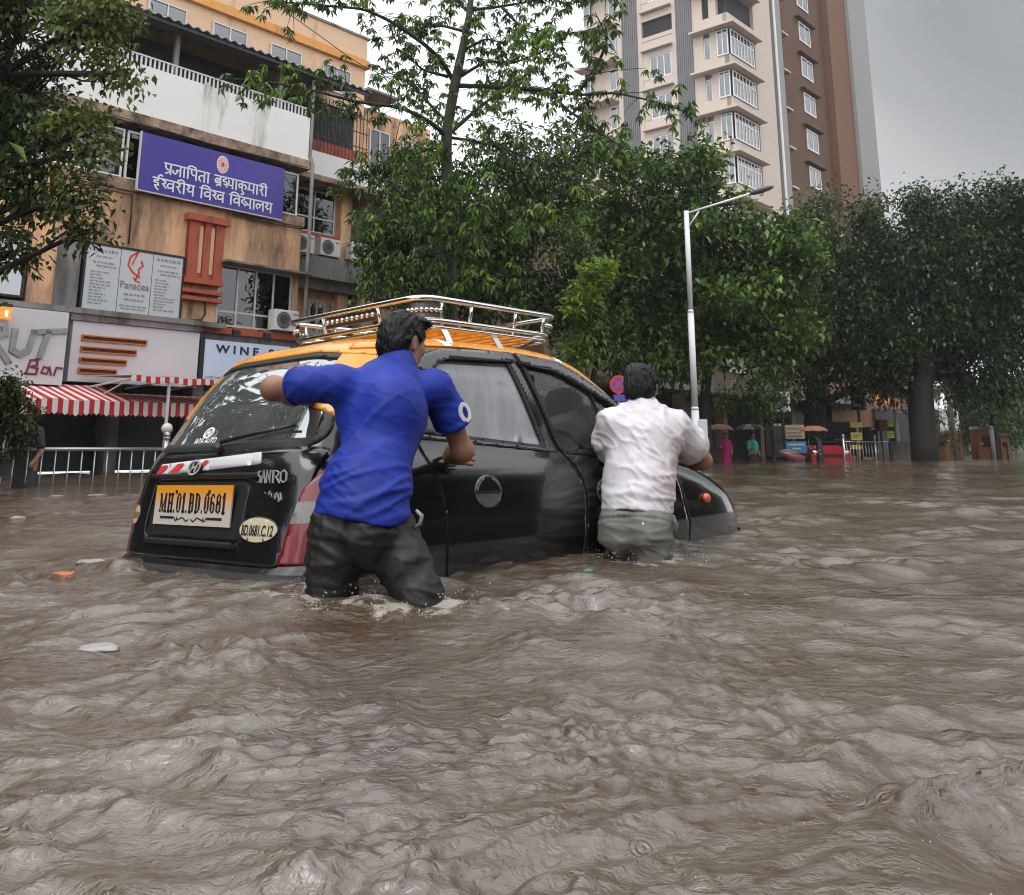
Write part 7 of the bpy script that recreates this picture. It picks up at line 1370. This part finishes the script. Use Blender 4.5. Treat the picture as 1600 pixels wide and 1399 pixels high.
def person2():
    r = thing('person', 'person in a soaked white shirt and grey trousers pushing beside the front door', 'person', P(1000, 870, 4.55)*[1, 1, 0]+[0, 0, -.62])
    fw = unit(np.array([.42, .91, 0])); rt = np.array([fw[1], -fw[0], 0])
    hipc = P(995, 810, 4.70); wst = P(998, 755, 4.74); chest = P(1003, 690, 4.80); sh = P(1003, 655, 4.84)
    shL, shR = P(952, 662, 4.80), P(1057, 668, 4.80); elL, elR = P(950, 716, 4.95), P(1097, 720, 4.96); wrL, wrR = P(990, 690, 5.03), P(1074, 722, 5.22)
    nb = P(1002, 635, 4.88); hc = P(1003, 606, 4.90)
    hL, hR = P(974, 815, 4.72), P(1020, 815, 4.66); kL, kR = P(990, 890, 4.84), P(1020, 890, 4.62); aL, aR = kL+[-.03, -.10, -.42], kR+[.02, -.16, -.42]
    lo = np.min([hipc, elL, aL, aR, elR, hc], 0)-.32; hi = np.max([hc, elR, wrR, elL, wrL], 0)+.30
    S = SDF(np.array([*(lo[:2]), -.4]), np.array([*(hi[:2]), hipc[2]+.14]), .009)
    S.cone(hipc+Zu*.07, hipc-Zu*.03, .155, .163, .05, (fw, 1.2))
    for q in (-1, 1): S.ell(hipc-fw*.06-Zu*.05+rt*.078*q, (.10, .10, .11), None, .05)
    for a, b, c in ((hL, kL, aL), (hR, kR, aR)): S.chain([a-Zu*.02, a*.45+b*.55, b, c], [.105, .092, .074, .062], .03)
    S.cut(hipc+Zu*.05, Zu); v, F = S.mesh(); v = smooth_v(v, F, 2); v = folds(v, F, [.1, 0, 1], [1, .3, .35], 13, 2.4, .012, 6.); v = folds(v, F, [0, 0, 1], [1, .2, -.2], 24, 6, .005, 16.)
    big_mesh('trousers', smooth_v(v, F, 1), F, clothmat('grey_wet_trousers', (.17, .165, .150), .55, .18, dark=(.075, .073, .068), bs=260), r)
    m = MB(); m.tube([P(1052, 805, 4.58), P(1058, 822, 4.59), P(1052, 842, 4.61)], [.006, .010, .006], 6); m.build('pocket_edge', MATS['grey_wet_trousers'], r, True); m = MB(); m.ball(P(1005, 819, 4.535), .008, 8); m.build('button', M_bwhite, r, True)
    S = SDF(np.array([*(lo[:2]), hipc[2]-.1]), np.array([*(hi[:2]), nb[2]+.14]), .0075)
    S.cone(hipc+Zu*.02, wst, .176, .170, .05, (fw, 1.2)); S.cone(wst, chest, .170, .176, .06, (fw, 1.25)); S.cone(chest, sh-Zu*.03, .176, .140, .06, (fw, 1.3)); S.cone(shL*.84+sh*.16-Zu*.02, shR*.84+sh*.16-Zu*.02, .074, .078, .07)
    sl = shL*.12+elL*.88; sr = shR*.28+elR*.72
    S.chain([shL*.92+sh*.08, shL*.5+elL*.5, sl], [.080, .074, .072], .04); S.chain([shR*.92+sh*.08, shR*.5+elR*.5, sr], [.086, .084, .080], .045); S.cone(nb-Zu*.06, nb+Zu*.004, .092, .070, .03)
    S.cut(hipc+Zu*.035, -Zu, lambda p: .012*np.sin((p[..., 0])*14)); S.cut(sl, elL-shL, lambda p: np.where(np.linalg.norm(p-sl, axis=-1) < .15, 0, -9.)); S.cut(sr, elR-shR, lambda p: np.where(np.linalg.norm(p-sr, axis=-1) < .15, 0, -9.))
    v, F = S.mesh(); v = smooth_v(v, F, 2); zrel = np.clip((v[:, 2]-hipc[2])/(sh[2]-hipc[2]), 0, 1); low = np.clip(1-np.abs(zrel-.28)/.32, 0, 1); upm = np.clip((zrel-.35)/.3, 0, 1)
    v = folds(v, F, [0, 0, 1], [1, .2, .12], 13, 1.6, .0115, 4., low); v = folds(v, F, [1, 0, .25], [-.2, 0, 1], 14, 3.2, .0085, 14., upm); v = folds(v, F, [.6, 0, 1], [1, .2, -.5], 24, 7, .0045, 34.)
    M = clothmat('soaked_white_shirt', (.64, .62, .66), .40, .05, spec=.45, dark=(.47, .38, .39), bs=300); MATS['soaked_white_shirt'].node_tree.nodes['Principled BSDF'].inputs['Subsurface Weight'].default_value = 0
    big_mesh('shirt', smooth_v(v, F, 1), F, M, r)
    S = SDF(nb-.17, nb+.17, .0055); ax = unit(hc-nb); S.cone(nb-ax*.045, nb+ax*.016, .093, .068, .0); S.cone(nb-ax*.1, nb+ax*.10, .086, .056, .0, mode='carve'); S.cut(nb+ax*.018, ax); S.cut(nb-ax*.05, -ax); v, F = S.mesh(); big_mesh('collar', smooth_v(v, F), F, MATS['soaked_white_shirt'], r)
    S = SDF(np.array([*(lo[:2]), -.62]), hi, .0072)
    S.cone(hipc, wst, .13, .125, .05, (fw, 1.25)); S.cone(wst, chest, .125, .14, .05, (fw, 1.3)); S.cone(chest, sh-Zu*.03, .14, .11, .05, (fw, 1.4)); S.cone(shL*.86+sh*.14, shR*.86+sh*.14, .045, .045, .05); S.cone(nb-Zu*.06, hc-Zu*.03, .064, .058, .03)
    for a, b, c in ((hL, kL, aL), (hR, kR, aR)): S.chain([a, b, c], [.085, .062, .045], .03); S.cone(c-[0, 0, .05], c+fw*.14-[0, 0, .08], .045, .035, .03)
    S.chain([shL, elL], [.054, .045], .02); S.ell(elL, (.047, .047, .047), None, .02); S.chain([elL, wrL], [.045, .03], .02); S.chain([shR, elR], [.054, .046], .02); S.ell(elR, (.048, .048, .048), None, .02); S.chain([elR, elR*.5+wrR*.5, wrR], [.047, .044, .03], .02)
    hand(S, wrL, unit(np.array([.1, .9, .2])), np.array([-.3, -.2, .8]), 1); hand(S, wrR, unit(np.array([-.25, .95, -.05])), np.array([.0, -.1, 1.]), -1, .3, .15)
    hf = unit(np.array([.40, .90, -.22])); p, M_ = head(S, None, hc, hf, Zu+.05*hf, 1.0); v, F = S.mesh(); big_mesh('body', smooth_v(v, F, 1), F, SK, r)
    for s in (-1, 1): m = MB(); m.ball(p(.079, .031*s, .011), .0105, 10); e = m.build('eye', EYEW, r, True); m = MB(); m.ball(p(.0865, .032*s, .011), .0055, 8); m.build('iris', EYEB, e, True)
    hair(r, p, M_, hc, hf, 1.0, bald=True)
person1(); person2()
# ================================================================== floating litter, foam edges, splashes, wires
def litter():
    plw = pm('white_plastic_bag', (.30, .29, .27), .35, var=.1, scale=8)
    def bag(name, label, X, Y, sx, sy, sz, mat, seed, cat='litter'):
        D = ray(X, Y); k = -CAM_H/D[2]; p = np.array([0, 0, CAM_H])+D*k; p[2] = water_z(p[0], p[1]); rg = np.random.default_rng(seed); m = MB(); m.ball((0, 0, 0), 1, 22); v = np.concatenate(m.v); n = noise3(v*1.6+seed)*.35+noise3(v*4+seed)*.14; v = v*(1+n)[:, None]*[sx, sy, sz]+p
        o = mesh_obj(name, v, m.f, mat, None, True); tag(o, label, cat)
    bag('plastic_bag', 'pale crumpled plastic bag floating in the left foreground', 155, 1003, .06, .045, .012, plw, 1); bag('plastic_bag', 'white plastic scrap floating beside the railing, nearest the taxi', 151, 772, .10, .07, .015, plw, 2); bag('plastic_bag', 'white plastic scrap floating at the left edge of the flood', 28, 810, .06, .055, .014, plw, 3); bag('plastic_bag', 'white plastic scrap floating just left of the rear bumper', 143, 890, .07, .04, .014, plw, 4)
    bag('orange_wrapper', 'orange wrapper floating left of the taxi rear bumper', 101, 899, .05, .04, .016, pm('orange_plastic', srgb('#b5622c'), .4), 5); bag('green_wrapper', 'small green wrapper floating in front of the person in white', 919, 896, .025, .02, .010, pm('green_plastic', (.03, .20, .12), .4), 6); bag('plastic_bag', 'white plastic scrap floating under the railing, furthest left of the taxi', 88, 773, .08, .06, .012, plw, 7)
litter()
def splashes():
    """rain hitting the water and spray round the legs: beads and little crowns"""
    rg = np.random.default_rng(12); m = MB(); n = 0; pts = []
    for _ in range(260):
        X, Y = rg.uniform(-40, 1640), 760+640*rg.uniform(0, 1)**1.3; D = ray(X, Y); p = np.array([0, 0, CAM_H])+D*(-CAM_H/D[2]); pts.append((p, rg.uniform(.0006, .0015), rg.uniform(.0, .02)))
    for L in LEGS:
        for _ in range(110): a = rg.uniform(0, 2*np.pi); q = rg.uniform(.10, .26); pts.append((np.array([L[0]+q*np.cos(a), L[1]+q*np.sin(a)-.03, 0]), rg.uniform(.0008, .0026), rg.uniform(0, .25)**2))
    for p, rr, z in pts: m.ball((p[0], p[1], water_z(p[0], p[1])+z), rr, 6, (1, 1, rg.uniform(.9, 1.7)))
    o = m.build('rain_splashes', pm('water_beads', (.42, .40, .38), .06, spec=.8, var=.02), None, True); tag(o, 'tiny beads of rain and spray on the flood surface', 'rain splashes', kind='stuff')
splashes()
def wires():
    M = pm('black_cable', (.012, .012, .012), .6)
    for pts, lab in (([P(380, -30, 22), P(560, 100, 23), P(700, 165, 24), P(960, 230, 25)], 'thin cable sagging from the penthouse wall towards the middle trees'), ([P(160, 175, 19.5), P(330, 225, 19.2), P(480, 262, 19)], 'thin cable strung under the white parapet'), ([P(880, 270, 26), P(980, 300, 26.5), P(1073, 322, 27.9)], 'thin cable running to the top of the street lamp')):
        pts = np.array(pts); t = np.linspace(0, len(pts)-1, 24); q = np.stack([np.interp(t, np.arange(len(pts)), pts[:, i]) for i in range(3)], 1); m = MB(); m.tube(q, .012, 5); o = m.build('cable', M, None, True); tag(o, lab, 'cable', 'overhead cables')
wires()
# ================================================================== rain haze between the camera and the far end of the street
def haze():
    m = MB(); m.box(-75, 140, -40, 150, -1.7, 48); mt = bpy.data.materials.new('rain_haze'); mt.use_nodes = True; nt = mt.node_tree; nt.nodes.clear()
    out = nt.nodes.new('ShaderNodeOutputMaterial'); v = nt.nodes.new('ShaderNodeVolumePrincipled'); v.inputs['Color'].default_value = (.86, .89, .93, 1); v.inputs['Density'].default_value = .0006; v.inputs['Anisotropy'].default_value = .3
    mt.cycles.homogeneous_volume = True; nt.links.new(v.outputs[0], out.inputs['Volume']); o = m.build('haze', mt); tag(o, 'thin grey rain haze filling the street', 'haze', kind='stuff')
haze()
scene.cycles.volume_bounces = 0
